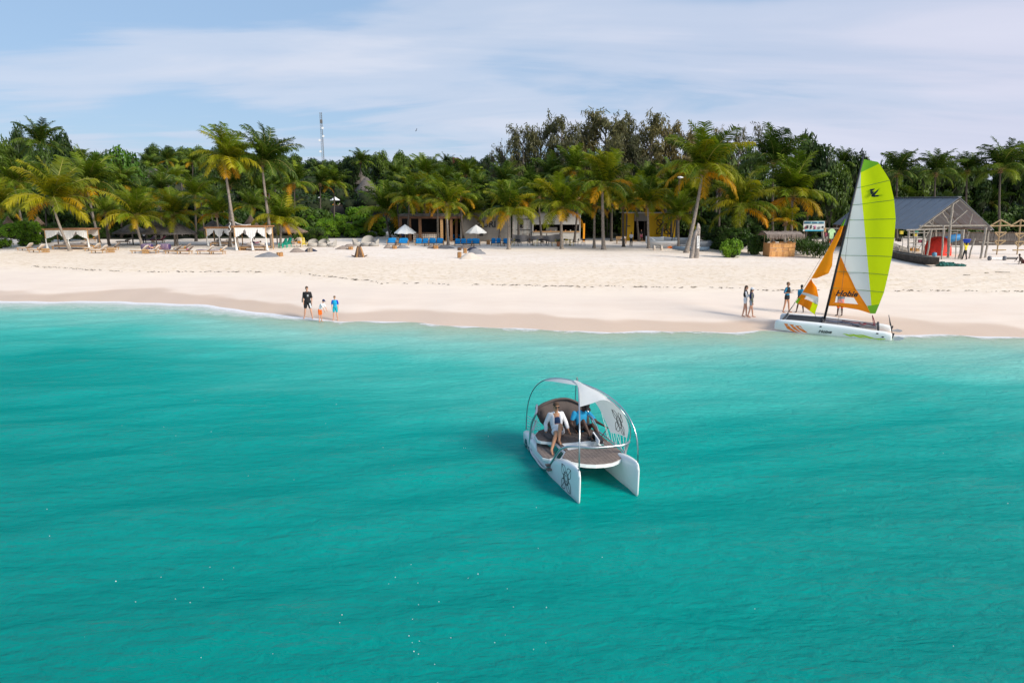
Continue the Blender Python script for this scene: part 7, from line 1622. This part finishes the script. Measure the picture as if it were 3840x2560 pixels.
figure_px(2947, 1172, 114, 'man in blue shirt, black open vest and short swim trunks walking toward the catamaran', 40, skin=SK_T, top=C_bl, bottom=C_blk, hair=H_LB, vest=C_blk, glasses=True, st=dict(step=.07, spread=.12, arm_l=(.35, .15, -1), arm_r=(.35, .15, -1), fore_l=(-.4, -.9, .1), fore_r=(-.4, -.9, .1)), look=(.2, -1, -.15), thigh_k=.2, build=1.05, top_hem=.0)
figure_px(2999, 1172, 104, 'man in blue T-shirt and dark shorts partly hidden behind the orange jib', 170, skin=SK_D, top=C_bl, bottom=C_dk, hair=H_BK, st=dict(spread=.12), build=1.0)
t = figure_px(3148, 1185, 112, 'person in dark top and orange sunset-pattern shorts standing behind the mainsail', 180, skin=SK_D, top=clothm('grey_blue_shirt', (.10, .13, .18)), bottom=C_or, hair=H_BK, st=dict(spread=.05), build=1.1, thigh_k=.85)
figure_px(2366, 924, 53, 'waiter in white shirt and black trousers standing before the yellow building', 0, skin=SK_D, top=C_wh, bottom=C_dk, hair=H_BK, long_legs=True, st=dict(spread=.03), vox=.024)
p = gp(2404, 916); p[1] = 98.; person('person in black top and pink shorts standing in the doorway of the yellow building', onground(Yp(2404, 900, 98.)[0], 98.), 0, stance(.95), .95, skin=SK_L, top=C_blk, bottom=clothm('pink_shorts', (.5, .12, .2)), hair=H_BR, vox=.024)
def seated(S=1., knee=.45, lean=-.05):
    V = lambda x, y, z: Vector((x, y, z)); J = {'pelvis': V(0, 0, .48), 'chest': V(0, lean, .80), 'neck': V(0, lean*1.5, 1.0), 'head': V(0, lean*1.6-.02, 1.17)}
    for s, k in ((1, 'l'), (-1, 'r')):
        J['sh'+k] = J['neck']+V(s*.175, 0, -.045); J['el'+k] = J['sh'+k]+V(s*.05, -.10, -.26); J['wr'+k] = J['el'+k]+V(-s*.05, -.22, -.06); J['hip'+k] = V(s*.09, 0, .46); J['kn'+k] = V(s*.11, -.42, .50); J['an'+k] = V(s*.10, -.46, .08); J['toe'+k] = V(s*.11, -.62, .03)
    return {k: v*S for k, v in J.items()}
person('person in white shirt sitting bent over by the dark palm left of the yellow building', gp(2329, 914), R(30), seated(1., lean=-.3), 1., skin=SK_D, top=C_wh, bottom=C_dk, hair=H_BK, long_legs=True, vox=.024, look=(0, -1, -.6))
p = gp(3840, 990); J = seated(1., lean=-.42)
for k in J: J[k] = J[k]-Vector((0, 0, .34)) if k[:2] not in ('an', 'to') else J[k]
J['knl'].z = J['knr'].z = .50; person('bare-backed dark person sitting hunched on the sand at the right edge', p+np.array([-.05, 0, 0]), R(-70), J, 1., skin=SK_D, bottom=clothm('maroon_shorts', (.08, .02, .02)), hair=H_BK, vox=.02, look=(0, -1, -.5))
t = figure_px(3616, 974, 63, 'person in yellow and black carrying a blue tub on the head near the shed', 200, skin=SK_D, top=C_ye, bottom=C_dk, hair=H_BK, long_legs=True, st=dict(step=.1, arm_l=(.4, 0, 1), arm_r=(.4, 0, 1), fore_l=(-.4, 0, 1), fore_r=(-.4, 0, 1)), vox=.024)
tp = thing('blue_tub', 'blue plastic tub carried on the head of the person in yellow', 'tub', (t.location.x, t.location.y, t.location.z+1.74*63/ppm(t.location.y, 1)/1.72)); f = MB(); f.lathe([(.26, 0), (.33, .30), (.36, .30), (.34, .33), (.28, .33)], 14); f.build('tub', clothm('blue_plastic', (.015, .07, .50)), tp, True)
person('waiter in white shirt standing in the shade behind the thatched parasols', gp(543, 912), 0, stance(1.), 1., skin=SK_D, top=C_wh, bottom=C_dk, hair=H_BK, long_legs=True, vox=.024)
person('person in dark blue clothes standing under the left white parasol', gp(1512, 914), R(180), stance(1.), 1., skin=SK_D, top=C_nav, bottom=C_dk, hair=H_BK, long_legs=True, vox=.024)
# sunbathers: knees up on the crowded lounger, one lying in the right cabana
def lying(S, kneeup):
    V = lambda x, y, z: Vector((x, y, z)); J = {'pelvis': V(0, 0, .1), 'chest': V(0, .32, .14), 'neck': V(0, .52, .20), 'head': V(0, .70, .26)}
    for s, k in ((1, 'l'), (-1, 'r')):
        J['sh'+k] = V(s*.175, .48, .16); J['el'+k] = V(s*.25, .22, .12); J['wr'+k] = V(s*.15, .0, .2); J['hip'+k] = V(s*.09, 0, .1); J['kn'+k] = V(s*.13, -.33, .10+kneeup); J['an'+k] = V(s*.12, -.45-.3*(kneeup < .1), .08); J['toe'+k] = V(s*.12, -.62-.3*(kneeup < .1), .06)
    return {k: v*S for k, v in J.items()}
p = gp(585, 948); person('sunbather with raised knees between the striped towels', p+np.array([0, .0, .42]), R(90), lying(1., .36), 1., skin=SK_L, bottom=C_nav, hair=H_BR, vox=.022, look=(0, -.5, 1), thigh_k=.2)
p = gp(945, 934); person('person lying on the bed of the bright white-curtained cabana', p+np.array([0, 1.0, .58]), R(-90), lying(1., .2), 1., skin=SK_L, top=clothm('pink_top', (.45, .18, .25)), bottom=C_nav, hair=H_BR, vox=.022, look=(0, -.5, 1))
# ---- the two people on the near catamaran (joints in the boat's own frame) ----
def V3(*a): return Vector(a)
J = dict(pelvis=V3(.24, -.74, .70), chest=V3(.22, -.90, .95), neck=V3(.21, -.97, 1.15), head=V3(.21, -.94, 1.31), shr=V3(.385, -.96, 1.10), shl=V3(.045, -.96, 1.10), elr=V3(.50, -.93, .87), wrr=V3(.53, -.80, .665), ell=V3(-.06, -.93, .87), wrl=V3(-.06, -.72, .71),
    hipr=V3(.32, -.70, .70), hipl=V3(.15, -.70, .70), knr=V3(.43, -.32, .80), knl=V3(.31, -.36, 1.00), anr=V3(.66, -.03, .49), anl=V3(.42, -.14, .68), toer=V3(.69, .13, .44), toel=V3(.44, .02, .645))
sw = clothm('navy_swimsuit', (.012, .035, .10))
w = person('smiling woman in sunglasses and open white shirt seated at left on the round-decked catamaran', EF.O, EF.a, J, 1., skin=skinmat('sunny_skin', (.50, .25, .14)), top=None, bottom=None, hair=H_BR, glasses=True, vox=.010, look=(.0, 1, -.12), build=.95)
m = MB(); T = None
p_, c_, n_ = J['pelvis'], J['chest'], J['neck']; up = (n_-p_).normalized(); rt = Vector((-1, 0, 0)); fw = up.cross(rt); fw = fw if fw.y > 0 else -fw; TM = Matrix((rt, fw, up)).transposed()
m.ell(c_-up*.02, (.150, .114, .17), TM, 14, 9); m.ell(p_, (.155, .112, .12), TM, 14, 9); inst('swimsuit', remesh(m, .011, 'swimsuit', sw), w)
m = MB()
for s, k in ((1, 'r'), (-1, 'l')):
    cap(m, J['sh'+k], J['el'+k], .060, .054); cap(m, J['el'+k], J['el'+k].lerp(J['wr'+k], .72), .053, .044)
    m.ell(c_+Vector((s*.105, -.012, .0)), (.068, .118, .20), TM, 12, 9); m.ell(n_+Vector((s*.10, -.01, -.05)), (.085, .072, .05), TM, 10, 8); m.ell(n_+Vector((s*.055, .02, -.01)), (.03, .05, .045), TM, 10, 8)
m.ell(c_.lerp(p_, .62), (.165, .122, .09), TM, 14, 9); m.ell(p_+fw*.03, (.178, .135, .10), TM, 14, 9)
cap(m, J['hipr'], J['hipr'].lerp(J['knr'], .40), .100, .088); cap(m, J['hipl'], J['hipl'].lerp(J['knl'], .30), .098, .090)
m.ell(c_-fw*.05, (.15, .08, .2), TM, 12, 9); inst('white_shirt', remesh(m, .011, 'white_shirt', C_wh, 3), w)
J = dict(pelvis=V3(-.46, -.80, .70), chest=V3(-.47, -.90, .95), neck=V3(-.50, -.90, 1.15), head=V3(-.56, -.82, 1.29), shr=V3(-.28, -.90, 1.10), shl=V3(-.69, -.86, 1.06), elr=V3(-.19, -.86, .84), wrr=V3(-.26, -.70, .66), ell=V3(-.82, -.68, .88), wrl=V3(-.97, -.45, .81),
    hipr=V3(-.37, -.76, .70), hipl=V3(-.55, -.76, .70), knr=V3(-.35, -.44, 1.02), knl=V3(-.60, -.42, .90), anr=V3(-.43, -.20, .70), anl=V3(-.68, -.14, .68), toer=V3(-.43, -.02, .655), toel=V3(-.70, .02, .64))
mn = person('man in bright blue T-shirt and black cap steering at right on the round-decked catamaran', EF.O, EF.a, J, 1., skin=SK_D, top=C_sky if False else clothm('bright_blue_t_shirt', (.008, .22, .42)), bottom=C_dk, hair=H_BK, hat=(C_blk, True), vox=.011, look=(-.25, .8, -.75), build=1.05, sleeves=.62, thigh_k=.45)
f = MB(); f.tube([(-.37, .02-.12, .68), (-.43, -.10, .715), (-.49, -.14, .68)], .022, 6); f.box((-.43, -.09, .635), (.10, .26, .025)); f.build('sandal', M_ink, mn)
